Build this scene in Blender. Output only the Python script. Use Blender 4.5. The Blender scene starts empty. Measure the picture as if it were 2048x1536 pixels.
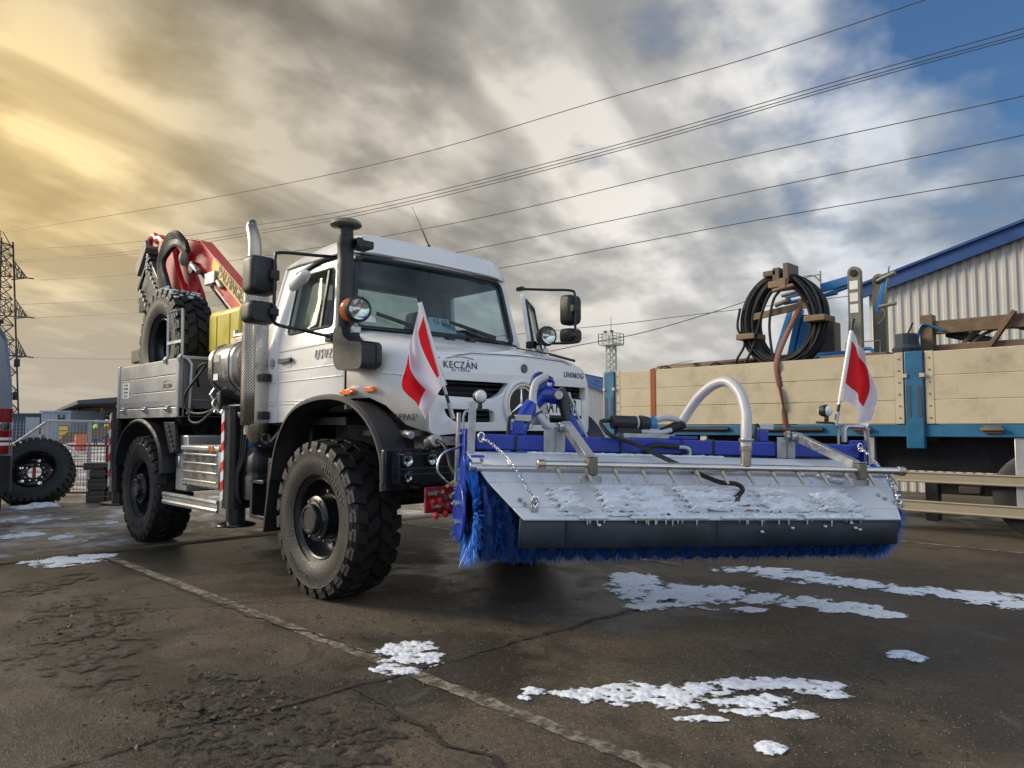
import bpy, bmesh, math, random
from mathutils import Vector, Matrix, geometry, noise
R = math.radians
rnd = random.Random(7)
scene = bpy.context.scene
COL = scene.collection

# ------------------------------------------------------------------ camera
CAM = Vector((5.0, -4.05, 1.28))
PITCH = R(3.4055); YAWB = R(44.792)
VIEW = Vector((-math.cos(YAWB), math.sin(YAWB) * 0.99998, 0)).normalized()
VIEW = Vector((-0.70966, 0.70454, 0)).normalized()
RIGHT = VIEW.cross(Vector((0, 0, 1)))
FWD = VIEW * math.cos(PITCH) + Vector((0, 0, 1)) * math.sin(PITCH)
UP = RIGHT.cross(FWD)
cam_data = bpy.data.cameras.new('camera')
cam = bpy.data.objects.new('camera', cam_data)
COL.objects.link(cam)
cam.matrix_world = Matrix(((RIGHT.x, UP.x, -FWD.x, CAM.x), (RIGHT.y, UP.y, -FWD.y, CAM.y), (RIGHT.z, UP.z, -FWD.z, CAM.z), (0, 0, 0, 1)))
cam_data.sensor_width = 36.0
cam_data.lens = 1462.0 / 2048.0 * 36.0
cam_data.clip_start = 0.05
cam_data.clip_end = 5000
scene.camera = cam

# ------------------------------------------------------------------ world, sun, exposure
SUN_EL = R(26)
_a = R(76)       # degrees left of the view direction
_h = VIEW * math.cos(_a) - RIGHT * math.sin(_a)
SUN = Vector((_h.x * math.cos(SUN_EL), _h.y * math.cos(SUN_EL), math.sin(SUN_EL)))
world = bpy.data.worlds.new('World')
scene.world = world
world.use_nodes = True
def build_world():
    nt = world.node_tree; N = nt.nodes; Lk = nt.links
    N.clear()
    def n(t, **k):
        x = N.new(t)
        for a, b in k.items(): setattr(x, a, b)
        return x
    def math_(op, a, b=None, c=None, clamp=False):
        x = n('ShaderNodeMath', operation=op, use_clamp=clamp)
        for i, val in enumerate((a, b, c)):
            if val is None: continue
            if isinstance(val, (int, float)): x.inputs[i].default_value = val
            else: Lk.new(val, x.inputs[i])
        return x.outputs[0]
    def ramp(fac, stops):
        x = n('ShaderNodeValToRGB')
        e = x.color_ramp.elements
        while len(e) < len(stops): e.new(0.5)
        for k, (p, c) in enumerate(stops):
            e[k].position = p
            e[k].color = (c, c, c, 1) if isinstance(c, (int, float)) else (*c, 1)
        Lk.new(fac, x.inputs[0])
        return x.outputs[0]
    def mix(fac, a, b, mode='MIX'):
        x = n('ShaderNodeMix', data_type='RGBA', blend_type=mode)
        for i, val in ((0, fac), (6, a), (7, b)):
            if isinstance(val, (int, float)): x.inputs[i].default_value = val
            elif isinstance(val, tuple): x.inputs[i].default_value = (*val, 1)
            else: Lk.new(val, x.inputs[i])
        return x.outputs[2]
    tc = n('ShaderNodeTexCoord')
    sep = n('ShaderNodeSeparateXYZ'); Lk.new(tc.outputs['Generated'], sep.inputs[0])
    sky = n('ShaderNodeTexSky', sky_type='NISHITA')
    sky.sun_disc = False
    sky.sun_elevation = SUN_EL
    sky.sun_rotation = math.atan2(SUN.x, SUN.y)
    sky.air_density = 1.4; sky.dust_density = 1.5; sky.ozone_density = 2.0
    # a cloud sheet: view directions laid onto a flat layer overhead, streaks run along one bearing
    zc = math_('MAXIMUM', sep.outputs[2], 0.0)
    den = math_('ADD', zc, 0.27)
    comb = n('ShaderNodeCombineXYZ')
    Lk.new(math_('DIVIDE', sep.outputs[0], den), comb.inputs[0])
    Lk.new(math_('DIVIDE', sep.outputs[1], den), comb.inputs[1])
    def layer(rot, sc, scale, detail, rough, dist, seed):
        r_ = n('ShaderNodeMapping'); r_.inputs['Rotation'].default_value = (0, 0, rot)
        Lk.new(comb.outputs[0], r_.inputs[0])
        m = n('ShaderNodeMapping'); m.inputs['Scale'].default_value = sc; m.inputs['Location'].default_value = seed
        Lk.new(r_.outputs[0], m.inputs[0])
        t = n('ShaderNodeTexNoise'); t.noise_dimensions = '3D'
        t.inputs['Scale'].default_value = scale; t.inputs['Detail'].default_value = detail
        t.inputs['Roughness'].default_value = rough; t.inputs['Distortion'].default_value = dist
        Lk.new(m.outputs[0], t.inputs[0])
        return t.outputs[0]
    streak = layer(STREAK_ROT, (0.72, 1.1, 1), 1.9, 8, 0.52, 0.20, (3.1, 1.7, 0))
    puff = layer(STREAK_ROT, (1.0, 1.05, 1), 4.2, 10, 0.50, 0.10, (8.3, 4.4, 2.0))
    dark = layer(STREAK_ROT, (0.75, 1.15, 1), 2.4, 9, 0.54, 0.2, (13.0, 2.1, 5.0))
    vein = layer(STREAK_ROT, (0.26, 0.9, 1), 1.75, 5, 0.5, 0.3, (5.2, 7.7, 1.0))
    base = math_('ADD', math_('MULTIPLY', streak, 0.50), math_('MULTIPLY', puff, 0.50))
    # direction towards the sun
    dot = n('ShaderNodeVectorMath', operation='DOT_PRODUCT')
    Lk.new(tc.outputs['Generated'], dot.inputs[0])
    g = Vector((GLOW.x, GLOW.y, GLOW.z)).normalized()
    dot.inputs[1].default_value = g
    sund = math_('MULTIPLY_ADD', dot.outputs['Value'], 0.5, 0.5)
    # cover: broken overhead away from the sun, closed towards it and down at the horizon
    cover = math_('ADD', base, math_('SUBTRACT', ramp(sund, [(0.0, 0.46), (0.45, 0.42), (0.62, 0.21), (0.72, 0.28), (0.82, 0.43), (1.0, 0.54)]), 0.30))
    low = math_('SUBTRACT', 1.0, math_('MULTIPLY', zc, 3.4), clamp=True)
    cover = math_('ADD', cover, math_('MULTIPLY', low, 0.16))
    mask = ramp(cover, [(0.43, 0.0), (0.60, 1.0)])
    lum = ramp(math_('ADD', math_('MULTIPLY', dark, 0.50), math_('MULTIPLY', puff, 0.50)), [(0.38, 0.08), (0.46, 0.42), (0.55, 1.0)])
    vn = math_('ABSOLUTE', math_('SUBTRACT', vein, 0.5))
    vn = ramp(vn, [(0.0, 0.40), (0.02, 0.52), (0.055, 1.0)])
    lum = math_('MULTIPLY', lum, vn)
    lum = math_('MULTIPLY', lum, ramp(zc, [(0.26, 1.0), (0.50, 0.80)]))
    lum = math_('MAXIMUM', lum, math_('MULTIPLY', low, 0.60))
    # sunward clouds glow warm, those across the sky are cooler, those opposite the sun are lit from the front
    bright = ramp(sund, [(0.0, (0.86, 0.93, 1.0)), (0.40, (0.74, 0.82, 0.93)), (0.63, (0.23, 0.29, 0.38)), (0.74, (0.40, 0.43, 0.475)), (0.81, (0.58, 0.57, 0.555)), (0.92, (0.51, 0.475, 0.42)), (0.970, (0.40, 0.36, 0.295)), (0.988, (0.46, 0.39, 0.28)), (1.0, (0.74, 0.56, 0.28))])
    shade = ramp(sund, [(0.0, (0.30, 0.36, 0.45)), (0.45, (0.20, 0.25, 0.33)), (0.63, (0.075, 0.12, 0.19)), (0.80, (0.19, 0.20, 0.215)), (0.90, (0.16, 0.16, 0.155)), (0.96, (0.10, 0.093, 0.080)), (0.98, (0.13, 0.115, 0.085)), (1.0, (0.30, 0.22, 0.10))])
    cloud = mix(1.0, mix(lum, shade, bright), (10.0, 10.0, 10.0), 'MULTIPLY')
    blue = mix(1.0, sky.outputs[0], (0.31, 0.46, 0.66), 'MULTIPLY')
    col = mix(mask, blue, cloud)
    # thin haze along the horizon
    hz = ramp(sep.outputs[2], [(0.0, 1.0), (0.22, 0.0)])
    hazec = mix(ramp(sund, [(0.55, 0.0), (0.95, 1.0)]), (2.7, 2.95, 3.3), (3.0, 2.65, 2.2))
    col = mix(math_('MULTIPLY', hz, 0.85), col, hazec)
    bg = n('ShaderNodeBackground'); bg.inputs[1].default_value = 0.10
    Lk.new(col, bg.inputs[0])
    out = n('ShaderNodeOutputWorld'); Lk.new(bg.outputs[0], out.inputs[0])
STREAK_ROT = R(-104)
_g = VIEW * math.cos(R(36)) - RIGHT * math.sin(R(36))
GLOW = Vector((_g.x * 0.955, _g.y * 0.955, 0.30))
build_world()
sun_data = bpy.data.lights.new('sun', 'SUN')
sun_data.energy = 2.6; sun_data.angle = R(26); sun_data.color = (1.0, 0.86, 0.66)
sun = bpy.data.objects.new('sun', sun_data)
COL.objects.link(sun)
sun.rotation_euler = (-SUN).to_track_quat('-Z', 'Y').to_euler()
sun.location = (-10, -5, 12)
vs = scene.view_settings
vs.view_transform = 'Standard'; vs.look = 'None'; vs.gamma = 1.0; vs.use_curve_mapping = False
vs.exposure = 0.72
scene.render.engine = 'CYCLES'
scene.cycles.max_bounces = 8
scene.cycles.transparent_max_bounces = 12
scene.cycles.use_denoising = True

# ------------------------------------------------------------------ materials
MATS = {}
def mat(name, col, rough=0.5, metal=0.0, var=0.12, vscale=6.0, bump=0.0, bscale=60.0, dirt=None, coat=0.0, rvar=0.12, spec=0.5, emit=None):
    m = bpy.data.materials.new(name); m.use_nodes = True
    nt = m.node_tree; N = nt.nodes; Lk = nt.links
    b = N['Principled BSDF']
    geo = N.new('ShaderNodeNewGeometry')
    t = N.new('ShaderNodeTexNoise'); t.inputs['Scale'].default_value = vscale; t.inputs['Detail'].default_value = 6; t.inputs['Roughness'].default_value = 0.6
    Lk.new(geo.outputs['Position'], t.inputs[0])
    mr = N.new('ShaderNodeMapRange'); mr.inputs[1].default_value = 0.3; mr.inputs[2].default_value = 0.7; mr.inputs[3].default_value = 1 - var; mr.inputs[4].default_value = 1 + var
    Lk.new(t.outputs[0], mr.inputs[0])
    mx = N.new('ShaderNodeMix'); mx.data_type = 'RGBA'; mx.blend_type = 'MULTIPLY'; mx.inputs[0].default_value = 1
    mx.inputs[6].default_value = (*col, 1); Lk.new(mr.outputs[0], mx.inputs[7])
    c = mx.outputs[2]
    if dirt:
        dc, amt, dsc = dirt
        t2 = N.new('ShaderNodeTexNoise'); t2.inputs['Scale'].default_value = dsc; t2.inputs['Detail'].default_value = 9; t2.inputs['Roughness'].default_value = 0.68
        Lk.new(geo.outputs['Position'], t2.inputs[0])
        r2 = N.new('ShaderNodeMapRange'); r2.inputs[1].default_value = 0.5; r2.inputs[2].default_value = 0.75; r2.inputs[3].default_value = 0; r2.inputs[4].default_value = amt
        Lk.new(t2.outputs[0], r2.inputs[0])
        m2 = N.new('ShaderNodeMix'); m2.data_type = 'RGBA'; m2.inputs[7].default_value = (*dc, 1)
        Lk.new(r2.outputs[0], m2.inputs[0]); Lk.new(c, m2.inputs[6]); c = m2.outputs[2]
    Lk.new(c, b.inputs['Base Color'])
    rr = N.new('ShaderNodeMapRange'); rr.inputs[1].default_value = 0.3; rr.inputs[2].default_value = 0.7
    rr.inputs[3].default_value = max(0.03, rough - rvar); rr.inputs[4].default_value = min(1, rough + rvar)
    Lk.new(t.outputs[0], rr.inputs[0]); Lk.new(rr.outputs[0], b.inputs['Roughness'])
    b.inputs['Metallic'].default_value = metal
    b.inputs['Coat Weight'].default_value = coat; b.inputs['Coat Roughness'].default_value = 0.08
    b.inputs['Specular IOR Level'].default_value = spec
    if bump:
        t3 = N.new('ShaderNodeTexNoise'); t3.inputs['Scale'].default_value = bscale; t3.inputs['Detail'].default_value = 4
        Lk.new(geo.outputs['Position'], t3.inputs[0])
        bp = N.new('ShaderNodeBump'); bp.inputs['Strength'].default_value = bump; bp.inputs['Distance'].default_value = 0.01
        Lk.new(t3.outputs[0], bp.inputs['Height']); Lk.new(bp.outputs[0], b.inputs['Normal'])
    if emit:
        b.inputs['Emission Color'].default_value = (*emit[:3], 1); b.inputs['Emission Strength'].default_value = emit[3]
    MATS[name] = m
    return m
DIRT = (0.10, 0.085, 0.065)
mat('badge_silver', (0.62, 0.62, 0.63), 0.25, 0.6, 0.05)
mat('dark_alu', (0.15, 0.15, 0.16), 0.45, 0.3, 0.12, 4, dirt=((0.08, 0.075, 0.07), 0.4, 3))
mat('white_paint', (0.77, 0.77, 0.76), 0.28, 0, 0.02, 3, dirt=((0.45, 0.42, 0.37), 0.16, 1.6), coat=0.5, rvar=0.05)
mat('black_plastic', (0.014, 0.015, 0.018), 0.44, 0, 0.2, 9, 0.25, 220, dirt=((0.06, 0.056, 0.052), 0.3, 3.0))
mat('black_steel', (0.008, 0.009, 0.011), 0.32, 0, 0.25, 6, dirt=((0.05, 0.046, 0.042), 0.25, 4.0))
mat('chassis', (0.010, 0.011, 0.014), 0.55, 0, 0.3, 5, 0.3, 40, dirt=((0.08, 0.07, 0.06), 0.5, 4.0))
mat('rubber', (0.010, 0.010, 0.011), 0.58, 0, 0.25, 7, 0.35, 90, dirt=((0.05, 0.046, 0.040), 0.30, 5.0))
mat('rubber_sidewall', (0.016, 0.0155, 0.0155), 0.5, 0, 0.25, 7, 0.3, 60, dirt=((0.062, 0.057, 0.051), 0.35, 4.0))
mat('rubber_text', (0.045, 0.041, 0.040), 0.6)
mat('hose_rubber', (0.011, 0.011, 0.013), 0.58, 0, 0.2, 8)
mat('galvanised', (0.42, 0.44, 0.46), 0.34, 0.85, 0.14, 14, 0.08, 50, dirt=((0.25, 0.24, 0.22), 0.4, 6))
mat('aluminium', (0.50, 0.50, 0.50), 0.42, 0.75, 0.08, 4, dirt=((0.26, 0.24, 0.21), 0.45, 3.0))
mat('bed_side', (0.36, 0.365, 0.37), 0.48, 0.35, 0.06, 3, dirt=((0.25, 0.23, 0.20), 0.5, 2.5))
mat('stainless', (0.55, 0.53, 0.50), 0.26, 0.95, 0.08, 5, dirt=((0.20, 0.18, 0.15), 0.45, 3.0))
mat('tank_alu', (0.36, 0.345, 0.32), 0.30, 0.9, 0.10, 3, dirt=((0.16, 0.14, 0.12), 0.55, 2.4))
mat('exhaust_steel', (0.42, 0.37, 0.30), 0.36, 0.9, 0.16, 5, dirt=((0.16, 0.12, 0.08), 0.5, 3))
mat('blue_paint', (0.010, 0.040, 0.36), 0.33, 0, 0.10, 5, dirt=((0.05, 0.06, 0.12), 0.35, 4), coat=0.25)
mat('bristle', (0.014, 0.11, 0.44), 0.38, 0, 0.35, 30)  # bristle blue darkened: shading along the brush put into the colour
mat('bristle_core', (0.006, 0.035, 0.15), 0.6, 0, 0.35, 30)  # same bristles, darker still for the shade deep inside the brush
mat('bristle_end', (0.045, 0.24, 0.72), 0.35, 0, 0.3, 40)  # same bristles in a lighter tone, for the unshaded end ring
mat('red_paint', (0.52, 0.008, 0.016), 0.38, 0, 0.08, 5, dirt=((0.20, 0.02, 0.025), 0.35, 3), coat=0.1)
mat('yellow_plastic', (0.52, 0.44, 0.015), 0.42, 0, 0.10, 4, dirt=((0.25, 0.20, 0.03), 0.4, 3))
mat('yellow_print', (0.78, 0.50, 0.02), 0.4)
mat('red_print', (0.62, 0.02, 0.02), 0.38)
mat('white_print', (0.78, 0.78, 0.76), 0.38)
mat('black_print', (0.012, 0.012, 0.013), 0.4)
mat('grey_print', (0.10, 0.11, 0.13), 0.4)
mat('chrome', (0.80, 0.80, 0.80), 0.12, 1.0, 0.03)
mat('reflector', (0.85, 0.85, 0.86), 0.10, 1.0, 0.15, 60)
mat('lens_white', (0.74, 0.74, 0.72), 0.30, 0, 0.03)
mat('amber', (0.80, 0.17, 0.010), 0.22, 0, 0.12, 60, coat=0.5)
mat('tail_red', (0.22, 0.006, 0.010), 0.20, 0, 0.15, 40, coat=0.5)
mat('interior', (0.045, 0.055, 0.065), 0.75, 0, 0.15, 6)
mat('interior_light', (0.13, 0.15, 0.17), 0.8, 0, 0.1, 6)
mat('seat_cloth', (0.035, 0.045, 0.055), 0.85, 0, 0.2, 30)
mat('hood_alu', (0.62, 0.64, 0.68), 0.44, 0.08, 0.06, 5, 0.05, 200, dirt=((0.32, 0.32, 0.33), 0.45, 5))
mat('flap', (0.026, 0.036, 0.052), 0.62, 0, 0.25, 4, 0.15, 8, dirt=((0.06, 0.07, 0.08), 0.5, 3))
mat('hose_white', (0.52, 0.51, 0.53), 0.40, 0, 0.06, 12)
mat('red_tag', (0.35, 0.02, 0.03), 0.3, 0, 0.2, 20)
mat('cream_board', (0.50, 0.43, 0.30), 0.50, 0, 0.08, 2.4, 0.05, 10, dirt=((0.20, 0.165, 0.115), 0.55, 3.6))
mat('cream_dirty', (0.30, 0.26, 0.185), 0.6, 0, 0.12, 3, dirt=((0.13, 0.105, 0.075), 0.6, 3.0))
mat('trailer_blue', (0.018, 0.125, 0.245), 0.42, 0, 0.15, 4, dirt=((0.05, 0.07, 0.08), 0.55, 3))
mat('bright_blue', (0.03, 0.20, 0.50), 0.4, 0, 0.12, 5, dirt=((0.08, 0.12, 0.16), 0.5, 3))
mat('rust_brown', (0.15, 0.115, 0.085), 0.7, 0.2, 0.25, 6, 0.2, 40, dirt=((0.07, 0.05, 0.04), 0.6, 4))
mat('brass_wood', (0.20, 0.135, 0.070), 0.6, 0, 0.25, 8, 0.2, 50)
mat('old_wood', (0.16, 0.105, 0.065), 0.8, 0, 0.35, 10, 0.4, 30, dirt=((0.06, 0.04, 0.03), 0.6, 6))
mat('olive_plate', (0.17, 0.165, 0.125), 0.55, 0.2, 0.15, 6, dirt=((0.08, 0.07, 0.06), 0.5, 4))
mat('strap_orange', (0.30, 0.075, 0.018), 0.75, 0, 0.15, 20)
mat('strap_brown', (0.19, 0.085, 0.055), 0.8, 0, 0.2, 20)
mat('hall_wall', (0.50, 0.485, 0.45), 0.55, 0, 0.05, 1.2, dirt=((0.36, 0.33, 0.28), 0.4, 0.9))
mat('hall_roof', (0.012, 0.055, 0.20), 0.45, 0, 0.10, 2)
mat('hall_roof_faded', (0.07, 0.13, 0.27), 0.5, 0, 0.10, 1)
mat('pylon_steel', (0.045, 0.043, 0.042), 0.6, 0.4, 0.2, 1)
mat('wire', (0.10, 0.095, 0.09), 0.5, 0.4)
mat('mast_paint', (0.34, 0.37, 0.33), 0.6, 0.2, 0.1, 1)
mat('van_paint', (0.17, 0.20, 0.26), 0.30, 0.4, 0.06, 3, coat=0.6)
mat('fence_steel', (0.36, 0.37, 0.39), 0.45, 0.6, 0.1, 5)
mat('barrier_red', (0.22, 0.016, 0.025), 0.45, 0, 0.2, 5)
mat('container_dark', (0.035, 0.055, 0.085), 0.6, 0, 0.15, 0.7)
mat('container_grey', (0.26, 0.30, 0.34), 0.6, 0, 0.1, 0.7)
mat('canopy_dark', (0.055, 0.058, 0.065), 0.7, 0, 0.2, 0.5)
mat('hi_vis', (0.42, 0.80, 0.015), 0.6)
mat('dark_cloth', (0.03, 0.035, 0.05), 0.9)
mat('skin', (0.50, 0.30, 0.22), 0.55)
mat('brick_red', (0.22, 0.085, 0.05), 0.8, 0, 0.2, 3)
mat('orange_thing', (0.60, 0.13, 0.05), 0.5)
mat('dark_wood_block', (0.075, 0.060, 0.052), 0.8, 0, 0.3, 7, 0.3, 30)

def glass_mat(name, tint, refl=0.08):
    m = bpy.data.materials.new(name); m.use_nodes = True
    nt = m.node_tree; N = nt.nodes; Lk = nt.links; N.clear()
    tr = N.new('ShaderNodeBsdfTransparent'); tr.inputs[0].default_value = (*tint, 1)
    gl = N.new('ShaderNodeBsdfGlossy'); gl.inputs['Roughness'].default_value = 0.02
    fr = N.new('ShaderNodeLayerWeight'); fr.inputs[0].default_value = 0.5
    pw_ = N.new('ShaderNodeMath'); pw_.operation = 'POWER'; pw_.inputs[1].default_value = 4.0; Lk.new(fr.outputs['Facing'], pw_.inputs[0])
    ad = N.new('ShaderNodeMath'); ad.operation = 'MULTIPLY_ADD'; ad.inputs[1].default_value = 0.45; ad.inputs[2].default_value = refl; ad.use_clamp = True
    Lk.new(pw_.outputs[0], ad.inputs[0])
    mx = N.new('ShaderNodeMixShader'); Lk.new(ad.outputs[0], mx.inputs[0]); Lk.new(tr.outputs[0], mx.inputs[1]); Lk.new(gl.outputs[0], mx.inputs[2])
    o = N.new('ShaderNodeOutputMaterial'); Lk.new(mx.outputs[0], o.inputs[0])
    MATS[name] = m
    return m
glass_mat('windscreen_glass', (0.64, 0.75, 0.80), 0.025)
glass_mat('side_glass', (0.84, 0.90, 0.86), 0.03)

# ------------------------------------------------------------------ mesh helpers
def empty(name, loc=(0, 0, 0), mtx=None):
    o = bpy.data.objects.new(name, None); COL.objects.link(o)
    o.empty_display_size = 0.2
    if mtx is not None: o.matrix_world = mtx
    else: o.location = loc
    return o
def tag(o, label=None, cat=None, group=None, kind=None):
    if label: o['label'] = label
    if cat: o['category'] = cat
    if group: o['group'] = group
    if kind: o['kind'] = kind
    return o
def basis(d):
    d = Vector(d).normalized()
    a = Vector((0, 0, 1)) if abs(d.z) < 0.9 else Vector((1, 0, 0))
    u = d.cross(a).normalized(); w = d.cross(u).normalized()
    return u, w
class MB:
    def __init__(s): s.v = []; s.f = []
    def add(s, vs_, fs):
        k = len(s.v); s.v += [Vector(p) for p in vs_]; s.f += [tuple(i + k for i in f) for f in fs]; return s
    def box(s, lo, hi):
        x0, y0, z0 = lo; x1, y1, z1 = hi
        return s.add([(x0, y0, z0), (x1, y0, z0), (x1, y1, z0), (x0, y1, z0), (x0, y0, z1), (x1, y0, z1), (x1, y1, z1), (x0, y1, z1)],
                     [(0, 3, 2, 1), (4, 5, 6, 7), (0, 1, 5, 4), (1, 2, 6, 5), (2, 3, 7, 6), (3, 0, 4, 7)])
    def bar(s, p0, p1, w, h, upv=(0, 0, 1)):
        p0 = Vector(p0); p1 = Vector(p1); d = (p1 - p0).normalized(); upv = Vector(upv)
        if abs(d.dot(upv.normalized())) > 0.98: upv = Vector((1, 0, 0)) if abs(d.x) < 0.9 else Vector((0, 1, 0))
        sd = d.cross(upv).normalized() * (w / 2); u = sd.cross(d).normalized() * (h / 2)
        q = [p - sd * a + u * b for p in (p0, p1) for a, b in ((1, -1), (-1, -1), (-1, 1), (1, 1))]
        return s.add(q, [(0, 3, 2, 1), (4, 5, 6, 7), (0, 1, 5, 4), (1, 2, 6, 5), (2, 3, 7, 6), (3, 0, 4, 7)][::1])
    def cyl(s, p0, p1, r0, r1=None, seg=16, caps=True):
        r1 = r0 if r1 is None else r1
        p0 = Vector(p0); p1 = Vector(p1); u, w = basis(p1 - p0)
        q = []
        for p, r in ((p0, r0), (p1, r1)):
            for i in range(seg):
                a = 2 * math.pi * i / seg; q.append(p + u * (math.cos(a) * r) + w * (math.sin(a) * r))
        f = [(i, (i + 1) % seg, seg + (i + 1) % seg, seg + i) for i in range(seg)]
        if caps: f += [tuple(range(seg - 1, -1, -1)), tuple(range(seg, 2 * seg))]
        return s.add(q, f)
    def tube(s, pts, r, seg=8, closed=False, caps=True, smooth=0):
        pts = [Vector(p) for p in pts]
        if smooth: pts = spline(pts, smooth, closed)
        n = len(pts); rings = []; prev = None
        for i, p in enumerate(pts):
            a = pts[(i - 1) % n] if (closed or i > 0) else p
            b = pts[(i + 1) % n] if (closed or i < n - 1) else p
            d = (b - a).normalized()
            if prev is None: u, w = basis(d)
            else:
                u = prev - d * prev.dot(d)
                u = u.normalized() if u.length > 1e-6 else basis(d)[0]
            w = d.cross(u); prev = u
            rr = r(i / max(1, n - 1)) if callable(r) else r
            rings.append([p + u * (math.cos(2 * math.pi * k / seg) * rr) + w * (math.sin(2 * math.pi * k / seg) * rr) for k in range(seg)])
        q = [p for ring in rings for p in ring]; f = []
        for i in range(n if closed else n - 1):
            j = (i + 1) % n
            for k in range(seg):
                l = (k + 1) % seg; f.append((i * seg + k, i * seg + l, j * seg + l, j * seg + k))
        if caps and not closed: f += [tuple(range(seg - 1, -1, -1)), tuple(range((n - 1) * seg, n * seg))]
        return s.add(q, f)
    def lathe(s, prof, o, ax, seg=32, closed=False):
        o = Vector(o); ax = Vector(ax).normalized(); u, w = basis(ax); q = []; n = len(prof)
        for r, t in prof:
            for i in range(seg):
                a = 2 * math.pi * i / seg; q.append(o + ax * t + (u * math.cos(a) + w * math.sin(a)) * r)
        f = []
        for i in range(n if closed else n - 1):
            j = (i + 1) % n
            for k in range(seg):
                l = (k + 1) % seg; f.append((i * seg + k, i * seg + l, j * seg + l, j * seg + k))
        return s.add(q, f)
    def ball(s, c, r, seg=16, rings=10):
        c = Vector(c); r = Vector((r, r, r)) if isinstance(r, (int, float)) else Vector(r)
        q = [c + Vector((0, 0, r.z))]
        for i in range(1, rings):
            a = math.pi * i / rings
            for k in range(seg):
                b = 2 * math.pi * k / seg
                q.append(c + Vector((math.sin(a) * math.cos(b) * r.x, math.sin(a) * math.sin(b) * r.y, math.cos(a) * r.z)))
        q.append(c - Vector((0, 0, r.z))); f = []
        for k in range(seg):
            l = (k + 1) % seg
            f.append((0, 1 + k, 1 + l)); e = 1 + (rings - 2) * seg; f.append((len(q) - 1, e + l, e + k))
            for i in range(rings - 2): f.append((1 + i * seg + k, 1 + (i + 1) * seg + k, 1 + (i + 1) * seg + l, 1 + i * seg + l))
        return s.add(q, f)
    def prism(s, poly, fm, t0, t1):
        # poly in 2-D; fm(u, v, t) gives the point
        n = len(poly)
        q = [fm(u, v_, t0) for u, v_ in poly] + [fm(u, v_, t1) for u, v_ in poly]
        tris = geometry.tessellate_polygon([[Vector((u, v_, 0)) for u, v_ in poly]])
        f = [tuple(t) for t in tris] + [tuple(i + n for i in reversed(t)) for t in tris]
        f += [(i, (i + 1) % n, n + (i + 1) % n, n + i) for i in range(n)]
        return s.add(q, f)
    def loft(s, secs, closed=True, caps=True):
        n = len(secs[0]); q = [p for sec in secs for p in sec]; f = []
        for i in range(len(secs) - 1):
            for k in range(n if closed else n - 1):
                l = (k + 1) % n; f.append((i * n + k, i * n + l, (i + 1) * n + l, (i + 1) * n + k))
        if caps and closed: f += [tuple(range(n - 1, -1, -1)), tuple(range((len(secs) - 1) * n, len(secs) * n))]
        return s.add(q, f)
    def xform(s, m, start=0):
        for i in range(start, len(s.v)): s.v[i] = m @ s.v[i]
        return s
    def mesh(s, name, material, angle=32):
        me = bpy.data.meshes.new(name)
        me.from_pydata([tuple(p) for p in s.v], [], s.f); me.validate(clean_customdata=False)
        bm = bmesh.new(); bm.from_mesh(me); bmesh.ops.recalc_face_normals(bm, faces=bm.faces); bm.to_mesh(me); bm.free()
        me.materials.append(MATS[material] if isinstance(material, str) else material)
        shade(me, angle)
        return me
    def build(s, name, material, parent=None, bevel=0, angle=32, segs=2):
        o = bpy.data.objects.new(name, s.mesh(name, material, angle)); COL.objects.link(o)
        if parent is not None: o.parent = parent
        if bevel:
            md = o.modifiers.new('bevel', 'BEVEL'); md.width = bevel; md.segments = segs; md.limit_method = 'ANGLE'; md.angle_limit = R(35)
            md.harden_normals = False
        return o
def shade(me, angle=32):
    me.polygons.foreach_set('use_smooth', [True] * len(me.polygons))
    me.set_sharp_from_angle(angle=R(angle))
    me.update()
def spline(pts, k, closed=False):
    n = len(pts); out = []
    rng = range(n if closed else n - 1)
    for i in rng:
        p1 = pts[i]; p2 = pts[(i + 1) % n]
        p0 = pts[(i - 1) % n] if (closed or i > 0) else p1 * 2 - p2
        p3 = pts[(i + 2) % n] if (closed or i < n - 2) else p2 * 2 - p1
        for j in range(k):
            t = j / k
            out.append(0.5 * ((2 * p1) + (p2 - p0) * t + (2 * p0 - 5 * p1 + 4 * p2 - p3) * t * t + (3 * p1 - p0 - 3 * p2 + p3) * t ** 3))
    if not closed: out.append(pts[-1].copy())
    return out
def rrect(u0, v0, u1, v1, r, n=4):
    o = []
    for cx, cy, a0 in ((u1 - r, v1 - r, 0), (u0 + r, v1 - r, 90), (u0 + r, v0 + r, 180), (u1 - r, v0 + r, 270)):
        for i in range(n + 1):
            a = R(a0 + 90 * i / n); o.append((cx + r * math.cos(a), cy + r * math.sin(a)))
    return o
def round_poly(poly, r, n=3):
    out = []; m = len(poly)
    for i in range(m):
        p = Vector(poly[i]).to_2d() if not isinstance(poly[i], Vector) else poly[i]
        a = Vector(poly[i - 1]).to_2d(); b = Vector(poly[(i + 1) % m]).to_2d()
        da = (a - p); db = (b - p); rr = min(r, da.length * 0.45, db.length * 0.45)
        pa = p + da.normalized() * rr; pb = p + db.normalized() * rr
        for k in range(n + 1):
            t = k / n; out.append(tuple(pa * (1 - t) ** 2 + p * 2 * t * (1 - t) + pb * t * t))
    return out
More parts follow.
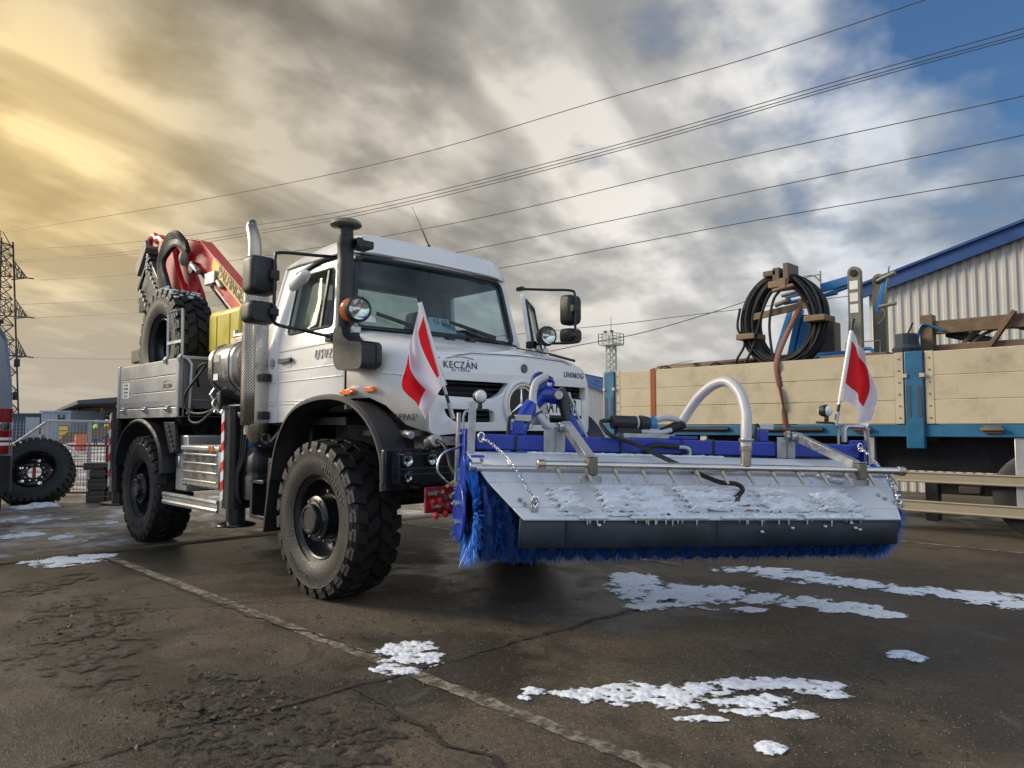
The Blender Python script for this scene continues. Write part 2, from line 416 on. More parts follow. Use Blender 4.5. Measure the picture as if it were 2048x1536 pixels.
def panel(name, outline, holes, fm, thick, material, parent=None, cu=(), cv=(), bevel=0, angle=30, offset=-1, out=None):
    bm = bmesh.new()
    loops = [[Vector((u, v_, 0)) for u, v_ in outline]] + [[Vector((u, v_, 0)) for u, v_ in h] for h in holes]
    flat = [p for l in loops for p in l]
    bv = [bm.verts.new(p) for p in flat]
    for t in geometry.tessellate_polygon(loops):
        try: bm.faces.new([bv[i] for i in t])
        except ValueError: pass
    for c, nrm in [(c, (1, 0, 0)) for c in cu] + [(c, (0, 1, 0)) for c in cv]:
        g = bm.verts[:] + bm.edges[:] + bm.faces[:]
        bmesh.ops.bisect_plane(bm, geom=g, plane_co=Vector(nrm) * c, plane_no=nrm, dist=1e-5)
    for p in bm.verts: p.co = Vector(fm(p.co.x, p.co.y))
    bmesh.ops.recalc_face_normals(bm, faces=bm.faces)
    if out is not None:
        if sum((f.normal * f.calc_area() for f in bm.faces), Vector()).dot(Vector(out)) < 0: bmesh.ops.reverse_faces(bm, faces=bm.faces)
    me = bpy.data.meshes.new(name); bm.to_mesh(me); bm.free()
    me.materials.append(MATS[material]); shade(me, angle)
    o = bpy.data.objects.new(name, me); COL.objects.link(o)
    if parent is not None: o.parent = parent
    if thick:
        md = o.modifiers.new('solid', 'SOLIDIFY'); md.thickness = thick; md.offset = offset
    if bevel:
        md = o.modifiers.new('bevel', 'BEVEL'); md.width = bevel; md.segments = 2; md.limit_method = 'ANGLE'; md.angle_limit = R(50)
    return o
def text_mb(s, size, depth=0.002, spacing=1.0, shear=0.0, bold=0.0):
    cu = bpy.data.curves.new('text', 'FONT'); cu.body = s; cu.size = size; cu.extrude = depth / 2; cu.align_x = 'CENTER'; cu.align_y = 'CENTER'
    cu.space_character = spacing; cu.shear = shear; cu.offset = bold; cu.resolution_u = 3
    o = bpy.data.objects.new('text', cu)
    me = bpy.data.meshes.new_from_object(o)
    mb = MB(); mb.add([p.co.copy() for p in me.vertices], [tuple(p.vertices) for p in me.polygons])
    bpy.data.objects.remove(o); bpy.data.curves.remove(cu); bpy.data.meshes.remove(me)
    return mb
def frame(o, xd, yd):
    xd = Vector(xd).normalized(); yd = Vector(yd); yd = (yd - xd * yd.dot(xd)).normalized(); zd = xd.cross(yd); o = Vector(o)
    return Matrix(((xd.x, yd.x, zd.x, o.x), (xd.y, yd.y, zd.y, o.y), (xd.z, yd.z, zd.z, o.z), (0, 0, 0, 1)))
def lettering(name, s, size, o, xd, yd, material, parent, **k):
    return text_mb(s, size, **k).xform(frame(o, xd, yd)).build(name, material, parent)
def dup(o, parent=None):
    c = o.copy(); COL.objects.link(c); c.parent = parent
    for ch in list(o.children): dup(ch, c)
    return c
# ------------------------------------------------------------------ ground
def ground_material():
    m = bpy.data.materials.new('concrete_yard'); m.use_nodes = True
    nt = m.node_tree; N = nt.nodes; Lk = nt.links; b = N['Principled BSDF']
    geo = N.new('ShaderNodeNewGeometry'); pos = geo.outputs['Position']
    sep = N.new('ShaderNodeSeparateXYZ'); Lk.new(pos, sep.inputs[0])
    def noise_(scale, detail=8, rough=0.6, dist=0.0, vec=pos):
        t = N.new('ShaderNodeTexNoise'); t.inputs['Scale'].default_value = scale; t.inputs['Detail'].default_value = detail
        t.inputs['Roughness'].default_value = rough; t.inputs['Distortion'].default_value = dist; Lk.new(vec, t.inputs[0]); return t.outputs[0]
    def rng(x, a, b_, c=0.0, d=1.0):
        r = N.new('ShaderNodeMapRange'); r.inputs[1].default_value = a; r.inputs[2].default_value = b_; r.inputs[3].default_value = c; r.inputs[4].default_value = d
        Lk.new(x, r.inputs[0]); return r.outputs[0]
    def op(o, a, b_):
        x = N.new('ShaderNodeMath'); x.operation = o
        for i, val in enumerate((a, b_)):
            if isinstance(val, (int, float)): x.inputs[i].default_value = val
            else: Lk.new(val, x.inputs[i])
        return x.outputs[0]
    def mix(f, a, c, mode='MIX'):
        x = N.new('ShaderNodeMix'); x.data_type = 'RGBA'; x.blend_type = mode
        for i, val in ((0, f), (6, a), (7, c)):
            if isinstance(val, (int, float)): x.inputs[i].default_value = val
            elif isinstance(val, tuple): x.inputs[i].default_value = (*val, 1)
            else: Lk.new(val, x.inputs[i])
        return x.outputs[2]
    big = noise_(0.55, 5, 0.55, 0.6); mid = noise_(2.2, 8, 0.65, 0.3); fine = noise_(26, 6, 0.7); grain = noise_(170, 3, 0.6)
    damp = rng(op('ADD', op('MULTIPLY', big, 0.65), op('MULTIPLY', mid, 0.35)), 0.455, 0.555)
    c = mix(damp, (0.020, 0.0165, 0.0135), (0.112, 0.086, 0.058))
    c = mix(rng(fine, 0.38, 0.66, 0.0, 0.60), c, (0.018, 0.015, 0.012))
    c = mix(rng(grain, 0.42, 0.70, 0.0, 0.55), c, (0.130, 0.106, 0.078))
    c = mix(rng(noise_(62, 4, 0.6), 0.56, 0.66, 0.0, 0.75), c, (0.014, 0.0115, 0.0095))
    c = mix(rng(noise_(38, 5, 0.65), 0.57, 0.66, 0.0, 0.60), c, (0.170, 0.140, 0.104))
    # dark spills and mud smears
    sp = rng(noise_(1.3, 9, 0.72, 1.2), 0.56, 0.66)
    c = mix(op('MULTIPLY', sp, 0.62), c, (0.026, 0.022, 0.019))
    fr_ = rng(noise_(1.9, 11, 0.80, 0.9), 0.57, 0.70)
    c = mix(op('MULTIPLY', fr_, 0.42), c, (0.20, 0.19, 0.18))
    # pale salty grit, in drifts
    vor = N.new('ShaderNodeTexVoronoi'); vor.inputs['Scale'].default_value = 95; Lk.new(pos, vor.inputs[0])
    drift = rng(noise_(0.9, 4, 0.6, 0.4), 0.42, 0.62)
    rnd_ = N.new('ShaderNodeSeparateColor'); Lk.new(vor.outputs['Color'], rnd_.inputs[0])
    grit = op('MULTIPLY', op('MULTIPLY', op('LESS_THAN', vor.outputs['Distance'], 0.26), op('GREATER_THAN', rnd_.outputs[0], 0.80)), rng(drift, 0, 1, 0.12, 0.95))
    c = mix(grit, c, (0.36, 0.32, 0.26))
    # coarse sandy yard with a dusting of frozen snow beyond the drain
    beyond = rng(op('ADD', sep.outputs[0], op('MULTIPLY', mid, 0.5)), -3.25, -3.55)
    sandy = mix(rng(noise_(7, 8, 0.7), 0.35, 0.65), (0.11, 0.092, 0.07), (0.27, 0.235, 0.19))
    stretch = N.new('ShaderNodeMapping'); stretch.inputs['Scale'].default_value = (1.0, 1.0, 1); Lk.new(pos, stretch.inputs[0])
    dust = rng(noise_(1.6, 9, 0.72, 0.5, stretch.outputs[0]), 0.50, 0.62)
    sandy = mix(op('MULTIPLY', dust, 0.75), sandy, (0.56, 0.58, 0.62))
    c = mix(beyond, c, sandy)
    far = rng(sep.outputs[0], -9.5, -11.0)
    c = mix(far, c, mix(rng(noise_(0.5, 6, 0.6, 0.3), 0.42, 0.56), (0.16, 0.14, 0.115), (0.60, 0.63, 0.68)))
    Lk.new(c, b.inputs['Base Color'])
    Lk.new(mix(damp, (0.34,) * 3, (0.80,) * 3), b.inputs['Roughness'])
    b.inputs['Specular IOR Level'].default_value = 0.35
    bp = N.new('ShaderNodeBump'); bp.inputs['Strength'].default_value = 0.9; bp.inputs['Distance'].default_value = 0.02
    h = op('ADD', op('ADD', op('MULTIPLY', mid, 0.5), op('MULTIPLY', fine, 0.5)), op('MULTIPLY', grain, 0.25))
    Lk.new(op('ADD', h, op('MULTIPLY', grit, 0.1)), bp.inputs['Height']); Lk.new(bp.outputs[0], b.inputs['Normal'])
    MATS['concrete_yard'] = m
ground_material()
g = MB()
g.add([(-1500, -1500, 0), (1500, -1500, 0), (1500, 1500, 0), (-1500, 1500, 0)], [(0, 1, 2, 3)])
tag(g.build('ground', 'concrete_yard'), 'brown grey concrete yard with damp patches and grit', kind='structure')

def worn_line_material():
    m = bpy.data.materials.new('worn_line'); m.use_nodes = True
    nt = m.node_tree; N = nt.nodes; Lk = nt.links; b = N['Principled BSDF']
    geo = N.new('ShaderNodeNewGeometry')
    t = N.new('ShaderNodeTexNoise'); t.inputs['Scale'].default_value = 9; t.inputs['Detail'].default_value = 10; t.inputs['Roughness'].default_value = 0.75
    Lk.new(geo.outputs['Position'], t.inputs[0])
    r = N.new('ShaderNodeValToRGB'); e = r.color_ramp.elements
    e[0].position = 0.45; e[0].color = (0.055, 0.047, 0.038, 1); e[1].position = 0.61; e[1].color = (0.29, 0.25, 0.19, 1)
    Lk.new(t.outputs[0], r.inputs[0]); Lk.new(r.outputs[0], b.inputs['Base Color']); b.inputs['Roughness'].default_value = 0.8
    bp = N.new('ShaderNodeBump'); bp.inputs['Strength'].default_value = 0.4; bp.inputs['Distance'].default_value = 0.01
    Lk.new(t.outputs[0], bp.inputs['Height']); Lk.new(bp.outputs[0], b.inputs['Normal'])
    MATS['worn_line'] = m
worn_line_material()
mat('mud', (0.040, 0.032, 0.025), 0.85, 0, 0.35, 14, 0.6, 60, dirt=((0.09, 0.075, 0.058), 0.6, 9))
mat('joint_dirt', (0.020, 0.017, 0.014), 0.9, 0, 0.3, 20)
mat('snow', (0.72, 0.76, 0.83), 0.6, 0, 0.10, 16, 0.9, 70, dirt=((0.40, 0.38, 0.35), 0.45, 7))
b_ = MATS['snow'].node_tree.nodes['Principled BSDF']
b_.inputs['Subsurface Weight'].default_value = 0.0

def slush_material(m, lo, hi):
    nt = m.node_tree; N = nt.nodes; Lk = nt.links; b = N['Principled BSDF']
    at = N.new('ShaderNodeAttribute'); at.attribute_name = 'cover'
    geo = N.new('ShaderNodeNewGeometry'); t = N.new('ShaderNodeTexNoise'); t.inputs['Scale'].default_value = 55; t.inputs['Detail'].default_value = 5; Lk.new(geo.outputs['Position'], t.inputs[0])
    ad = N.new('ShaderNodeMath'); ad.operation = 'MULTIPLY_ADD'; ad.inputs[1].default_value = 0.9; ad.inputs[2].default_value = -0.45; Lk.new(t.outputs[0], ad.inputs[0])
    sm = N.new('ShaderNodeMath'); sm.operation = 'ADD'; Lk.new(at.outputs['Fac'], sm.inputs[0]); Lk.new(ad.outputs[0], sm.inputs[1])
    r = N.new('ShaderNodeMapRange'); r.interpolation_type = 'SMOOTHSTEP'; r.inputs[1].default_value = lo; r.inputs[2].default_value = hi; Lk.new(sm.outputs[0], r.inputs[0])
    Lk.new(r.outputs[0], b.inputs['Alpha'])
slush_material(mat('slush', (0.74, 0.78, 0.85), 0.6, 0, 0.08, 16, 0.45, 60, dirt=((0.42, 0.40, 0.37), 0.40, 7)), 0.30, 0.72)
slush_material(mat('mud_film', (0.026, 0.021, 0.016), 0.75, 0, 0.35, 14, 0.6, 60, dirt=((0.060, 0.048, 0.036), 0.6, 9)), 0.30, 0.95)
def ragged_strip(name, p0, p1, w, material, z, step=0.05, amp=0.25, parent=None, seed=0, wob=0.0):
    rr = random.Random(seed); p0 = Vector((*p0, 0)); p1 = Vector((*p1, 0)); d = p1 - p0; n = max(2, int(d.length / step)); sd = Vector((-d.y, d.x, 0)).normalized()
    q = []; f = []
    for i in range(n + 1):
        c = p0 + d * (i / n) + sd * (wob * noise.noise(Vector((i * 0.11, seed * 3.1, 0))))
        a = w / 2 * (1 + rr.uniform(-amp, amp)); bb = w / 2 * (1 + rr.uniform(-amp, amp))
        q += [c + sd * a + Vector((0, 0, z)), c - sd * bb + Vector((0, 0, z))]
        if i: f.append((2 * i - 2, 2 * i - 1, 2 * i + 1, 2 * i))
    mb = MB(); mb.add(q, f); return mb.build(name, material, parent)
for k, (p0, p1, w) in enumerate([((-3.35, -1.73), (4.6, -1.65), 0.088), ((-6.0, 1.88), (1.2, 1.92), 0.10), ((-1.0, 4.80), (6.0, 5.05), 0.08)]):
    tag(ragged_strip('parking_line', p0, p1, w, 'worn_line', 0.004, 0.05, 0.22, seed=k + 1), kind='structure')
for k, (p0, p1, w, wob) in enumerate([((1.70, -6.0), (1.93, 1.2), 0.022, 0.05), ((1.85, -2.03), (4.5, -2.2), 0.020, 0.10), ((-0.9, -2.7), (0.12, -1.15), 0.012, 0.08), ((-0.2, -1.80), (1.7, -1.62), 0.014, 0.06), ((-3.3, -1.80), (-0.2, -1.78), 0.012, 0.05)]):
    tag(ragged_strip('slab_joint', p0, p1, w, 'joint_dirt', 0.008, 0.025, 0.75, seed=k + 20, wob=wob), kind='structure')
# slot drain with grating across the yard
dr = empty('drain_channel', (-3.35, 0, 0)); tag(dr, 'narrow dark slot drain with bar grating across the yard', kind='structure')
q = MB()
q.box((-0.09, -8.0, 0.001), (0.09, 8.0, 0.005)); q.build('channel', 'joint_dirt', dr)
bar_me = MB().box((-0.07, -0.006, 0.004), (0.07, 0.006, 0.013)).mesh('grate_bar', 'rust_brown')
for i in range(120):
    o = bpy.data.objects.new('grate_bar', bar_me); COL.objects.link(o); o.parent = dr; o.location = (0, -4.3 + i * 0.032, 0)

def snow_field(name, blobs, thick, label, res=0.012, seed=0, thr=0.60, material='snow', nscale=9.0, kind='stuff', aniso=None):
    x0 = min(b[0] - max(b[2], b[3]) * 1.3 for b in blobs); x1 = max(b[0] + max(b[2], b[3]) * 1.3 for b in blobs)
    y0 = min(b[1] - max(b[2], b[3]) * 1.3 for b in blobs); y1 = max(b[1] + max(b[2], b[3]) * 1.3 for b in blobs)
    nx = int((x1 - x0) / res) + 1; ny = int((y1 - y0) / res) + 1
    A = Vector((RIGHT.x, RIGHT.y)); B = Vector((VIEW.x, VIEW.y)); H = {}
    for i in range(nx):
        for j in range(ny):
            x = x0 + i * res; y = y0 + j * res; m_ = 0.0
            for cx, cy, ra, rb in blobs:
                dx, dy = x - cx, y - cy
                a = (dx * A.x + dy * A.y) / ra; bq = (dx * B.x + dy * B.y) / rb
                dd = a * a + bq * bq
                if dd < 4.2: m_ = max(m_, 1.0 - dd * 0.36)
            if m_ <= -0.4 or m_ == 0.0: continue
            p = Vector((x * nscale, y * nscale, seed * 7.3))
            nz = noise.fractal(p, 0.75, 2.1, 6) * 0.62 + noise.noise(p * 2.6) * 0.26 + noise.noise(p * 7.1) * 0.20
            h = m_ + nz - thr
            if h > -0.46: H[(i, j)] = (x, y, h, nz)
    idx = {}; V = []; F = []; CV = []
    for (i, j) in H:
        c = [(i, j), (i + 1, j), (i + 1, j + 1), (i, j + 1)]
        if all(k in H for k in c) and max(H[k][2] for k in c) > -0.42:
            for k in c:
                if k not in idx:
                    x, y, h, nz = H[k]
                    z = 0.0045 if h <= 0 else 0.005 + 0.75 * thick * (min(1.0, h * 1.6) ** 0.8) * (0.85 + 0.22 * nz + 0.07 * noise.noise(Vector((x * 22, y * 22, seed))))
                    idx[k] = len(V); V.append((x, y, max(0.0045, z))); CV.append(max(0.0, min(1.0, (h + 0.42) / 0.72)))
            F.append(tuple(idx[k] for k in c))
    mb = MB(); mb.add(V, F); o = mb.build(name, 'slush' if material == 'snow' else 'mud_film', None, angle=60)
    if len(o.data.vertices) == len(CV): o.data.attributes.new('cover', 'FLOAT', 'POINT').data.foreach_set('value', CV)
    tag(o, label, 'snow' if 'snow' in name else 'dirt', kind=kind)
    return o
snow_field('snow_patch', [(1.32, 1.09, 0.17, 0.25), (1.66, 0.77, 0.23, 0.35), (1.87, 0.41, 0.13, 0.14), (1.90, 0.89, 0.27, 0.31), (2.12, 1.11, 0.23, 0.24), (2.37, 1.18, 0.22, 0.17), (2.63, 1.28, 0.22, 0.15), (2.89, 1.34, 0.25, 0.13), (3.16, 1.34, 0.14, 0.09), (2.48, 0.80, 0.12, 0.06)], 0.016, 'large patch of melting snow below the brush of the sweeper', 0.009, 1)
snow_field('snow_patch', [(1.78, 2.16, 0.27, 0.12), (2.13, 2.20, 0.26, 0.14), (2.48, 2.20, 0.25, 0.15), (2.78, 2.23, 0.20, 0.15), (3.08, 2.24, 0.16, 0.12), (3.29, 2.34, 0.12, 0.16), (3.51, 2.40, 0.23, 0.17), (3.76, 2.42, 0.22, 0.19), (4.0, 2.6, 0.2, 0.2)], 0.016, 'long thin strip of snow running to the right edge of the photo', 0.010, 2)
snow_field('snow_patch', [(2.63, -1.33, 0.07, 0.04), (2.74, -1.25, 0.12, 0.08), (2.86, -1.10, 0.14, 0.12), (3.02, -1.00, 0.13, 0.13), (3.06, -0.83, 0.12, 0.08), (3.16, -0.62, 0.15, 0.07), (3.29, -0.47, 0.15, 0.08), (3.44, -0.39, 0.12, 0.08), (3.55, -0.44, 0.06, 0.04), (3.31, -0.82, 0.14, 0.06), (3.36, -0.71, 0.09, 0.05), (3.36, -0.92, 0.09, 0.04), (3.52, -0.81, 0.09, 0.04), (3.25, -1.15, 0.09, 0.03), (3.6, -1.2, 0.05, 0.05)], 0.013, 'nearest broad snow patch lying right of the painted line', 0.008, 3, nscale=13)
snow_field('snow_patch', [(1.49, -1.51, 0.09, 0.09), (1.50, -1.41, 0.12, 0.08), (1.69, -1.45, 0.08, 0.05), (1.81, -1.48, 0.04, 0.07), (1.68, -1.58, 0.10, 0.06), (1.73, -1.72, 0.07, 0.07), (1.81, -1.71, 0.08, 0.05)], 0.014, 'small snow patch lying on the painted parking line', 0.007, 4, nscale=14)
snow_field('snow_patch', [(3.60, 0.46, 0.08, 0.08), (3.56, 0.40, 0.04, 0.03)], 0.02, 'tiny lone snow clump on the right of the yard', 0.007, 5, nscale=14)
snow_field('snow_patch', [(2.50, -1.43, 0.05, 0.05), (2.53, -1.51, 0.03, 0.03)], 0.018, 'tiny snow clump at the left tip of the nearest snow patch', 0.007, 6, nscale=14)
snow_field('snow_patch', [(-3.07, -2.09, 0.29, 0.25), (-3.11, -1.86, 0.20, 0.16)], 0.02, 'snow heap at the far end of the painted line', 0.02, 7, nscale=6)
snow_field('snow_patch', [(-6.96, -1.59, 0.42, 0.53), (-5.39, -2.01, 0.30, 0.39), (-4.70, -1.60, 0.35, 0.36), (-5.89, -0.88, 0.16, 0.28)], 0.03, 'thin frozen snow crust on the sandy ground behind the truck', 0.02, 8, thr=0.95, nscale=4.5)
snow_field('snow_patch', [(-8.80, -1.15, 0.34, 0.30)], 0.09, 'low snow mound at the foot of the leaning tyre', 0.03, 9, nscale=4)
# trodden mud smears near the camera
snow_field('mud_smear', [(-1.93, -2.47, 0.24, 0.40), (-0.25, -2.65, 0.16, 0.54), (-1.0, -2.56, 0.18, 0.4), (0.4, -2.75, 0.16, 0.36), (0.85, -2.84, 0.16, 0.20)], 0.008, 'dark muddy tyre track running left of the painted line', 0.010, 11, thr=0.80, material='mud', nscale=9)
snow_field('mud_smear', [(1.60, -2.60, 0.27, 0.22), (2.10, -2.53, 0.42, 0.22), (1.40, -2.55, 0.14, 0.14), (2.4, -2.55, 0.3, 0.15), (1.25, -2.4, 0.2, 0.06)], 0.008, 'patch of dark mud and leaves on the nearest slab joint', 0.008, 12, thr=0.78, material='mud', nscale=13)
# crumbs of earth, grit and dead leaves
def crumbs():
    mb = MB(); rr = random.Random(3)
    cl = [(-0.25, -2.65, 0.35, 0.7, 500), (1.7, -2.6, 0.5, 0.35, 900), (2.3, -2.5, 0.6, 0.4, 900), (2.3, -2.05, 0.7, 0.08, 250), (1.75, -2.4, 0.05, 0.9, 300), (0.8, 0.0, 0.5, 0.4, 160), (1.5, -1.0, 1.5, 1.2, 380), (3.4, -0.6, 0.7, 0.8, 500), (-1, -1.2, 2.0, 0.8, 260), (0.2, -2.0, 1.2, 0.6, 240)]
    for cx, cy, sx, sy, n in cl:
        for _ in range(int(n * 0.6)):
            x = rr.gauss(cx, sx * 0.6); y = rr.gauss(cy, sy * 0.6); s = rr.choice((0.002, 0.002, 0.003, 0.003, 0.004, 0.005, 0.007, 0.010)) * rr.uniform(0.7, 1.2)
            z = 0.004; a = rr.uniform(0, 6.28); ca, sa = math.cos(a) * s, math.sin(a) * s
            mb.add([(x + ca, y + sa, z - 0.003), (x - sa * 0.8, y + ca * 0.8, z - 0.003), (x - ca, y - sa * 0.7, z - 0.003), (x + sa * 0.7, y - ca, z - 0.003), (x + rr.uniform(-s, s) * 0.3, y + rr.uniform(-s, s) * 0.3, z + s * rr.uniform(0.2, 0.6))],
                   [(0, 1, 4), (1, 2, 4), (2, 3, 4), (3, 0, 4)])
    tag(mb.build('earth_crumbs', 'mud', None, angle=10), 'scattered crumbs of dark earth over the near concrete', 'dirt', kind='stuff')
    mb = MB()
    for cx, cy, sx, sy, n in [(3.6, -0.9, 0.7, 0.6, 700), (2.6, -1.2, 0.7, 0.7, 260), (3.0, 0.6, 1.0, 0.8, 240), (1.9, -2.2, 0.9, 0.6, 240), (0.2, -2.2, 1.4, 0.7, 140)]:
        for _ in range(n):
            x = rr.gauss(cx, sx * 0.7); y = rr.gauss(cy, sy * 0.7); s = rr.choice((0.0012, 0.0015, 0.002, 0.0028, 0.0038))
            mb.add([(x + s, y, 0.002), (x - s * 0.6, y + s * 0.8, 0.002), (x - s * 0.6, y - s * 0.8, 0.002), (x, y, 0.004 + s)], [(0, 1, 3), (1, 2, 3), (2, 0, 3)])
    mat('grit', (0.30, 0.26, 0.20), 0.8)
    tag(mb.build('salt_grit', 'grit', None, angle=10), 'pale salt and grit strewn over the near concrete', 'grit', kind='stuff')
    mat('dead_leaf', (0.075, 0.050, 0.030), 0.8, 0, 0.3, 30)
    mb = MB()
    for cx, cy, sx, sy, n in [(1.7, -2.6, 0.5, 0.3, 90), (-0.3, -2.6, 0.7, 0.4, 50), (1.2, -1.6, 1.0, 0.6, 24), (3.9, -0.5, 0.5, 0.5, 14)]:
        for _ in range(n):
            x = rr.gauss(cx, sx * 0.6); y = rr.gauss(cy, sy * 0.6); s = rr.uniform(0.012, 0.03); a = rr.uniform(0, 6.28); c, d = math.cos(a) * s, math.sin(a) * s; w = rr.uniform(0.2, 0.45)
            mb.add([(x + c, y + d, 0.006), (x - d * w, y + c * w, 0.010 + s * 0.3), (x - c, y - d, 0.006), (x + d * w, y - c * w, 0.006), (x, y, 0.008 + s * 0.15)], [(0, 1, 4), (1, 2, 4), (2, 3, 4), (3, 0, 4)])
    tag(mb.build('dead_leaves', 'dead_leaf', None, angle=60), 'withered leaves and bark shreds trodden into the mud', 'leaves', kind='stuff')
crumbs()
# ------------------------------------------------------------------ the truck (x forward, y to its left, front axle at the origin)
truck = empty('utility_truck')
tag(truck, 'high white two-axle utility truck with black wheel arches and flat bed', 'truck')
def T(mb, name, m, parent=truck, bevel=0, angle=32): return mb.build(name, m, parent, bevel, angle)

def perforated():
    m = mat('perforated_steel', (0.46, 0.42, 0.36), 0.32, 0.9, 0.12, 5, dirt=((0.20, 0.16, 0.11), 0.4, 3))
    nt = m.node_tree; N = nt.nodes; Lk = nt.links; b = N['Principled BSDF']
    geo = N.new('ShaderNodeNewGeometry'); sub = N.new('ShaderNodeVectorMath'); sub.operation = 'SUBTRACT'; sub.inputs[1].default_value = (EXX, EXY, 0)
    Lk.new(geo.outputs['Position'], sub.inputs[0]); s = N.new('ShaderNodeSeparateXYZ'); Lk.new(sub.outputs[0], s.inputs[0])
    def op(o, a, c=None):
        x = N.new('ShaderNodeMath'); x.operation = o
        for i, val in enumerate((a, c)):
            if val is None: continue
            if isinstance(val, (int, float)): x.inputs[i].default_value = val
            else: Lk.new(val, x.inputs[i])
        return x.outputs[0]
    u = op('MULTIPLY', op('ARCTAN2', s.outputs[1], s.outputs[0]), 22.0); v_ = op('MULTIPLY', s.outputs[2], 230.0)
    d = op('MULTIPLY', op('SINE', u), op('SINE', v_))
    k = op('GREATER_THAN', d, 0.30)
    mx = N.new('ShaderNodeMix'); mx.data_type = 'RGBA'; Lk.new(k, mx.inputs[0])
    src = b.inputs['Base Color'].links[0].from_socket; Lk.new(src, mx.inputs[6]); mx.inputs[7].default_value = (0.012, 0.011, 0.01, 1)
    Lk.new(mx.outputs[2], b.inputs['Base Color'])
    inv = op('MULTIPLY', op('SUBTRACT', 1.0, k), 0.9); Lk.new(inv, b.inputs['Metallic'])
EXX, EXY = -1.185, -1.14
perforated()

# ---- wheels
def tyre_mb(R0=0.60, W=0.20, blocks=26, bead=0.295):
    mb = MB()
    c = R0 - 0.032
    half = [(bead, 0.62), (bead + 0.03, 0.80), (bead + 0.10, 0.985), (bead + 0.18, 1.02), (c - 0.055, 0.97), (c - 0.018, 0.90), (c, 0.80)]
    prof = [(r, -t * W) for r, t in half] + [(c + 0.004, 0)] + [(r, t * W) for r, t in reversed(half)]
    mb.lathe(prof, (0, 0, 0), (0, 1, 0), 72)
    def block(a0, a1, t0, t1, sk, r1, s0=0.0, s1=0.0, r0=None):
        r0 = r0 or c - 0.03; q = []
        for rr, k in ((r0, 1.12), (r1, 1.0)):
            am = (a0 + a1) / 2; tm = (t0 + t1) / 2
            for a, t, e in ((a0, t0, s0), (a1, t0, s0), (a1, t1, s1), (a0, t1, s1)):
                aa = am + (a - am) * k + (t - tm) * sk + e; tt = tm + (t - tm) * k
                rad = rr - (0.016 if (rr == r1 and abs(t) > 0.9 * W) else 0)
                q.append((math.cos(aa) * rad, tt, math.sin(aa) * rad))
        mb.add(q, [(0, 1, 2, 3), (4, 7, 6, 5), (0, 4, 5, 1), (1, 5, 6, 2), (2, 6, 7, 3), (3, 7, 4, 0)])
    st = 2 * math.pi / blocks
    for i in range(blocks):
        a = i * st
        for s, ph in ((-1, 0.0), (1, 0.5)):
            x = a + ph * st
            block(x - 0.31 * st, x + 0.31 * st, s * 0.52 * W, s * 0.97 * W, 0.5 * s, R0)
            # lug wrapping down over the shoulder
            lo = [(x - 0.24 * st, 0.0), (x + 0.24 * st, 0.0)]
            block(x - 0.25 * st, x + 0.25 * st, s * 0.90 * W, s * 1.015 * W, 0.3 * s, c - 0.004, r0=c - 0.075)
            y = x + 0.5 * st
            block(y - 0.33 * st, y + 0.33 * st, s * 0.05 * W, s * 0.50 * W, -1.0 * s, R0 + 0.002)
    return mb
TYRE = tyre_mb().mesh('tyre', 'rubber', 28)
def ring_text(words, r, t, size, a_mid, flip=False, m='rubber_text', depth=0.005):
    mb = MB()
    tm = text_mb(words, size, depth, 1.25, bold=0.002)
    for p in tm.v:
        a = a_mid - p.x / r if not flip else a_mid + p.x / r
        rr = r + (p.y if not flip else -p.y)
        mb.v.append(Vector((math.cos(a) * rr, t - p.z - 0.003, math.sin(a) * rr)))
    mb.f = tm.f
    return mb
def wall_mb():
    mb = MB(); mb.lathe([(0.333, -0.179), (0.392, -0.2045), (0.452, -0.2085), (0.500, -0.2035), (0.507, -0.2065), (0.512, -0.199), (0.53, -0.1935)], (0, 0, 0), (0, 1, 0), 72)
    for i in range(72):      # fine scallops on the outer rib
        a = 2 * math.pi * i / 72
        for r0, r1 in ((0.515, 0.533),):
            mb.add([(math.cos(a + d) * r, y, math.sin(a + d) * r) for r, d, y in ((r0, -0.012, -0.1975), (r0, 0.012, -0.1975), (r1, 0.012, -0.1935), (r1, -0.012, -0.1935))], [(0, 1, 2, 3)])
    return mb
WALL = wall_mb().mesh('sidewall', 'rubber_sidewall', 40)
TXT1 = ring_text('MICHELIN', 0.425, -0.2055, 0.075, R(52)).mesh('maker_lettering', 'rubber_text')
TXT2 = ring_text('XFORCE ZL', 0.45, -0.2055, 0.055, R(-108), True).mesh('model_lettering', 'rubber_text')
rim_p = [(0.285, -0.125), (0.288, -0.142), (0.279, -0.150), (0.268, -0.140), (0.262, -0.10), (0.252, -0.05), (0.235, -0.02), (0.215, -0.005), (0.195, -0.012), (0.178, -0.045), (0.168, -0.06), (0.155, -0.06), (0.150, -0.075)]
RIM = MB().lathe(rim_p, (0, 0, 0), (0, 1, 0), 56).lathe([(0.27, -0.12), (0.27, 0.13), (0.285, 0.15)], (0, 0, 0), (0, 1, 0), 40).lathe([(0.262, 0.0), (0.0, 0.02)], (0, 0, 0), (0, 1, 0), 32).mesh('rim', 'black_steel', 35)
hub_p = [(0.152, -0.05), (0.150, -0.15), (0.158, -0.156), (0.158, -0.172), (0.148, -0.180), (0.128, -0.184), (0.122, -0.196), (0.108, -0.200), (0.104, -0.230), (0.096, -0.240), (0.080, -0.242), (0.074, -0.234), (0.0, -0.234)]
HUB = MB().lathe(hub_p, (0, 0, 0), (0, 1, 0), 48).mesh('hub', 'black_steel', 30)
nb = MB()
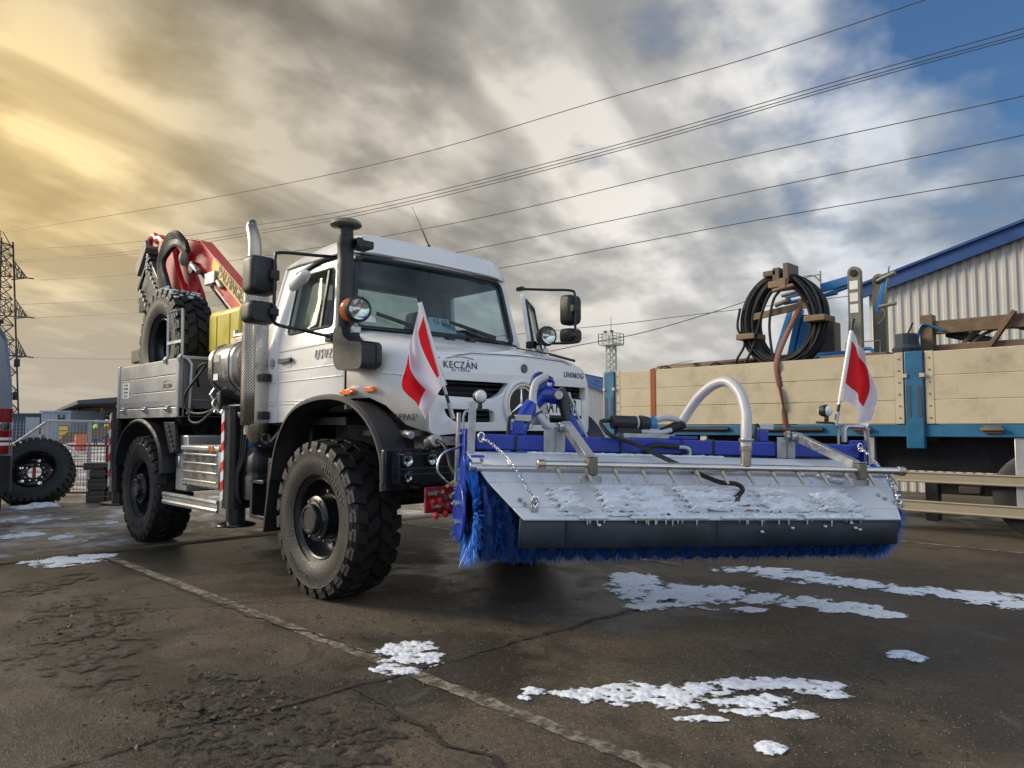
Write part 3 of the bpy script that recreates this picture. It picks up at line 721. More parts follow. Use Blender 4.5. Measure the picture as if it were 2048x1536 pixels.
for i in range(10):
    a = 2 * math.pi * i / 10; c = Vector((math.cos(a) * 0.187, 0, math.sin(a) * 0.187)); nb.cyl(c + Vector((0, -0.02, 0)), c + Vector((0, -0.058, 0)), 0.015, 0.012, 6)
for i in range(6):
    a = 2 * math.pi * i / 6 + 0.2; c = Vector((math.cos(a) * 0.139, 0, math.sin(a) * 0.139)); nb.cyl(c + Vector((0, -0.17, 0)), c + Vector((0, -0.193, 0)), 0.009, 0.008, 6)
NUTS = nb.mesh('wheel_nuts', 'galvanised')
def wheel(parent, loc, rz=0.0, ry=0.0, name='wheel', hub=True):
    w = empty(name); w.parent = parent; w.location = loc; w.rotation_euler = (0, ry, rz)
    parts = [('tyre', TYRE), ('sidewall', WALL), ('maker_lettering', TXT1), ('model_lettering', TXT2), ('rim', RIM)]
    if hub: parts += [('hub', HUB), ('wheel_nuts', NUTS)]
    for n_, me in parts:
        o = bpy.data.objects.new(n_, me); COL.objects.link(o); o.parent = w
        if n_ in ('rim', 'hub', 'wheel_nuts'): o.scale = (1.08, 1, 1.08)
    return w
WZ = 0.592
wheel(truck, (0, -1.0, WZ), 0, R(8)); wheel(truck, (-3.85, -1.0, WZ), 0, R(140))
wheel(truck, (0, 1.0, WZ), math.pi); wheel(truck, (-3.85, 1.0, WZ), math.pi)

# ---- chassis, axles, driveline
mb = MB()
for s in (-1, 1):
    mb.box((-4.75, s * 0.38 - 0.04, 0.98), (0.98, s * 0.38 + 0.04, 1.20))
for x in (-4.6, -3.4, -2.3, -1.2, 0.1, 0.85): mb.box((x - 0.05, -0.36, 1.0), (x + 0.05, 0.36, 1.16))
T(mb, 'chassis_frame', 'chassis', bevel=0.01)
for x in (0, -3.85):
    mb = MB(); mb.cyl((x, -0.78, 0.72), (x, 0.78, 0.72), 0.085, seg=14); mb.ball((x, 0.08, 0.72), (0.22, 0.2, 0.2))
    for s in (-1, 1):
        mb.box((x - 0.12, s * 0.80 - 0.08, 0.48), (x + 0.12, s * 0.80 + 0.08, 0.84)); mb.cyl((x + 0.15, s * 0.55, 0.72), (x + 0.18, s * 0.5, 1.3), 0.07, seg=12)
        mb.cyl((x - 0.12, s * 0.62, 0.72), (x - 0.14, s * 0.60, 1.35), 0.035, seg=10)
    T(mb, 'axle', 'chassis')
mb = MB(); mb.box((-0.65, -0.34, 0.75), (0.80, 0.34, 1.5)); mb.box((-1.7, -0.25, 0.72), (-0.65, 0.25, 1.15)); mb.cyl((-3.7, 0.05, 0.74), (-1.7, 0, 0.85), 0.05); mb.box((-2.9, 0.45, 0.62), (-1.5, 1.1, 1.15)); mb.box((0.8, -0.30, 0.80), (0.92, 0.30, 1.10))
T(mb, 'driveline', 'chassis', bevel=0.03)

# ---- cab shell
def hw(x, z):
    y = 1.03 if z < 1.95 else 1.03 - (z - 1.95) * 0.18
    return y
def side_map(s, out=0.0): return lambda x, z: (x, s * (hw(x, z) + out), z)
side_out = [(-1.21, 1.32), (-1.235, 2.0), (-1.20, 2.2), (-1.06, 2.72), (-0.115, 2.72), (0.02, 2.05), (0.17, 2.02), (0.17, 1.42), (0.14, 1.42), (0.14, 1.98), (-0.035, 2.055), (-0.165, 2.64), (-0.862, 2.64), (-0.935, 2.05), (-0.935, 1.32)]
door_out = [(-0.929, 1.325), (-0.47, 1.325), (-0.38, 1.40), (-0.24, 1.465), (-0.05, 1.50), (0.134, 1.505), (0.134, 1.975), (-0.041, 2.052), (-0.170, 2.633), (-0.856, 2.633), (-0.929, 2.05)]
win = round_poly([(-0.805, 2.075), (-0.085, 2.085), (-0.205, 2.585), (-0.775, 2.575)], 0.05)
for s in (-1, 1):
    panel('side_panel', side_out, [], side_map(s), 0.05, 'white_paint', truck, cv=(1.95,), out=(0, s, 0), bevel=0.006)
def make_door(s, openrad=0.0):
    d = empty('door'); d.parent = truck; H = Vector((0.134, s * 1.0, 0))
    d.location = H
    def place(o):
        o.parent = d; o.matrix_parent_inverse = Matrix.Translation(-H)
    panel('door_skin', round_poly(door_out, 0.03), [win], side_map(s, 0.002), 0.04, 'white_paint', None, cv=(1.95,), bevel=0.004, out=(0, s, 0))
    place(bpy.context.scene.objects[-1] if False else COL.objects[-1])
    panel('window_pane', [(x, z) for x, z in win], [], side_map(s, -0.018), 0.004, 'side_glass'); place(COL.objects[-1])
    fr = [Vector((x, s * (hw(x, z) + 0.003), z)) for x, z in win]
    MB().tube(fr, 0.011, 6, closed=True).build('window_seal', 'black_plastic'); place(COL.objects[-1])
    mb = MB(); p0 = (-0.27, s * (hw(0, 2.08) - 0.004), 2.08); p1 = (-0.29, s * (hw(0, 2.58) - 0.004), 2.58); mb.bar(p0, p1, 0.028, 0.02, (0, 1, 0)); mb.build('quarter_bar', 'black_plastic'); place(COL.objects[-1])
    mb = MB()
    for z, h, x0 in ((1.755, 0.008, -0.915), (1.665, 0.010, -0.915), (1.50, 0.006, -0.90), (1.475, 0.006, -0.90)):
        mb.prism([(x0, z), (0.12 if z > 1.52 else -0.30, z + (0.01 if z > 1.52 else 0)), (0.12 if z > 1.52 else -0.30, z + h + (0.01 if z > 1.52 else 0)), (x0, z + h)], lambda u, v_, t: (u, s * t, v_), 1.031, 1.0375)
    mb.build('pressed_line', 'white_paint', bevel=0.003); place(COL.objects[-1])
    MB().prism([(-0.90, 1.925), (0.115, 1.945), (0.115, 1.951), (-0.90, 1.931)], lambda u, v_, t: (u, s * t, v_), 1.03, 1.0335).build('groove', 'grey_print'); place(COL.objects[-1])
    mb = MB(); mb.prism(rrect(-0.80, 1.79, -0.68, 1.90, 0.03), lambda u, v_, t: (u, s * t, v_), 1.031, 1.0365); mb.build('handle_recess', 'white_paint'); place(COL.objects[-1])
    mb = MB(); mb.prism(round_poly([(-0.87, 1.825), (-0.66, 1.835), (-0.655, 1.868), (-0.80, 1.862), (-0.87, 1.872)], 0.012), lambda u, v_, t: (u, s * t, v_), 1.040, 1.066); mb.build('handle', 'black_plastic', bevel=0.006); place(COL.objects[-1])
    if s < 0:
        text_mb('U5023', 0.105, 0.010, 1.15, 0.30, 0.0).xform(frame((-0.15, -1.037, 1.865), (1, 0, 0.02), (0, 0, 1))).build('model_badge', 'badge_silver'); place(COL.objects[-1])
    if openrad: d.rotation_euler = (0, 0, openrad)
    return d
make_door(-1)
dl = make_door(1, -R(55))
tag(dl, 'open driver door')
# round badge behind the right door
mb = MB(); mb.cyl((-1.03, -1.029, 1.84), (-1.03, -1.034, 1.84), 0.045, seg=28); T(mb, 'round_badge', 'black_print')
mb = MB(); mb.lathe([(0.030, -0.0052), (0.037, -0.0062), (0.040, -0.0052)], (-1.03, -1.029, 1.84), (0, 1, 0), 28); mb.prism([(-1.035, 1.822), (-1.022, 1.83), (-1.025, 1.862), (-1.042, 1.852)], lambda u, v_, t: (u, t, v_), -1.0335, -1.036); T(mb, 'badge_ring', 'white_print')
# pressed sill step on the rear quarter
mb = MB()
for z in (1.475, 1.50, 1.665): mb.box((-1.20, -1.0365, z), (-0.95, -1.031, z + 0.007))
T(mb, 'quarter_pressing', 'white_paint', bevel=0.002)
# rear wall with two windows
def rear_map(y, z): return (-1.215 - 0.02 * min(1, (z - 1.32) / 0.68) + (max(0, z - 2.0) * 0.24), y, z)
rw = [round_poly([(-0.70, 2.16), (0.66, 2.16), (0.62, 2.63), (-0.65, 2.63)], 0.07)]
panel('rear_wall', [(-1.028, 1.32), (1.028, 1.32), (1.028, 1.95), (0.90, 2.70), (-0.90, 2.70), (-1.028, 1.95)], rw, rear_map, 0.05, 'white_paint', truck, cv=(2.0,), out=(-1, 0, 0))
panel('rear_lining', [(-0.97, 1.36), (0.97, 1.36), (0.97, 1.95), (0.85, 2.68), (-0.85, 2.68), (-0.97, 1.95)], rw, lambda y, z: (rear_map(y, z)[0] + 0.07, y, z), 0.01, 'interior_light', truck, cv=(2.0,), out=(1, 0, 0))
for h in rw: panel('rear_window', h, [], lambda y, z: (rear_map(y, z)[0] - 0.01, y, z), 0.004, 'side_glass', truck)
# windscreen surround
def ws_map(y, z): return (0.105 - (z - 2.05) * 0.20 - 0.07 * (y / 0.9) ** 2, y, z)
ws_hole = round_poly([(-0.885, 2.075), (0.885, 2.075), (0.805, 2.675), (-0.805, 2.675)], 0.085, 5)
cuts = [i * 0.15 for i in range(-6, 7)]
panel('windscreen_surround', [(-1.005, 1.99), (1.005, 1.99), (1.005, 2.05), (0.888, 2.735), (-0.888, 2.735), (-1.005, 2.05)], [ws_hole], ws_map, 0.05, 'white_paint', truck, cu=cuts, bevel=0.004, out=(1, 0, 0))
def dense(poly, k=10):
    out = []
    for i in range(len(poly)):
        a = Vector(poly[i]); b = Vector(poly[(i + 1) % len(poly)]); m_ = max(1, int((b - a).length / 0.1))
        out += [tuple(a.lerp(b, j / m_)) for j in range(m_)]
    return out
panel('windscreen', ws_hole, [], lambda y, z: Vector(ws_map(y, z)) + Vector((-0.012, 0, 0)), 0.005, 'windscreen_glass', truck, cu=cuts, angle=60)
MB().tube([Vector(ws_map(y, z)) + Vector((0.006, 0, 0)) for y, z in dense(ws_hole)], 0.021, 8, closed=True).build('windscreen_seal', 'black_plastic', truck)
# roof
def half_sec(x, pts, zs=1.0):
    return [(x, -y, z) for y, z in reversed(pts)] + [(x, y, z) for y, z in pts[1:]] if pts[0][0] == 0 else None
rs = [(-1.09, [(0, 2.745), (0.66, 2.745), (0.78, 2.735), (0.86, 2.72), (0.885, 2.70)]),
      (-1.07, [(0, 2.80), (0.66, 2.795), (0.78, 2.78), (0.86, 2.745), (0.893, 2.70)]),
      (-1.00, [(0, 2.855), (0.66, 2.845), (0.77, 2.825), (0.85, 2.765), (0.897, 2.70)]),
      (-0.60, [(0, 2.885), (0.66, 2.875), (0.77, 2.855), (0.85, 2.785), (0.900, 2.70)]),
      (-0.14, [(0, 2.895), (0.66, 2.885), (0.77, 2.865), (0.85, 2.795), (0.895, 2.70)]),
      (-0.055, [(0, 2.88), (0.66, 2.87), (0.76, 2.845), (0.83, 2.785), (0.875, 2.70)]),
      (-0.02, [(0, 2.84), (0.65, 2.83), (0.74, 2.81), (0.80, 2.765), (0.845, 2.70)]),
      (0.005, [(0, 2.72), (0.64, 2.72), (0.72, 2.715), (0.77, 2.71), (0.80, 2.70)])]
secs = [[Vector(p) for p in half_sec(x, pts)] for x, pts in rs]
for sec in secs[-2:]:
    for p in sec: p.x -= 0.055 * (p.y / 0.85) ** 2
MB().loft(secs).build('roof', 'white_paint', truck, angle=50)
panel('headliner', [(-0.95, -0.80), (-0.06, -0.78), (-0.06, 0.78), (-0.95, 0.80)], [], lambda x, y: (x, y, 2.705), 0.01, 'interior_light', truck)
mb = MB()
for s in (-1, 1): mb.bar((-1.05, s * 0.900, 2.70), (-0.10, s * 0.895, 2.70), 0.012, 0.012)
T(mb, 'roof_gutter', 'black_plastic')
# floor
T(MB().box((-1.18, -1.0, 1.30), (0.12, 1.0, 1.36)), 'cab_floor', 'chassis')
# bonnet
bs = [(0.10, [(0, 2.065), (0.80, 2.05), (0.93, 2.025), (0.985, 1.97), (1.03, 1.80), (1.03, 1.50)]),
      (0.17, [(0, 2.05), (0.79, 2.035), (0.92, 2.005), (0.985, 1.945), (1.03, 1.78), (1.03, 1.50)]),
      (0.45, [(0, 1.985), (0.77, 1.965), (0.89, 1.92), (0.965, 1.85), (1.01, 1.70), (1.012, 1.50)]),
      (0.62, [(0, 1.945), (0.76, 1.92), (0.86, 1.87), (0.93, 1.80), (0.975, 1.66), (0.98, 1.44)]),
      (0.80, [(0, 1.89), (0.75, 1.865), (0.83, 1.82), (0.885, 1.75), (0.925, 1.62), (0.93, 1.30)]),
      (0.92, [(0, 1.85), (0.74, 1.82), (0.81, 1.78), (0.855, 1.71), (0.885, 1.59), (0.885, 1.26)]),
      (0.975, [(0, 1.815), (0.735, 1.785), (0.80, 1.75), (0.838, 1.69), (0.865, 1.58), (0.862, 1.25)])]
secs = []
for x, pts in bs:
    sec = half_sec(x, pts)
    f = max(0, (x - 0.5) / 0.5)
    secs.append([Vector((px + 0.07 * f * (1 - (y / 0.87) ** 2), y, z)) for px, y, z in sec])
MB().loft(secs, closed=False).build('bonnet', 'white_paint', truck, angle=24)
o = COL.objects[-1]; md = o.modifiers.new('solid', 'SOLIDIFY'); md.thickness = 0.02; md.offset = -1
for s in (-1, 1): T(MB().tube([(0.18, s * 1.0315, 1.715), (0.45, s * 1.0105, 1.690), (0.62, s * 0.970, 1.672), (0.80, s * 0.917, 1.650), (0.92, s * 0.876, 1.630)], 0.006, 6, smooth=4), 'bonnet_swage', 'white_paint', angle=60)
# bonnet shut line, centre crease and scuttle
mb = MB(); mb.tube([(0.965 - 0.0, -0.80, 1.772), (1.0, -0.5, 1.823), (1.02, 0, 1.838), (1.0, 0.5, 1.823), (0.965, 0.80, 1.772)], 0.0035, 5); T(mb, 'bonnet_shut_line', 'black_print')
# front face
def front_x(y): return 0.975 + 0.07 * (1 - (y / 0.87) ** 2)
def fm_front(out=0.0, lean=0.0): return lambda y, z: (front_x(y) + out + (z - 1.5) * lean, y, z)
cu = [i * 0.1 for i in range(-8, 9)]
band = round_poly([(-0.84, 1.665), (0.84, 1.665), (0.825, 1.715), (0.795, 1.765), (0.735, 1.792), (0, 1.822), (-0.735, 1.792), (-0.795, 1.765), (-0.825, 1.715)], 0.012, 2)
panel('bonnet_lip', band, [], fm_front(0.035, -0.12), 0.07, 'white_paint', truck, cu=cu, bevel=0.012, out=(1, 0, 0))
slots = []
for s in (-1, 1):
    slots.append(round_poly([(s * 0.81, 1.505), (s * 0.335, 1.49), (s * 0.235, 1.535), (s * 0.165, 1.615), (s * 0.81, 1.62)], 0.022)[::1])
    slots.append(round_poly([(s * 0.66, 1.318), (s * 0.30, 1.318), (s * 0.315, 1.405), (s * 0.76, 1.415), (s * 0.73, 1.36)], 0.022))
circ = [(-0.03 + 0.21 * math.cos(2 * math.pi * i / 36), 1.455 + 0.21 * math.sin(2 * math.pi * i / 36)) for i in range(36)]
def shrink(c, k): return [((y + 0.03) * k - 0.03, 1.455 + (z - 1.455) * k) for y, z in c]
face = round_poly([(-0.865, 1.245), (-0.80, 1.225), (-0.45, 1.255), (0.45, 1.255), (0.80, 1.225), (0.865, 1.245), (0.87, 1.56), (0.84, 1.68), (-0.84, 1.68), (-0.87, 1.56)], 0.03, 3)
fslots = []
for h in slots: fslots.append([(max(-0.82, min(0.82, y)), z) for y, z in h])
panel('grille_face', face, fslots + [shrink(circ, 0.62)], fm_front(0.012, 0.02), 0.06, 'white_paint', truck, cu=cu, bevel=0.012, out=(1, 0, 0))
# bright bezels round the slots and the centre ring
mb = MB(); mb.tube([Vector(fm_front(0.018)(y, z)) for y, z in shrink(circ, 0.86)], 0.020, 8, closed=True); T(mb, 'ring_surround', 'white_paint', angle=60)
mb = MB(); mb.tube([Vector(fm_front(0.028)(y, z)) for y, z in shrink(circ, 0.74)], 0.009, 6, closed=True); T(mb, 'emblem_ring', 'chrome', angle=60)
mb = MB(); mb.prism(shrink(circ, 0.73), lambda y, z, t: (t, y, z), 1.0, 1.052); T(mb, 'emblem_disc', 'black_print')
mb = MB()
for k in range(3):
    a = R(90 + 120 * k); c = Vector((1.054, -0.03, 1.455)); d = Vector((0, math.cos(a), math.sin(a))); n_ = Vector((0, -d.z, d.y))
    tip = c + d * 0.142
    mb.add([c + n_ * 0.016, c - n_ * 0.016, tip, c + Vector((0.014, 0, 0)), c - d * 0.01], [(0, 3, 2), (3, 1, 2), (0, 4, 3), (4, 1, 3)])
T(mb, 'emblem_star', 'chrome', angle=5)
panel('grille_backing', [(-0.84, 1.27), (0.84, 1.27), (0.84, 1.65), (-0.84, 1.65)], [], fm_front(-0.13), 0.02, 'chassis', truck, cu=cu, out=(1, 0, 0))
for k in range(9):
    z = 1.30 + k * 0.038
    mb = MB(); mb.tube([Vector(fm_front(-0.055)(y, z)) for y in [i * 0.16 - 0.80 for i in range(11)]], 0.009, 5); T(mb, 'grille_slat', 'black_plastic')
# number plate on its carrier
PXX = 1.066
mb = MB(); mb.box((PXX - 0.02, 0.13, 1.35), (PXX, 0.68, 1.525)); T(mb, 'number_plate_frame', 'black_plastic', bevel=0.005)
mb = MB(); mb.box((PXX + 0.0005, 0.145, 1.378), (PXX + 0.004, 0.668, 1.512)); plate = T(mb, 'number_plate', 'white_print', bevel=0.002)
pt = text_mb('AA HF·532', 0.15, 0.002, 0.98, 0.0, 0.003)
for p_ in pt.v: p_.x *= 0.60
pt.xform(frame((PXX + 0.005, 0.405, 1.446), (0, 1, 0), (0, 0, 1))).build('plate_number', 'black_print', plate)
# lettering on the bonnet lip and flank
bl = fm_front(0.0365, -0.12)
def on_lip(y, z): return Vector(bl(y, z)) + Vector((0.002, 0, 0))
lettering('owner_lettering', 'KECZÁN', 0.072, on_lip(-0.62, 1.727), (0.11, 1, 0), (-0.12, 0, 1), 'black_print', truck, spacing=1.08)
lettering('owner_lettering_line', 'ÉS TÁRSA', 0.026, on_lip(-0.62, 1.690), (0.11, 1, 0), (-0.12, 0, 1), 'black_print', truck, spacing=1.5)
MB().tube([on_lip(-0.74, 1.772), on_lip(-0.67, 1.787), on_lip(-0.58, 1.789), on_lip(-0.50, 1.776)], 0.002, 4).build('owner_swoosh', 'black_print', truck)
lettering('make_lettering', 'UNIMOG', 0.066, on_lip(0.63, 1.715), (-0.11, 1, 0), (-0.12, 0, 1), 'grey_print', truck, spacing=1.15, shear=0.25, bold=0.001)
mb = MB(); mb.lathe([(0.0, 0.004), (0.026, 0.004), (0.030, 0.008), (0.034, 0.004), (0.036, 0.0)], on_lip(0.0, 1.735), (1, 0, 0), 28); T(mb, 'bonnet_emblem', 'grey_print')
lettering('dealer_lettering', 'PAPPAS*', 0.064, (0.785, -0.944, 1.352), (0.93, 0.27, 0), (0, 0, 1), 'black_print', truck, spacing=1.05)
# lower body: inner wings, chin corners, radiator shadow box
mb = MB(); mb.box((0.2, -0.9, 1.22), (0.92, 0.9, 1.26)); mb.box((0.72, -0.8, 1.0), (0.86, 0.8, 1.24)); T(mb, 'front_underbody', 'chassis')
for s in (-1, 1):
    T(MB().box((-0.62, s * 0.62 - 0.02, 1.0), (0.66, s * 0.62 + 0.02, 1.62)), 'inner_wing', 'chassis')
    T(MB().box((-0.70, min(s * 0.645, s * 0.95), 1.56), (0.50, max(s * 0.645, s * 0.95), 1.60)), 'wing_liner', 'chassis')

# ---- wheel arches
def arch(name, pts, y0, y1, lip, parent=truck, th=0.02, drop=0.03):
    pts = spline([Vector((x, 0, z)) for x, z in pts], 6)
    s = -1 if y1 < 0 else 1
    secs = []
    n = len(pts)
    for i, p in enumerate(pts):
        d = (pts[min(i + 1, n - 1)] - pts[max(i - 1, 0)]).normalized(); out = Vector((-d.z, 0, d.x))
        if out.z < 0 and abs(d.x) > 0.2: out = -out
        cen = Vector((0.12, 0, 0.75)) if parent is truck else Vector((0, 0, 0))
        if out.dot(p - arch_c) < 0: out = -out
        def P(o_, y): q = p + out * o_; return Vector((q.x, y, q.z))
        secs.append([P(drop, y0), P(drop * 0.8, y0 + (y1 - y0) * 0.6), P(0.008, y1 - s * 0.02), P(-0.012, y1), P(-lip, y1), P(-lip, y1 - s * 0.015), P(-0.03, y1 - s * 0.03), P(drop - th - 0.01, y0 + (y1 - y0) * 0.55), P(drop - th, y0)])
    return MB().loft(secs).build(name, 'black_plastic', parent, angle=40)
front_arch = [(-0.66, 0.86), (-0.60, 1.08), (-0.50, 1.26), (-0.32, 1.42), (-0.04, 1.50), (0.30, 1.515), (0.58, 1.45), (0.80, 1.30), (0.93, 1.09), (0.95, 0.86)]
rear_arch = [(-4.60, 0.84), (-4.52, 1.05), (-4.30, 1.26), (-3.95, 1.365), (-3.62, 1.345), (-3.32, 1.22), (-3.13, 1.02), (-3.08, 0.80)]
for s in (-1, 1):
    arch_c = Vector((0.1, 0, 0.7)); arch('front_wheel_arch', front_arch, s * 0.985, s * 1.235, 0.03, drop=-0.035)
    arch_c = Vector((-3.85, 0, 0.6)); arch('rear_wheel_arch', rear_arch, s * 0.80, s * 1.235, 0.03, drop=0.0)
    # mud flaps
    mb = MB(); mb.prism([(-0.66, 0.98), (-0.63, 0.98), (-0.74, 0.42), (-0.77, 0.42)], lambda u, v_, t: (u, s * t, v_), 0.80, 1.225); T(mb, 'mud_flap', 'black_plastic', bevel=0.005)
    mb = MB(); mb.box((-0.69, min(s * 0.95, s * 1.22), 0.99), (-0.60, max(s * 0.95, s * 1.22), 1.03)); T(mb, 'arch_bracket', 'chassis')
# fender joint of the forward flare to the bumper
for s in (-1, 1): T(MB().prism([(0.90, 1.10), (0.952, 1.13), (0.952, 0.90), (0.92, 0.88)], lambda u, v_, t: (u, s * t, v_), 1.17, 1.232), 'bumper_end', 'black_plastic', bevel=0.008)

# ---- bumper and lamps
for s in (-1, 1):
    mb = MB(); mb.prism([(s * 1.215, 0.89), (s * 1.225, 1.135), (s * 0.70, 1.135), (s * 0.70, 0.89)], lambda u, v_, t: (t, u, v_), 0.90, 0.955); T(mb, 'bumper', 'black_steel', bevel=0.012)
    mb = MB(); mb.prism(rrect(min(s * 1.17, s * 0.72), 0.90, max(s * 1.17, s * 0.72), 1.125, 0.03), lambda u, v_, t: (t, u, v_), 0.958, 0.965); T(mb, 'lamp_panel', 'black_plastic')
    ring = rrect(min(s * 1.165, s * 0.715), 0.895, max(s * 1.165, s * 0.715), 1.130, 0.03)
    gp = empty('lamp_guard'); gp.parent = truck
    MB().tube([(1.04, u, v_) for u, v_ in ring], 0.007, 6, closed=True).build('guard_hoop', 'black_steel', gp)
    for z in (0.965, 1.005, 1.10): MB().tube([(0.965, s * 1.15, z), (1.045, s * 1.135, z), (1.045, s * 0.74, z), (0.965, s * 0.73, z)], 0.005, 6).build('guard_bar', 'black_steel', gp)
    for y, z, r in ((1.05, 1.06, 0.046), (0.84, 1.065, 0.046), (1.045, 0.945, 0.034)):
        lp = empty('headlamp'); lp.parent = truck; lp.location = (0.965, s * y, z)
        MB().lathe([(r + 0.012, 0.0), (r + 0.012, 0.02), (r, 0.024), (r * 0.92, 0.012)], (0, 0, 0), (1, 0, 0), 24).build('bezel', 'black_steel', lp)
        MB().lathe([(r, 0.016), (r * 0.7, 0.004), (r * 0.3, 0.0), (0.0, 0.0)], (0, 0, 0), (1, 0, 0), 24).build('reflector', 'reflector', lp)
        MB().lathe([(r, 0.020), (r * 0.6, 0.030), (0.0, 0.033)], (0, 0, 0), (1, 0, 0), 24).build('lens', 'side_glass', lp, angle=60)
mb = MB(); mb.box((0.86, -0.70, 0.90), (0.95, 0.70, 1.12)); mb.box((0.92, -0.42, 0.80), (1.10, 0.42, 1.18)); T(mb, 'implement_mount', 'chassis', bevel=0.015)
# hydraulic coupling plate under the bumper
cp = empty('coupling_plate'); cp.parent = truck
mb = MB(); mb.box((1.04, -0.96, 0.70), (1.06, -0.66, 0.875)); mb.build('plate', 'red_tag', cp, bevel=0.004)
for k, (y, z) in enumerate(((-0.93, 0.83), (-0.87, 0.835), (-0.80, 0.80), (-0.90, 0.74), (-0.82, 0.745), (-0.74, 0.76))):
    MB().cyl((1.06, y, z), (1.12, y + 0.01, z + 0.01), 0.016, seg=10).build('coupler', 'galvanised', cp)
    MB().lathe([(0.0, 0.0), (0.018, 0.004), (0.022, 0.025), (0.010, 0.045), (0, 0.05)], (1.12, y - 0.02, z - 0.03), (0.3, -0.1, -1), 10).build('dust_cap', 'red_print', cp)
for k, (y, z) in enumerate(((-0.80, 0.87), (-0.80, 0.79))):
    MB().cyl((1.08, y, z), (1.14, y + 0.10, z + 0.08), 0.012, seg=8).cyl((1.14, y + 0.10, z + 0.08), (1.16, y + 0.13, z + 0.10), 0.018, seg=8).build('plug_lead', 'galvanised' if k else 'yellow_print', cp)
# front service couplings above the bumper
mb = MB(); mb.cyl((0.92, -0.82, 1.18), (1.05, -0.86, 1.19), 0.045, seg=14); mb.cyl((1.0, -0.55, 1.2), (1.1, -0.57, 1.21), 0.03, seg=12); mb.box((0.9, -0.80, 1.15), (0.95, -0.45, 1.22)); mb.cyl((0.85, -0.98, 1.235), (0.95, -1.0, 1.225), 0.028, seg=10); T(mb, 'air_couplings', 'aluminium', bevel=0.006)
mb = MB(); mb.tube([(1.05, -0.86, 1.19), (1.14, -0.86, 1.15), (1.25, -0.9, 1.02), (1.42, -1.0, 0.98)], 0.014, 8, smooth=6); T(mb, 'electric_cable', 'hose_rubber')
mb = MB(); mb.tube([(0.80, -1.0, 1.2), (0.93, -0.98, 1.10), (0.99, -0.90, 1.14)], 0.008, 6, smooth=5); T(mb, 'brake_line', 'hose_rubber')

# ---- snorkel, lamps, mirrors, wipers, antenna
sn = empty('snorkel'); sn.parent = truck
SX, SY = 0.285, -1.125
mb = MB(); mb.lathe([(0.062, 1.95), (0.062, 2.50), (0.060, 2.505), (0.060, 2.63), (0.064, 2.64), (0.064, 2.70), (0.055, 2.705), (0.057, 2.715), (0.055, 2.725), (0.057, 2.735), (0.055, 2.745), (0.055, 2.79)], (SX, SY, 0), (0, 0, 1), 24); mb.build('intake_pipe', 'black_plastic', sn)
mb = MB(); mb.lathe([(0.055, 2.775), (0.112, 2.785), (0.118, 2.795), (0.112, 2.812), (0.085, 2.832), (0.04, 2.842), (0, 2.843)], (SX, SY, 0), (0, 0, 1), 32); mb.build('intake_cap', 'olive_plate', sn, angle=50)
def sec_rr(cx, cy, z, ax, ay, n=16, pw=3.0):
    o_ = []
    for i in range(n):
        a = 2 * math.pi * i / n; c, s_ = math.cos(a), math.sin(a)
        o_.append(Vector((cx + ax * math.copysign(abs(c) ** (2 / pw), c), cy + ay * math.copysign(abs(s_) ** (2 / pw), s_), z)))
    return o_
mb = MB(); mb.prism(round_poly([(SX - 0.060, 2.02), (SX + 0.060, 2.02), (SX + 0.066, 1.955), (SX + 0.15, 1.905), (SX + 0.30, 1.885), (SX + 0.325, 1.86), (SX + 0.325, 1.725), (SX + 0.29, 1.695), (SX + 0.0, 1.70), (SX - 0.055, 1.76)], 0.035, 4), lambda u, v_, t: (u, t, v_), SY - 0.062, -1.035); mb.build('intake_elbow', 'black_plastic', sn, bevel=0.05, angle=60, segs=4)
mb = MB(); mb.prism(round_poly([(SX + 0.02, 1.705), (SX + 0.31, 1.71), (SX + 0.335, 1.74), (SX + 0.335, 1.87), (SX + 0.30, 1.895), (SX + 0.14, 1.92)], 0.03), lambda u, v_, t: (u, t, v_), -1.065, -1.02); mb.build('flange', 'black_plastic', sn, bevel=0.008)
mb = MB(); mb.box((SX - 0.02, -1.1, 2.62), (SX + 0.12, -0.95, 2.68)); mb.box((SX + 0.06, -1.10, 2.61), (SX + 0.13, -1.05, 2.69)); mb.build('clamp', 'black_plastic', sn, bevel=0.012)
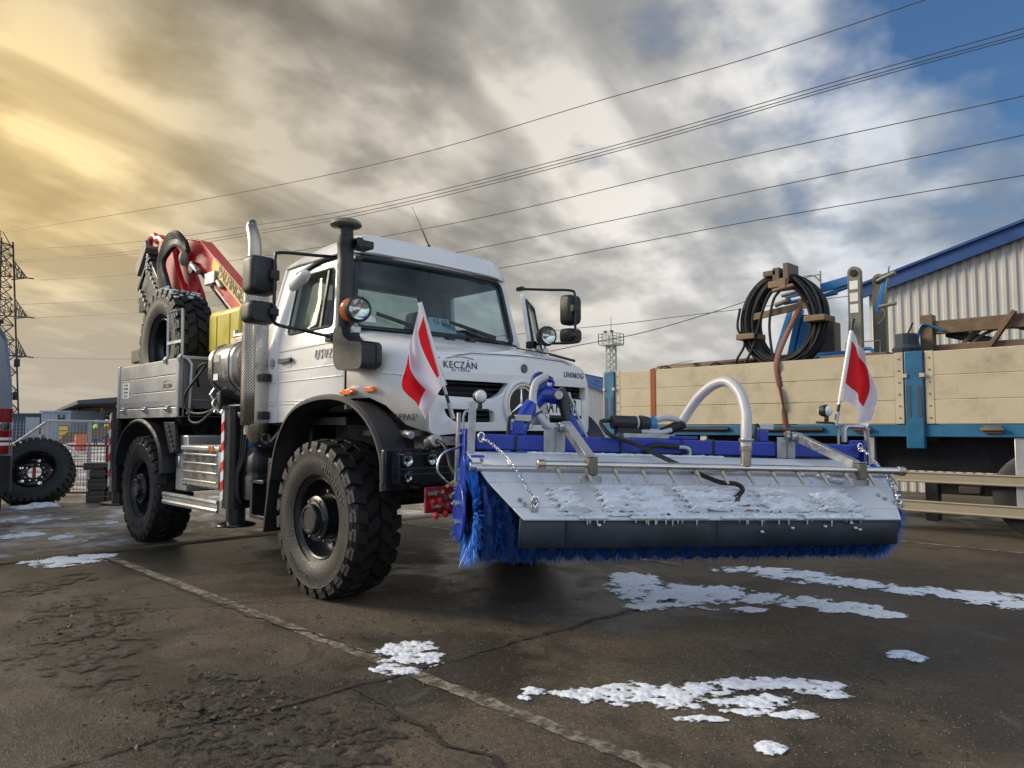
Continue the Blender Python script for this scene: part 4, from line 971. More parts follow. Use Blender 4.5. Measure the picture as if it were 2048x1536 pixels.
def aux_lamp(c, s, tiltz):
    e = empty('auxiliary_lamp'); e.parent = truck; e.location = c; e.rotation_euler = (0, 0, tiltz)
    MB().lathe([(0.0, -0.10), (0.05, -0.095), (0.085, -0.06), (0.098, 0.0), (0.092, 0.035), (0.080, 0.040), (0.076, 0.030)], (0, 0, 0), (1, 0, 0), 28).build('housing', 'black_plastic', e, angle=50)
    MB().lathe([(0.076, 0.034), (0.055, 0.012), (0.025, 0.0), (0.0, -0.002)], (0, 0, 0), (1, 0, 0), 28).build('reflector', 'reflector', e, angle=50)
    MB().ball((0.015, 0, 0), (0.012, 0.016, 0.016), 10, 6).build('bulb_shield', 'chrome', e)
    MB().lathe([(0.078, 0.036), (0.05, 0.048), (0.0, 0.053)], (0, 0, 0), (1, 0, 0), 28).build('lens', 'side_glass', e, angle=60)
    mb = MB(); q = []; nn = 12
    for i in range(nn + 1):
        a = R(-66 + 132 * i / nn)
        for j in range(7):
            b = R(30 + 80 * j / 6)
            q.append(Vector((math.cos(b) * 0.085 - 0.055, s * (math.sin(b) * math.cos(a) * 0.106 + 0.012), math.sin(b) * math.sin(a) * 0.098)))
    mb.add(q, [(i * 7 + j, i * 7 + j + 1, i * 7 + j + 8, i * 7 + j + 7) for i in range(nn) for j in range(6)])
    o = mb.build('indicator', 'amber', e, angle=60); md = o.modifiers.new('s', 'SOLIDIFY'); md.thickness = 0.012
    MB().tube([(-0.03, 0, -0.07), (-0.03, 0, -0.12), (-0.06, -s * 0.03, -0.15)], 0.014, 8).box((-0.07, -0.03, -0.17), (-0.01, 0.03, -0.12)).build('bracket', 'galvanised', e, bevel=0.004)
    return e
aux_lamp((0.475, -1.135, 2.135), -1, R(-14)); aux_lamp((0.285, 1.10, 2.155), 1, R(-14))
def mirror(side, xm, y_in, y_out, z0, z1, z2, z3, top, bot, par):
    e = empty('mirror'); e.parent = par
    s = side
    def shell(a, b, c, d, nm):
        secs_ = []
        for t, k in ((0.075, 0.80), (0.06, 0.92), (0.03, 0.985), (0.0, 1.0), (-0.05, 1.0), (-0.065, 0.97)):
            cy_, cz_ = (a + b) / 2, (c + d) / 2; hy, hz = abs(b - a) / 2 * k, abs(d - c) / 2 * k
            secs_.append([Vector((xm + t, cy_ + u, cz_ + w)) for u, w in rrect(-hy, -hz, hy, hz, 0.045 * k)])
        MB().loft(secs_).build(nm, 'black_plastic', e, angle=45)
        MB().prism(rrect(min(a, b) + 0.012, c + 0.012, max(a, b) - 0.012, d - 0.012, 0.035), lambda u, v_, t: (t, u, v_), xm - 0.066, xm - 0.069).build(nm + '_glass', 'chrome', e)
    shell(y_in, y_out, z0, z1, 'main_shell'); shell(y_in - s * 0.005, y_out + s * 0.008, z2, z3, 'wide_angle_shell')
    ym = y_in + s * 0.045
    path = [Vector(top), Vector((xm + 0.085, ym, z1 + 0.03)), Vector((xm + 0.095, ym, z1 - 0.02)), Vector((xm + 0.095, ym, z2 + 0.06)), Vector((xm + 0.085, ym + s * 0.0, z2 - 0.0)), Vector(bot)]
    pp = [path[0], path[0].lerp(path[1], 0.5), path[0].lerp(path[1], 0.93), path[2], path[2].lerp(path[3], 0.5), path[3], path[4].lerp(path[5], 0.06), path[4].lerp(path[5], 0.5), path[5]]
    MB().tube(pp, 0.013, 8, smooth=5).build('arm', 'black_steel', e)
    MB().box((xm + 0.055, ym - 0.035, (z0 + z1) / 2 - 0.04), (xm + 0.112, ym + 0.035, (z0 + z1) / 2 + 0.04)).build('clamp', 'black_plastic', e, bevel=0.012)
    MB().box((xm + 0.055, ym - 0.035, (z2 + z3) / 2 - 0.03), (xm + 0.112, ym + 0.035, (z2 + z3) / 2 + 0.03)).build('clamp', 'black_plastic', e, bevel=0.012)
    MB().box(Vector(top) - Vector((0.04, 0.025, 0.02)), Vector(top) + Vector((0.04, 0.025, 0.02))).build('foot', 'black_steel', e, bevel=0.008)
    MB().box(Vector(bot) - Vector((0.05, 0.03, 0.04)), Vector(bot) + Vector((0.05, 0.03, 0.03))).build('foot', 'black_steel', e, bevel=0.008)
mirror(-1, -0.15, -1.47, -1.69, 2.265, 2.555, 2.05, 2.215, (0.16, -0.955, 2.59), (-0.02, -1.055, 1.985), truck)
mirror(1, 0.22, 1.44, 1.62, 2.31, 2.615, 2.125, 2.275, (0.04, 0.99, 2.63), (0.12, 1.06, 2.085), truck)
# small kerb-view mirror over the right door
mb = MB(); mb.loft([sec_rr(0, 0, t, k * 0.15, k * 0.055, pw=2.6) for t, k in ((-0.045, 0.55), (-0.03, 0.9), (0.0, 1.0), (0.03, 0.85), (0.04, 0.5))]); mb.xform(Matrix.Translation((-0.40, -1.13, 2.475)) @ Matrix.Rotation(R(-20), 4, 'Y') @ Matrix.Rotation(R(35), 4, 'X')); T(mb, 'kerb_mirror', 'white_paint', angle=50)
mb = MB(); mb.tube([(-0.12, -0.93, 2.66), (-0.20, -1.06, 2.60), (-0.34, -1.12, 2.535), (-0.50, -1.12, 2.48)], 0.022, 8, smooth=4); T(mb, 'kerb_mirror_arm', 'black_plastic')
for y0, y1, ya in ((-0.34, -0.70, -0.20), (0.60, 0.04, 0.60)):
    e = empty('wiper'); e.parent = truck
    piv = Vector((0.16, 0.68 if y0 > 0 else -0.24, 2.035))
    a = Vector(ws_map(y1, 2.20)) + Vector((0.035, 0, 0)); b = Vector(ws_map(y0 if y0 > 0 else -0.30, 2.11)) + Vector((0.04, 0, 0))
    mid = a.lerp(b, 0.5)
    MB().bar(piv, mid + Vector((0.015, 0, 0)), 0.014, 0.018).cyl(piv - Vector((0.02, 0, 0.03)), piv + Vector((0.01, 0, 0.01)), 0.018, seg=10).build('wiper_arm', 'black_plastic', e)
    MB().bar(a, b, 0.010, 0.030).bar(a.lerp(b, 0.22), a.lerp(b, 0.78), 0.018, 0.026).build('wiper_blade', 'black_plastic', e)
mb = MB(); mb.tube([(0.33, -0.15, 2.0), (0.33, -0.14, 2.04), (0.34, 0.06, 2.043), (0.34, 0.075, 2.005)], 0.012, 8); mb.box((0.30, -0.18, 1.99), (0.37, -0.12, 2.03)); mb.box((0.30, 0.045, 1.99), (0.37, 0.105, 2.03)); T(mb, 'bonnet_handle', 'black_plastic', bevel=0.004)
mb = MB(); mb.bar((0.75, 0.62, 1.915), (0.92, 0.77, 1.852), 0.03, 0.02); mb.bar((0.55, 0.42, 1.965), (0.75, 0.62, 1.918), 0.016, 0.010); T(mb, 'washer_nozzle_strip', 'black_plastic')
mb = MB(); mb.cyl((-0.12, -0.02, 2.885), (-0.12, -0.02, 2.915), 0.022, 0.014, 12); mb.cyl((-0.12, -0.02, 2.91), (-0.20, -0.03, 3.06), 0.007, 0.005, 6); mb.cyl((-0.20, -0.03, 3.06), (-0.33, -0.05, 3.30), 0.003, 0.002, 6); T(mb, 'antenna', 'black_plastic')
# side markers
mb = MB(); mb.box((0.17, -1.075, 1.525), (0.29, -1.030, 1.565)); mb.cyl((0.14, -1.06, 1.545), (0.32, -1.06, 1.545), 0.016, seg=10); T(mb, 'side_marker_lamp', 'amber', bevel=0.008)
mb = MB(); mb.box((0.42, -1.035, 1.54), (0.53, -1.012, 1.575)); T(mb, 'side_repeater', 'amber', bevel=0.004)
# ---- cab interior
mb = MB(); mb.prism([(0.07, 1.40), (0.07, 2.06), (-0.02, 2.10), (-0.22, 2.06), (-0.30, 1.90), (-0.24, 1.40)], lambda u, v_, t: (u, t, v_), -0.95, 0.95); T(mb, 'dashboard', 'interior', bevel=0.03)
mb = MB(); mb.prism([(-0.0, 2.08), (-0.10, 2.18), (-0.24, 2.17), (-0.28, 2.05)], lambda u, v_, t: (u, t, v_), 0.24, 0.72); T(mb, 'instrument_hood', 'interior', bevel=0.03)
mb = MB(); c = Vector((-0.34, 0.48, 2.06)); ax = Vector((-0.55, 0, 0.83)).normalized(); u, w = basis(ax); mb.tube([c + (u * math.cos(k * R(15)) + w * math.sin(k * R(15))) * 0.22 for k in range(24)], 0.016, 8, closed=True); mb.cyl(c - ax * 0.05, c + ax * 0.01, 0.06, seg=12); mb.bar(c - u * 0.21, c + u * 0.21, 0.03, 0.015, ax); mb.cyl(c, (-0.2, 0.48, 1.85), 0.025); T(mb, 'steering_wheel', 'interior')
for y in (-0.50, 0.50):
    e = empty('seat'); e.parent = truck
    MB().box((-0.95, y - 0.26, 1.62), (-0.45, y + 0.26, 1.78)).build('cushion', 'seat_cloth', e, bevel=0.05)
    mb = MB(); mb.prism(round_poly([(-0.25, 1.70), (0.25, 1.70), (0.25, 2.20), (0.17, 2.36), (0.14, 2.50), (-0.14, 2.50), (-0.17, 2.36), (-0.25, 2.20)], 0.06), lambda u_, v_, t: (-0.78 + t - (v_ - 1.7) * 0.16, y + u_, v_ - 0.06), -0.06, 0.06); mb.build('backrest', 'seat_cloth', e, bevel=0.03)
mb = MB(); mb.box((-1.12, 0.70, 1.4), (-0.98, 0.90, 2.66)); T(mb, 'rear_locker', 'interior_light', bevel=0.02)
mb = MB(); mb.cyl((-0.12, -0.02, 2.70), (-0.10, -0.02, 2.60), 0.012); mb.box((-0.13, -0.14, 2.55), (-0.10, 0.10, 2.61)); T(mb, 'camera_pod', 'interior', bevel=0.01)
mb = MB(); mb.add([Vector(ws_map(y, z)) + Vector((-0.03, 0, 0)) for y, z in ((-0.16, 2.11), (0.16, 2.11), (0.14, 2.235), (-0.14, 2.235))], [(0, 1, 2, 3)]); T(mb, 'windscreen_permit', 'white_print')
lettering('permit_number', '15 652', 0.075, Vector(ws_map(0, 2.20)) + Vector((-0.025, 0, 0)), (0, 1, 0), (-0.2, 0, 1), 'black_print', truck)
mb = MB(); mb.add([Vector(ws_map(y, z)) + Vector((-0.006, 0, 0)) for y, z in ((-0.80, 2.13), (-0.68, 2.13), (-0.685, 2.185), (-0.80, 2.185))], [(0, 1, 2, 3)]); T(mb, 'toll_sticker', 'white_print')

# ---- exhaust stack behind the cab
ex = empty('exhaust_stack'); ex.parent = truck
arc = [(0.095 * math.cos(R(a)), 0.095 * math.sin(R(a))) for a in range(-195, 0, 12)]
mb = MB(); mb.loft([[Vector((EXX + u, EXY + w, z)) for u, w in arc] for z in (1.30, 1.6, 1.9, 2.2, 2.5, 2.76)], closed=False); o = mb.build('heat_shield', 'perforated_steel', ex, angle=60)
md = o.modifiers.new('s', 'SOLIDIFY'); md.thickness = 0.004
mb = MB(); mb.box((EXX + 0.088, EXY - 0.02, 1.30), (EXX + 0.095, EXY + 0.10, 2.76)); mb.build('shield_flange', 'stainless', ex, bevel=0.002)
mb = MB(); mb.cyl((EXX, EXY, 1.22), (EXX, EXY, 2.78), 0.065, seg=20); mb.build('pipe', 'exhaust_steel', ex)
mb = MB(); mb.tube([(EXX, EXY, 2.72), (EXX, EXY, 2.86), (EXX - 0.015, EXY, 2.95), (EXX - 0.05, EXY - 0.0, 3.03), (EXX - 0.085, EXY - 0.0, 3.085)], lambda t: 0.057 - 0.010 * t * t, 16, smooth=5, caps=False)
n0 = len(mb.v)
for i in range(n0 - 16, n0): mb.v[i].z += (EXX - 0.085 - mb.v[i].x) * -0.9
o = mb.build('tail_pipe', 'exhaust_steel', ex, angle=60); md = o.modifiers.new('s', 'SOLIDIFY'); md.thickness = 0.003
mb = MB(); mb.lathe([(0.060, 2.79), (0.063, 2.80), (0.060, 2.81)], (EXX, EXY, 0), (0, 0, 1), 20); mb.build('pipe_band', 'exhaust_steel', ex)
mb = MB(); mb.loft([sec_rr(EXX + 0.02, EXY + 0.04, z, a, a, pw=2) for z, a in ((1.31, 0.11), (1.25, 0.105), (1.19, 0.08), (1.15, 0.05))]); mb.build('pipe_elbow', 'exhaust_steel', ex, angle=50)
MB().box((EXX + 0.096, EXY + 0.02, 1.68), (EXX + 0.16, EXY + 0.10, 1.75)).build('stay', 'black_steel', ex, bevel=0.006)
MB().box((EXX + 0.096, EXY + 0.02, 1.35), (EXX + 0.14, EXY + 0.10, 1.42)).build('stay', 'black_steel', ex, bevel=0.006)

# ---- silver oil tank with straps
tk = empty('oil_tank'); tk.parent = truck
tsec = round_poly([(-1.185, 1.70), (-1.185, 1.98), (-1.08, 2.085), (-0.40, 2.085), (-0.40, 1.50), (-0.86, 1.47)], 0.09, 5)
def tank_sec(x, k): return [Vector((x, -0.75 + (y + 0.75) * k, 1.80 + (z - 1.80) * k)) for y, z in tsec]
mb = MB(); mb.loft([tank_sec(-2.07, 0.90), tank_sec(-2.055, 0.965), tank_sec(-2.03, 1.0), tank_sec(-1.52, 1.0), tank_sec(-1.495, 0.965), tank_sec(-1.48, 0.90)]); mb.build('vessel', 'tank_alu', tk, angle=50)
for x in (-1.98, -1.62):
    mb = MB(); mb.loft([[Vector((x + d, p.y, p.z)) for p in tank_sec(0, k)] for d, k in ((-0.035, 1.0), (-0.035, 1.02), (0.035, 1.02), (0.035, 1.0))], caps=False); mb.build('strap', 'stainless', tk, bevel=0.004)
    mb = MB(); mb.loft([[Vector((x + d, p.y, p.z)) for p in tank_sec(0, k)] for d, k in ((0.036, 1.0), (0.036, 1.014), (0.052, 1.014), (0.052, 1.0))], caps=False); mb.build('strap_rubber', 'rubber', tk)
for z, h, s_ in ((1.93, 0.035, 0.13), (1.755, 0.03, 0.10)):
    MB().box((-1.90, -1.1895, z - h), (-1.90 + s_, -1.1865, z + h)).build('tank_plate', 'white_print' if h < 0.034 else 'bed_side', tk)
mb = MB(); mb.box((-2.02, -0.98, 2.088), (-1.62, -0.86, 2.15)); mb.cyl((-1.98, -0.94, 2.17), (-1.55, -0.90, 2.17), 0.035, seg=12); mb.cyl((-1.6, -0.90, 2.17), (-1.48, -0.88, 2.18), 0.022, seg=10); mb.cyl((-2.0, -0.92, 2.15), (-2.04, -0.92, 2.24), 0.03, 0.02, 12); mb.build('return_filter', 'exhaust_steel', tk, bevel=0.008)
# valve block and pipes below the tank
mb = MB(); mb.box((-2.0, -1.05, 1.35), (-1.45, -0.55, 1.50)); mb.box((-2.05, -1.10, 1.44), (-1.95, -0.95, 1.62)); mb.box((-1.95, -1.0, 1.22), (-1.75, -0.8, 1.35)); T(mb, 'valve_block', 'chassis', bevel=0.015)
mb = MB()
for k in range(7): mb.cyl((-2.03 + k * 0.085, -1.05, 1.42 + 0.02 * (k % 2)), (-2.03 + k * 0.085, -1.12, 1.44), 0.016, seg=8)
mb.tube([(-2.05, -1.08, 1.58), (-2.02, -1.14, 1.50), (-1.9, -1.1, 1.42), (-1.72, -1.14, 1.44), (-1.55, -1.1, 1.40)], 0.010, 6, smooth=4); mb.tube([(-2.06, -1.1, 1.52), (-2.10, -1.13, 1.60), (-2.07, -1.1, 1.66)], 0.012, 6); T(mb, 'hydraulic_fittings', 'galvanised')
mb = MB(); mb.tube([(-2.72, -1.0, 1.70), (-2.45, -1.13, 1.86), (-2.30, -1.10, 1.90), (-2.62, -1.17, 1.62), (-2.58, -1.15, 1.45), (-2.35, -1.1, 1.42), (-2.1, -1.05, 1.48)], 0.013, 7, smooth=6); mb.tube([(-2.60, -1.1, 1.50), (-2.55, -1.15, 1.36), (-2.38, -1.12, 1.33), (-2.05, -1.1, 1.46)], 0.012, 7, smooth=5); T(mb, 'loose_hose', 'hose_rubber')

# ---- flat bed with aluminium drop sides
bed = empty('flat_bed'); bed.parent = truck
MB().box((-4.62, -1.17, 1.40), (-2.70, 1.17, 1.475)).build('floor', 'aluminium', bed)
for s in (-1, 1):
    for k in range(3):
        z0 = 1.50 + k * 0.167
        MB().box((-4.575, s * 1.19 - 0.014, z0), (-2.775, s * 1.19 + 0.014, z0 + 0.163)).build('side_board', 'bed_side', bed, bevel=0.006)
    mb = MB()
    for z in (1.515, 1.535, 1.555): mb.box((-4.57, s * 1.205 - 0.002, z), (-2.78, s * 1.205 + 0.002, z + 0.009))
    mb.build('board_rib', 'aluminium', bed)
    MB().box((-4.62, s * 1.185 - 0.02, 1.385), (-2.70, s * 1.185 + 0.025, 1.492)).build('side_rail', 'aluminium', bed, bevel=0.006)
    for x in (-2.735, -4.60): MB().box((x - 0.035, s * 1.19 - 0.025, 1.385), (x + 0.035, s * 1.19 + 0.028, 2.01)).build('corner_post', 'bed_side', bed, bevel=0.01)
    for x in (-4.38, -3.66, -2.98): MB().box((x - 0.04, s * 1.215 - 0.015, 1.445), (x + 0.04, s * 1.215 + 0.012, 1.505)).cyl((x - 0.05, s * 1.235, 1.475), (x + 0.05, s * 1.235, 1.475), 0.012, seg=8).build('hinge', 'galvanised', bed, bevel=0.005)
MB().box((-2.74, -1.16, 1.39), (-2.70, 1.16, 2.0)).build('head_board', 'dark_alu', bed, bevel=0.006)
MB().box((-2.755, -1.17, 1.985), (-2.685, 1.17, 2.02)).build('head_rail', 'aluminium', bed, bevel=0.006)
MB().box((-2.70, -1.10, 1.56), (-2.692, 0.9, 1.572)).build('head_rib', 'aluminium', bed)
MB().tube([(-2.68, -1.13, 1.42), (-2.66, -1.11, 1.46), (-2.655, -1.10, 1.93), (-2.67, -1.13, 1.98), (-2.70, -1.14, 1.985)], 0.016, 8).build('grab_tube', 'aluminium', bed)
MB().box((-4.63, -1.16, 1.48), (-4.60, 1.16, 1.98)).build('tail_board', 'bed_side', bed, bevel=0.006)
lf = MB(); lf.tube([(-3.08, -1.19, 2.0), (-3.09, -1.19, 2.50), (-2.70, -1.19, 2.50), (-2.68, -1.19, 1.99)], 0.016, 4)
lf.bar((-3.07, -1.19, 2.17), (-2.69, -1.19, 2.17), 0.03, 0.03); lf.build('end_hoop', 'aluminium', bed)
for x in (-3.08, -2.68): MB().tube([(x, -1.21, 1.96), (x, -1.225, 1.99), (x, -1.2, 2.02)], 0.018, 8).build('hoop_clip', 'galvanised', bed)
MB().box((-4.46, -1.207, 1.62), (-4.22, -1.2045, 1.80)).build('data_label', 'white_print', bed)
for k, w in enumerate(('SV  2.95 t', 'ÖT 13.80 t', 'RS  5.20 t', 'CE  2.2')): lettering('data_line', w, 0.034, (-4.34, -1.2085, 1.775 - k * 0.042), (1, 0, 0), (0, 0, 1), 'black_print', bed)
lettering('owner_lettering', 'KECZÁN', 0.062, (-3.02, -1.2055, 1.715), (1, 0, 0), (0, 0, 1), 'black_print', bed)
MB().tube([(-3.15, -1.206, 1.755), (-3.06, -1.206, 1.775), (-2.96, -1.206, 1.772), (-2.88, -1.206, 1.75)], 0.003, 4).build('owner_swoosh', 'black_print', bed)
# bed subframe, lockers and brackets
mb = MB(); mb.box((-4.6, -0.5, 1.2), (-2.7, -0.3, 1.4)); mb.box((-4.6, 0.3, 1.2), (-2.7, 0.5, 1.4))
for x in (-4.5, -3.0): mb.box((x - 0.06, -1.1, 1.3), (x + 0.06, 1.1, 1.395))
mb.prism([(-3.25, 1.34), (-2.93, 1.34), (-2.86, 1.02), (-3.05, 1.0)], lambda u, v_, t: (u, t, v_), -1.16, -1.12); T(mb, 'bed_subframe', 'chassis', bevel=0.01)
mb = MB()
for k in range(6): mb.cyl((-3.14 + 0.035 * k + 0.05, -1.165, 1.30 - 0.05 * k), (-3.14 + 0.035 * k + 0.05, -1.178, 1.30 - 0.05 * k), 0.016, seg=8)
T(mb, 'bracket_bolts', 'galvanised')
mb = MB(); mb.box((-3.02, -1.10, 0.62), (-2.72, -0.6, 1.20)); T(mb, 'side_locker', 'aluminium', bevel=0.015)
mb = MB(); mb.box((-2.985, -1.118, 0.86), (-2.90, -1.100, 0.99)); T(mb, 'locker_latch', 'chrome', bevel=0.01)
# ribbed battery box with tread-plate lid
bx = empty('battery_box'); bx.parent = truck
MB().box((-2.60, -1.19, 0.70), (-1.72, -0.72, 1.09)).build('box', 'stainless', bx, bevel=0.02)
for k in range(4): MB().box((-2.56, -1.20, 0.755 + k * 0.085), (-1.76, -1.1895, 0.772 + k * 0.085)).build('rib', 'aluminium', bx, bevel=0.004)
MB().box((-2.62, -1.205, 1.055), (-1.70, -0.72, 1.10)).build('lid', 'aluminium', bx, bevel=0.01)
mb = MB()
for i in range(12):
    for j in range(6): mb.ball((-2.56 + i * 0.073, -1.15 + j * 0.075, 1.10), (0.016, 0.012, 0.008), 6, 4)
mb.build('tread_studs', 'aluminium', bx)
MB().box((-1.93, -1.212, 1.065), (-1.80, -1.204, 1.10)).build('reflector', 'amber', bx)
MB().tube([(-2.1, -1.0, 1.10), (-2.08, -1.0, 1.14), (-1.98, -1.0, 1.14), (-1.96, -1.0, 1.10)], 0.010, 6).build('lid_handle', 'chrome', bx)
# under-run guard rail
gd = MB(); gd.prism([(0.49, -1.19), (0.49, -1.215), (0.515, -1.222), (0.53, -1.21), (0.57, -1.21), (0.585, -1.222), (0.61, -1.215), (0.61, -1.19)], lambda z, y, t: (t, y, z), -3.06, -1.70); T(gd, 'side_guard', 'aluminium')
# black plastic fluid tank and step
mb = MB(); mb.loft([sec_rr(-1.33, -0.96, z, a, b, pw=5) for z, a, b in ((0.62, 0.10, 0.12), (0.64, 0.15, 0.155), (0.84, 0.165, 0.165), (0.87, 0.155, 0.155), (0.90, 0.165, 0.165), (1.02, 0.165, 0.165), (1.06, 0.14, 0.14), (1.10, 0.11, 0.12))]); T(mb, 'fluid_tank', 'black_plastic', angle=50)
mb = MB(); mb.cyl((-1.42, -1.0, 1.08), (-1.45, -1.02, 1.16), 0.05, seg=14); mb.cyl((-1.45, -1.02, 1.16), (-1.46, -1.025, 1.19), 0.06, seg=10); T(mb, 'filler_cap', 'bright_blue', bevel=0.006)
mb = MB(); mb.box((-1.15, -1.16, 0.50), (-0.86, -0.80, 0.53)); mb.box((-1.15, -1.16, 0.80), (-0.90, -0.85, 0.83)); mb.prism([(-1.16, 0.50), (-1.12, 0.50), (-1.12, 0.84), (-1.16, 0.78)], lambda u, v_, t: (u, t, v_), -1.15, -0.80); mb.prism([(-0.88, 0.50), (-0.84, 0.50), (-0.80, 1.0), (-0.84, 1.0)], lambda u, v_, t: (u, t, v_), -1.15, -1.10); T(mb, 'cab_step', 'black_steel', bevel=0.004)
mb = MB(); mb.box((-1.40, -0.80, 1.05), (-0.75, -0.45, 1.30)); mb.box((-1.05, -1.0, 0.98), (-0.86, -0.75, 1.22)); mb.cyl((-1.2, -0.9, 1.14), (-0.85, -0.92, 1.16), 0.05); mb.box((-1.5, -0.7, 0.55), (-1.1, -0.4, 0.8)); T(mb, 'underbody_units', 'chassis', bevel=0.02)
mb = MB(); mb.tube([(-1.1, -1.02, 1.22), (-1.0, -1.05, 1.16), (-0.92, -1.02, 1.24)], 0.012, 6, smooth=4); mb.tube([(-1.32, -1.05, 1.12), (-1.2, -1.06, 1.17), (-1.05, -1.05, 1.14)], 0.014, 6, smooth=4); mb.cyl((-0.88, -1.03, 1.08), (-0.83, -1.03, 1.08), 0.025, seg=8); T(mb, 'underbody_pipes', 'galvanised')

# ---- stabiliser legs
def stripes(x0, x1, y, z0, z1, parent, n=8):
    h = (z1 - z0) / n
    for k in range(n):
        mb = MB(); a = z0 + k * h; mb.prism([(x0, a), (x1, a + 0.03), (x1, a + h + 0.03), (x0, a + h)], lambda u, v_, t: (u, t, v_), y, y - 0.004); mb.build('warning_stripe', 'red_print' if k % 2 else 'white_print', parent)
st = empty('stabiliser_leg'); st.parent = truck
mb = MB(); mb.prism(rrect(-1.635, -1.21, -1.435, -1.0, 0.05), lambda x, y, t: (x, y, t), 0.55, 1.455); mb.build('leg_tube', 'black_steel', st, angle=40)
MB().prism(rrect(-1.645, -1.22, -1.425, -0.99, 0.05), lambda x, y, t: (x, y, t), 1.455, 1.475).build('leg_cap', 'black_steel', st)
stripes(-1.632, -1.575, -1.2105, 0.60, 1.40, st, 9)
MB().cyl((-1.535, -1.105, 0.42), (-1.535, -1.105, 0.58), 0.085, seg=18).lathe([(0.10, 0.56), (0.105, 0.57), (0.10, 0.58)], (-1.535, -1.105, 0), (0, 0, 1), 18).build('ram', 'black_steel', st)
MB().lathe([(0.0, 0.39), (0.17, 0.39), (0.175, 0.40), (0.17, 0.41), (0.09, 0.43), (0, 0.43)], (-1.535, -1.105, 0), (0, 0, 1), 28).build('foot_plate', 'black_steel', st)
MB().box((-1.62, -1.0, 1.25), (-1.45, 1.0, 1.44)).build('cross_beam', 'black_steel', st)
mb = MB()
for k, dx in enumerate((0.0, 0.05, 0.10)): mb.tube([(-1.40 + dx, -1.12, 1.38), (-1.39 + dx, -1.13, 1.2), (-1.40 + dx * 0.8, -1.14, 1.0), (-1.44 + dx * 0.6, -1.16, 0.85), (-1.43 + dx * 0.4, -1.15, 0.68), (-1.40, -1.12, 0.60)], 0.012, 7, smooth=4)
mb.build('leg_hose', 'hose_rubber', st)
mb = MB(); mb.box((-1.43, -1.14, 1.36), (-1.24, -1.04, 1.41)); mb.cyl((-1.40, -1.16, 1.39), (-1.40, -1.05, 1.42), 0.03, seg=10); mb.cyl((-1.30, -1.16, 1.40), (-1.30, -1.05, 1.40), 0.025, seg=10); mb.build('valve', 'galvanised', st, bevel=0.006)
sr = empty('stabiliser_leg'); sr.parent = truck
mb = MB(); mb.prism(rrect(-4.90, -1.21, -4.70, -1.0, 0.04), lambda x, y, t: (x, y, t), 0.50, 1.47); mb.build('leg_tube', 'black_steel', sr, angle=40)
stripes(-4.897, -4.84, -1.2105, 0.55, 1.43, sr, 9)
MB().cyl((-4.80, -1.105, 0.36), (-4.80, -1.105, 0.52), 0.08, seg=16).lathe([(0, 0.34), (0.20, 0.34), (0.205, 0.355), (0.2, 0.37), (0, 0.375)], (-4.80, -1.105, 0), (0, 0, 1), 24).build('ram', 'black_steel', sr)
MB().box((-4.88, -1.0, 1.22), (-4.72, 1.0, 1.42)).build('cross_beam', 'black_steel', sr)
mb = MB()
for k in range(8): mb.cyl((-4.67, -1.19, 0.9 + k * 0.07), (-4.67, -1.205, 0.9 + k * 0.07), 0.012, seg=8)
mb.box((-4.70, -1.19, 0.85), (-4.64, -1.15, 1.46)); mb.build('bolt_strip', 'chassis', sr)
T(MB().box((-4.86, -1.16, 1.52), (-4.66, -1.0, 1.56)), 'rear_lamp_shade', 'brass_wood', bevel=0.01)

# ---- yellow water tank between cab and bed
mb = MB(); mb.box((-2.94, -0.84, 2.04), (-2.10, -0.05, 2.535)); yt = T(mb, 'water_tank', 'yellow_plastic', bevel=0.07)
tag(yt, 'yellow plastic water tank')
for x in (-2.70, -2.38): T(MB().box((x - 0.025, -0.848, 2.12), (x + 0.025, -0.835, 2.46)), 'tank_moulding', 'yellow_plastic', yt, bevel=0.01)

# ---- spare wheel on the bed
spw = empty('spare_wheel', (-3.78, -0.86, 1.475))
tag(spw, 'spare off-road tyre with snow on its tread standing on the truck bed', 'tyre')
for n_, me in (('tyre', TYRE), ('sidewall', WALL), ('maker_lettering', TXT1), ('rim', RIM)):
    o = bpy.data.objects.new(n_, me); COL.objects.link(o); o.parent = spw; o.location = (0, 0, 0.745); o.scale = (1.1, 1.0, 1.1); o.rotation_euler = (0, R(25), 0)
T(MB().box((-0.45, -0.18, 0.0), (0.45, 0.18, 0.13)), 'chock', 'dark_wood_block', spw, bevel=0.01)
# frozen snow left in the top grooves of the spare
def tread_snow():
    mb = MB(); rr = random.Random(5)
    for k in range(150):
        a = R(rr.uniform(52, 112)); t = rr.uniform(-0.18, 0.18); r_ = 0.60 * 1.1 - 0.012
        c = Vector((-3.78 + math.cos(a) * r_, -0.86 + t, 2.22 + math.sin(a) * r_)); s_ = rr.uniform(0.012, 0.030)
        mb.ball(c, (s_ * rr.uniform(1, 1.8), s_ * rr.uniform(0.6, 1.3), s_ * 0.55), 7, 4)
    tag(mb.build('snow_crust', 'snow', None, angle=80), 'frozen snow in the tread on top of the spare tyre', 'snow', kind='stuff')
tread_snow()
# small grey box and beams at the bed's tail
tb = empty('tool_box', (-4.75, -0.72, 1.475)); tag(tb, 'small grey tool box at the tail of the truck bed', 'box')
MB().box((-0.30, -0.2, 0), (0.20, 0.2, 0.62)).build('body', 'olive_plate', tb, bevel=0.02)
MB().box((-0.32, -0.22, 0.622), (0.22, 0.22, 0.80)).build('lid', 'rust_brown', tb, bevel=0.02)
MB().box((0.02, -0.212, 0.56), (0.08, -0.201, 0.66)).build('latch', 'galvanised', tb)
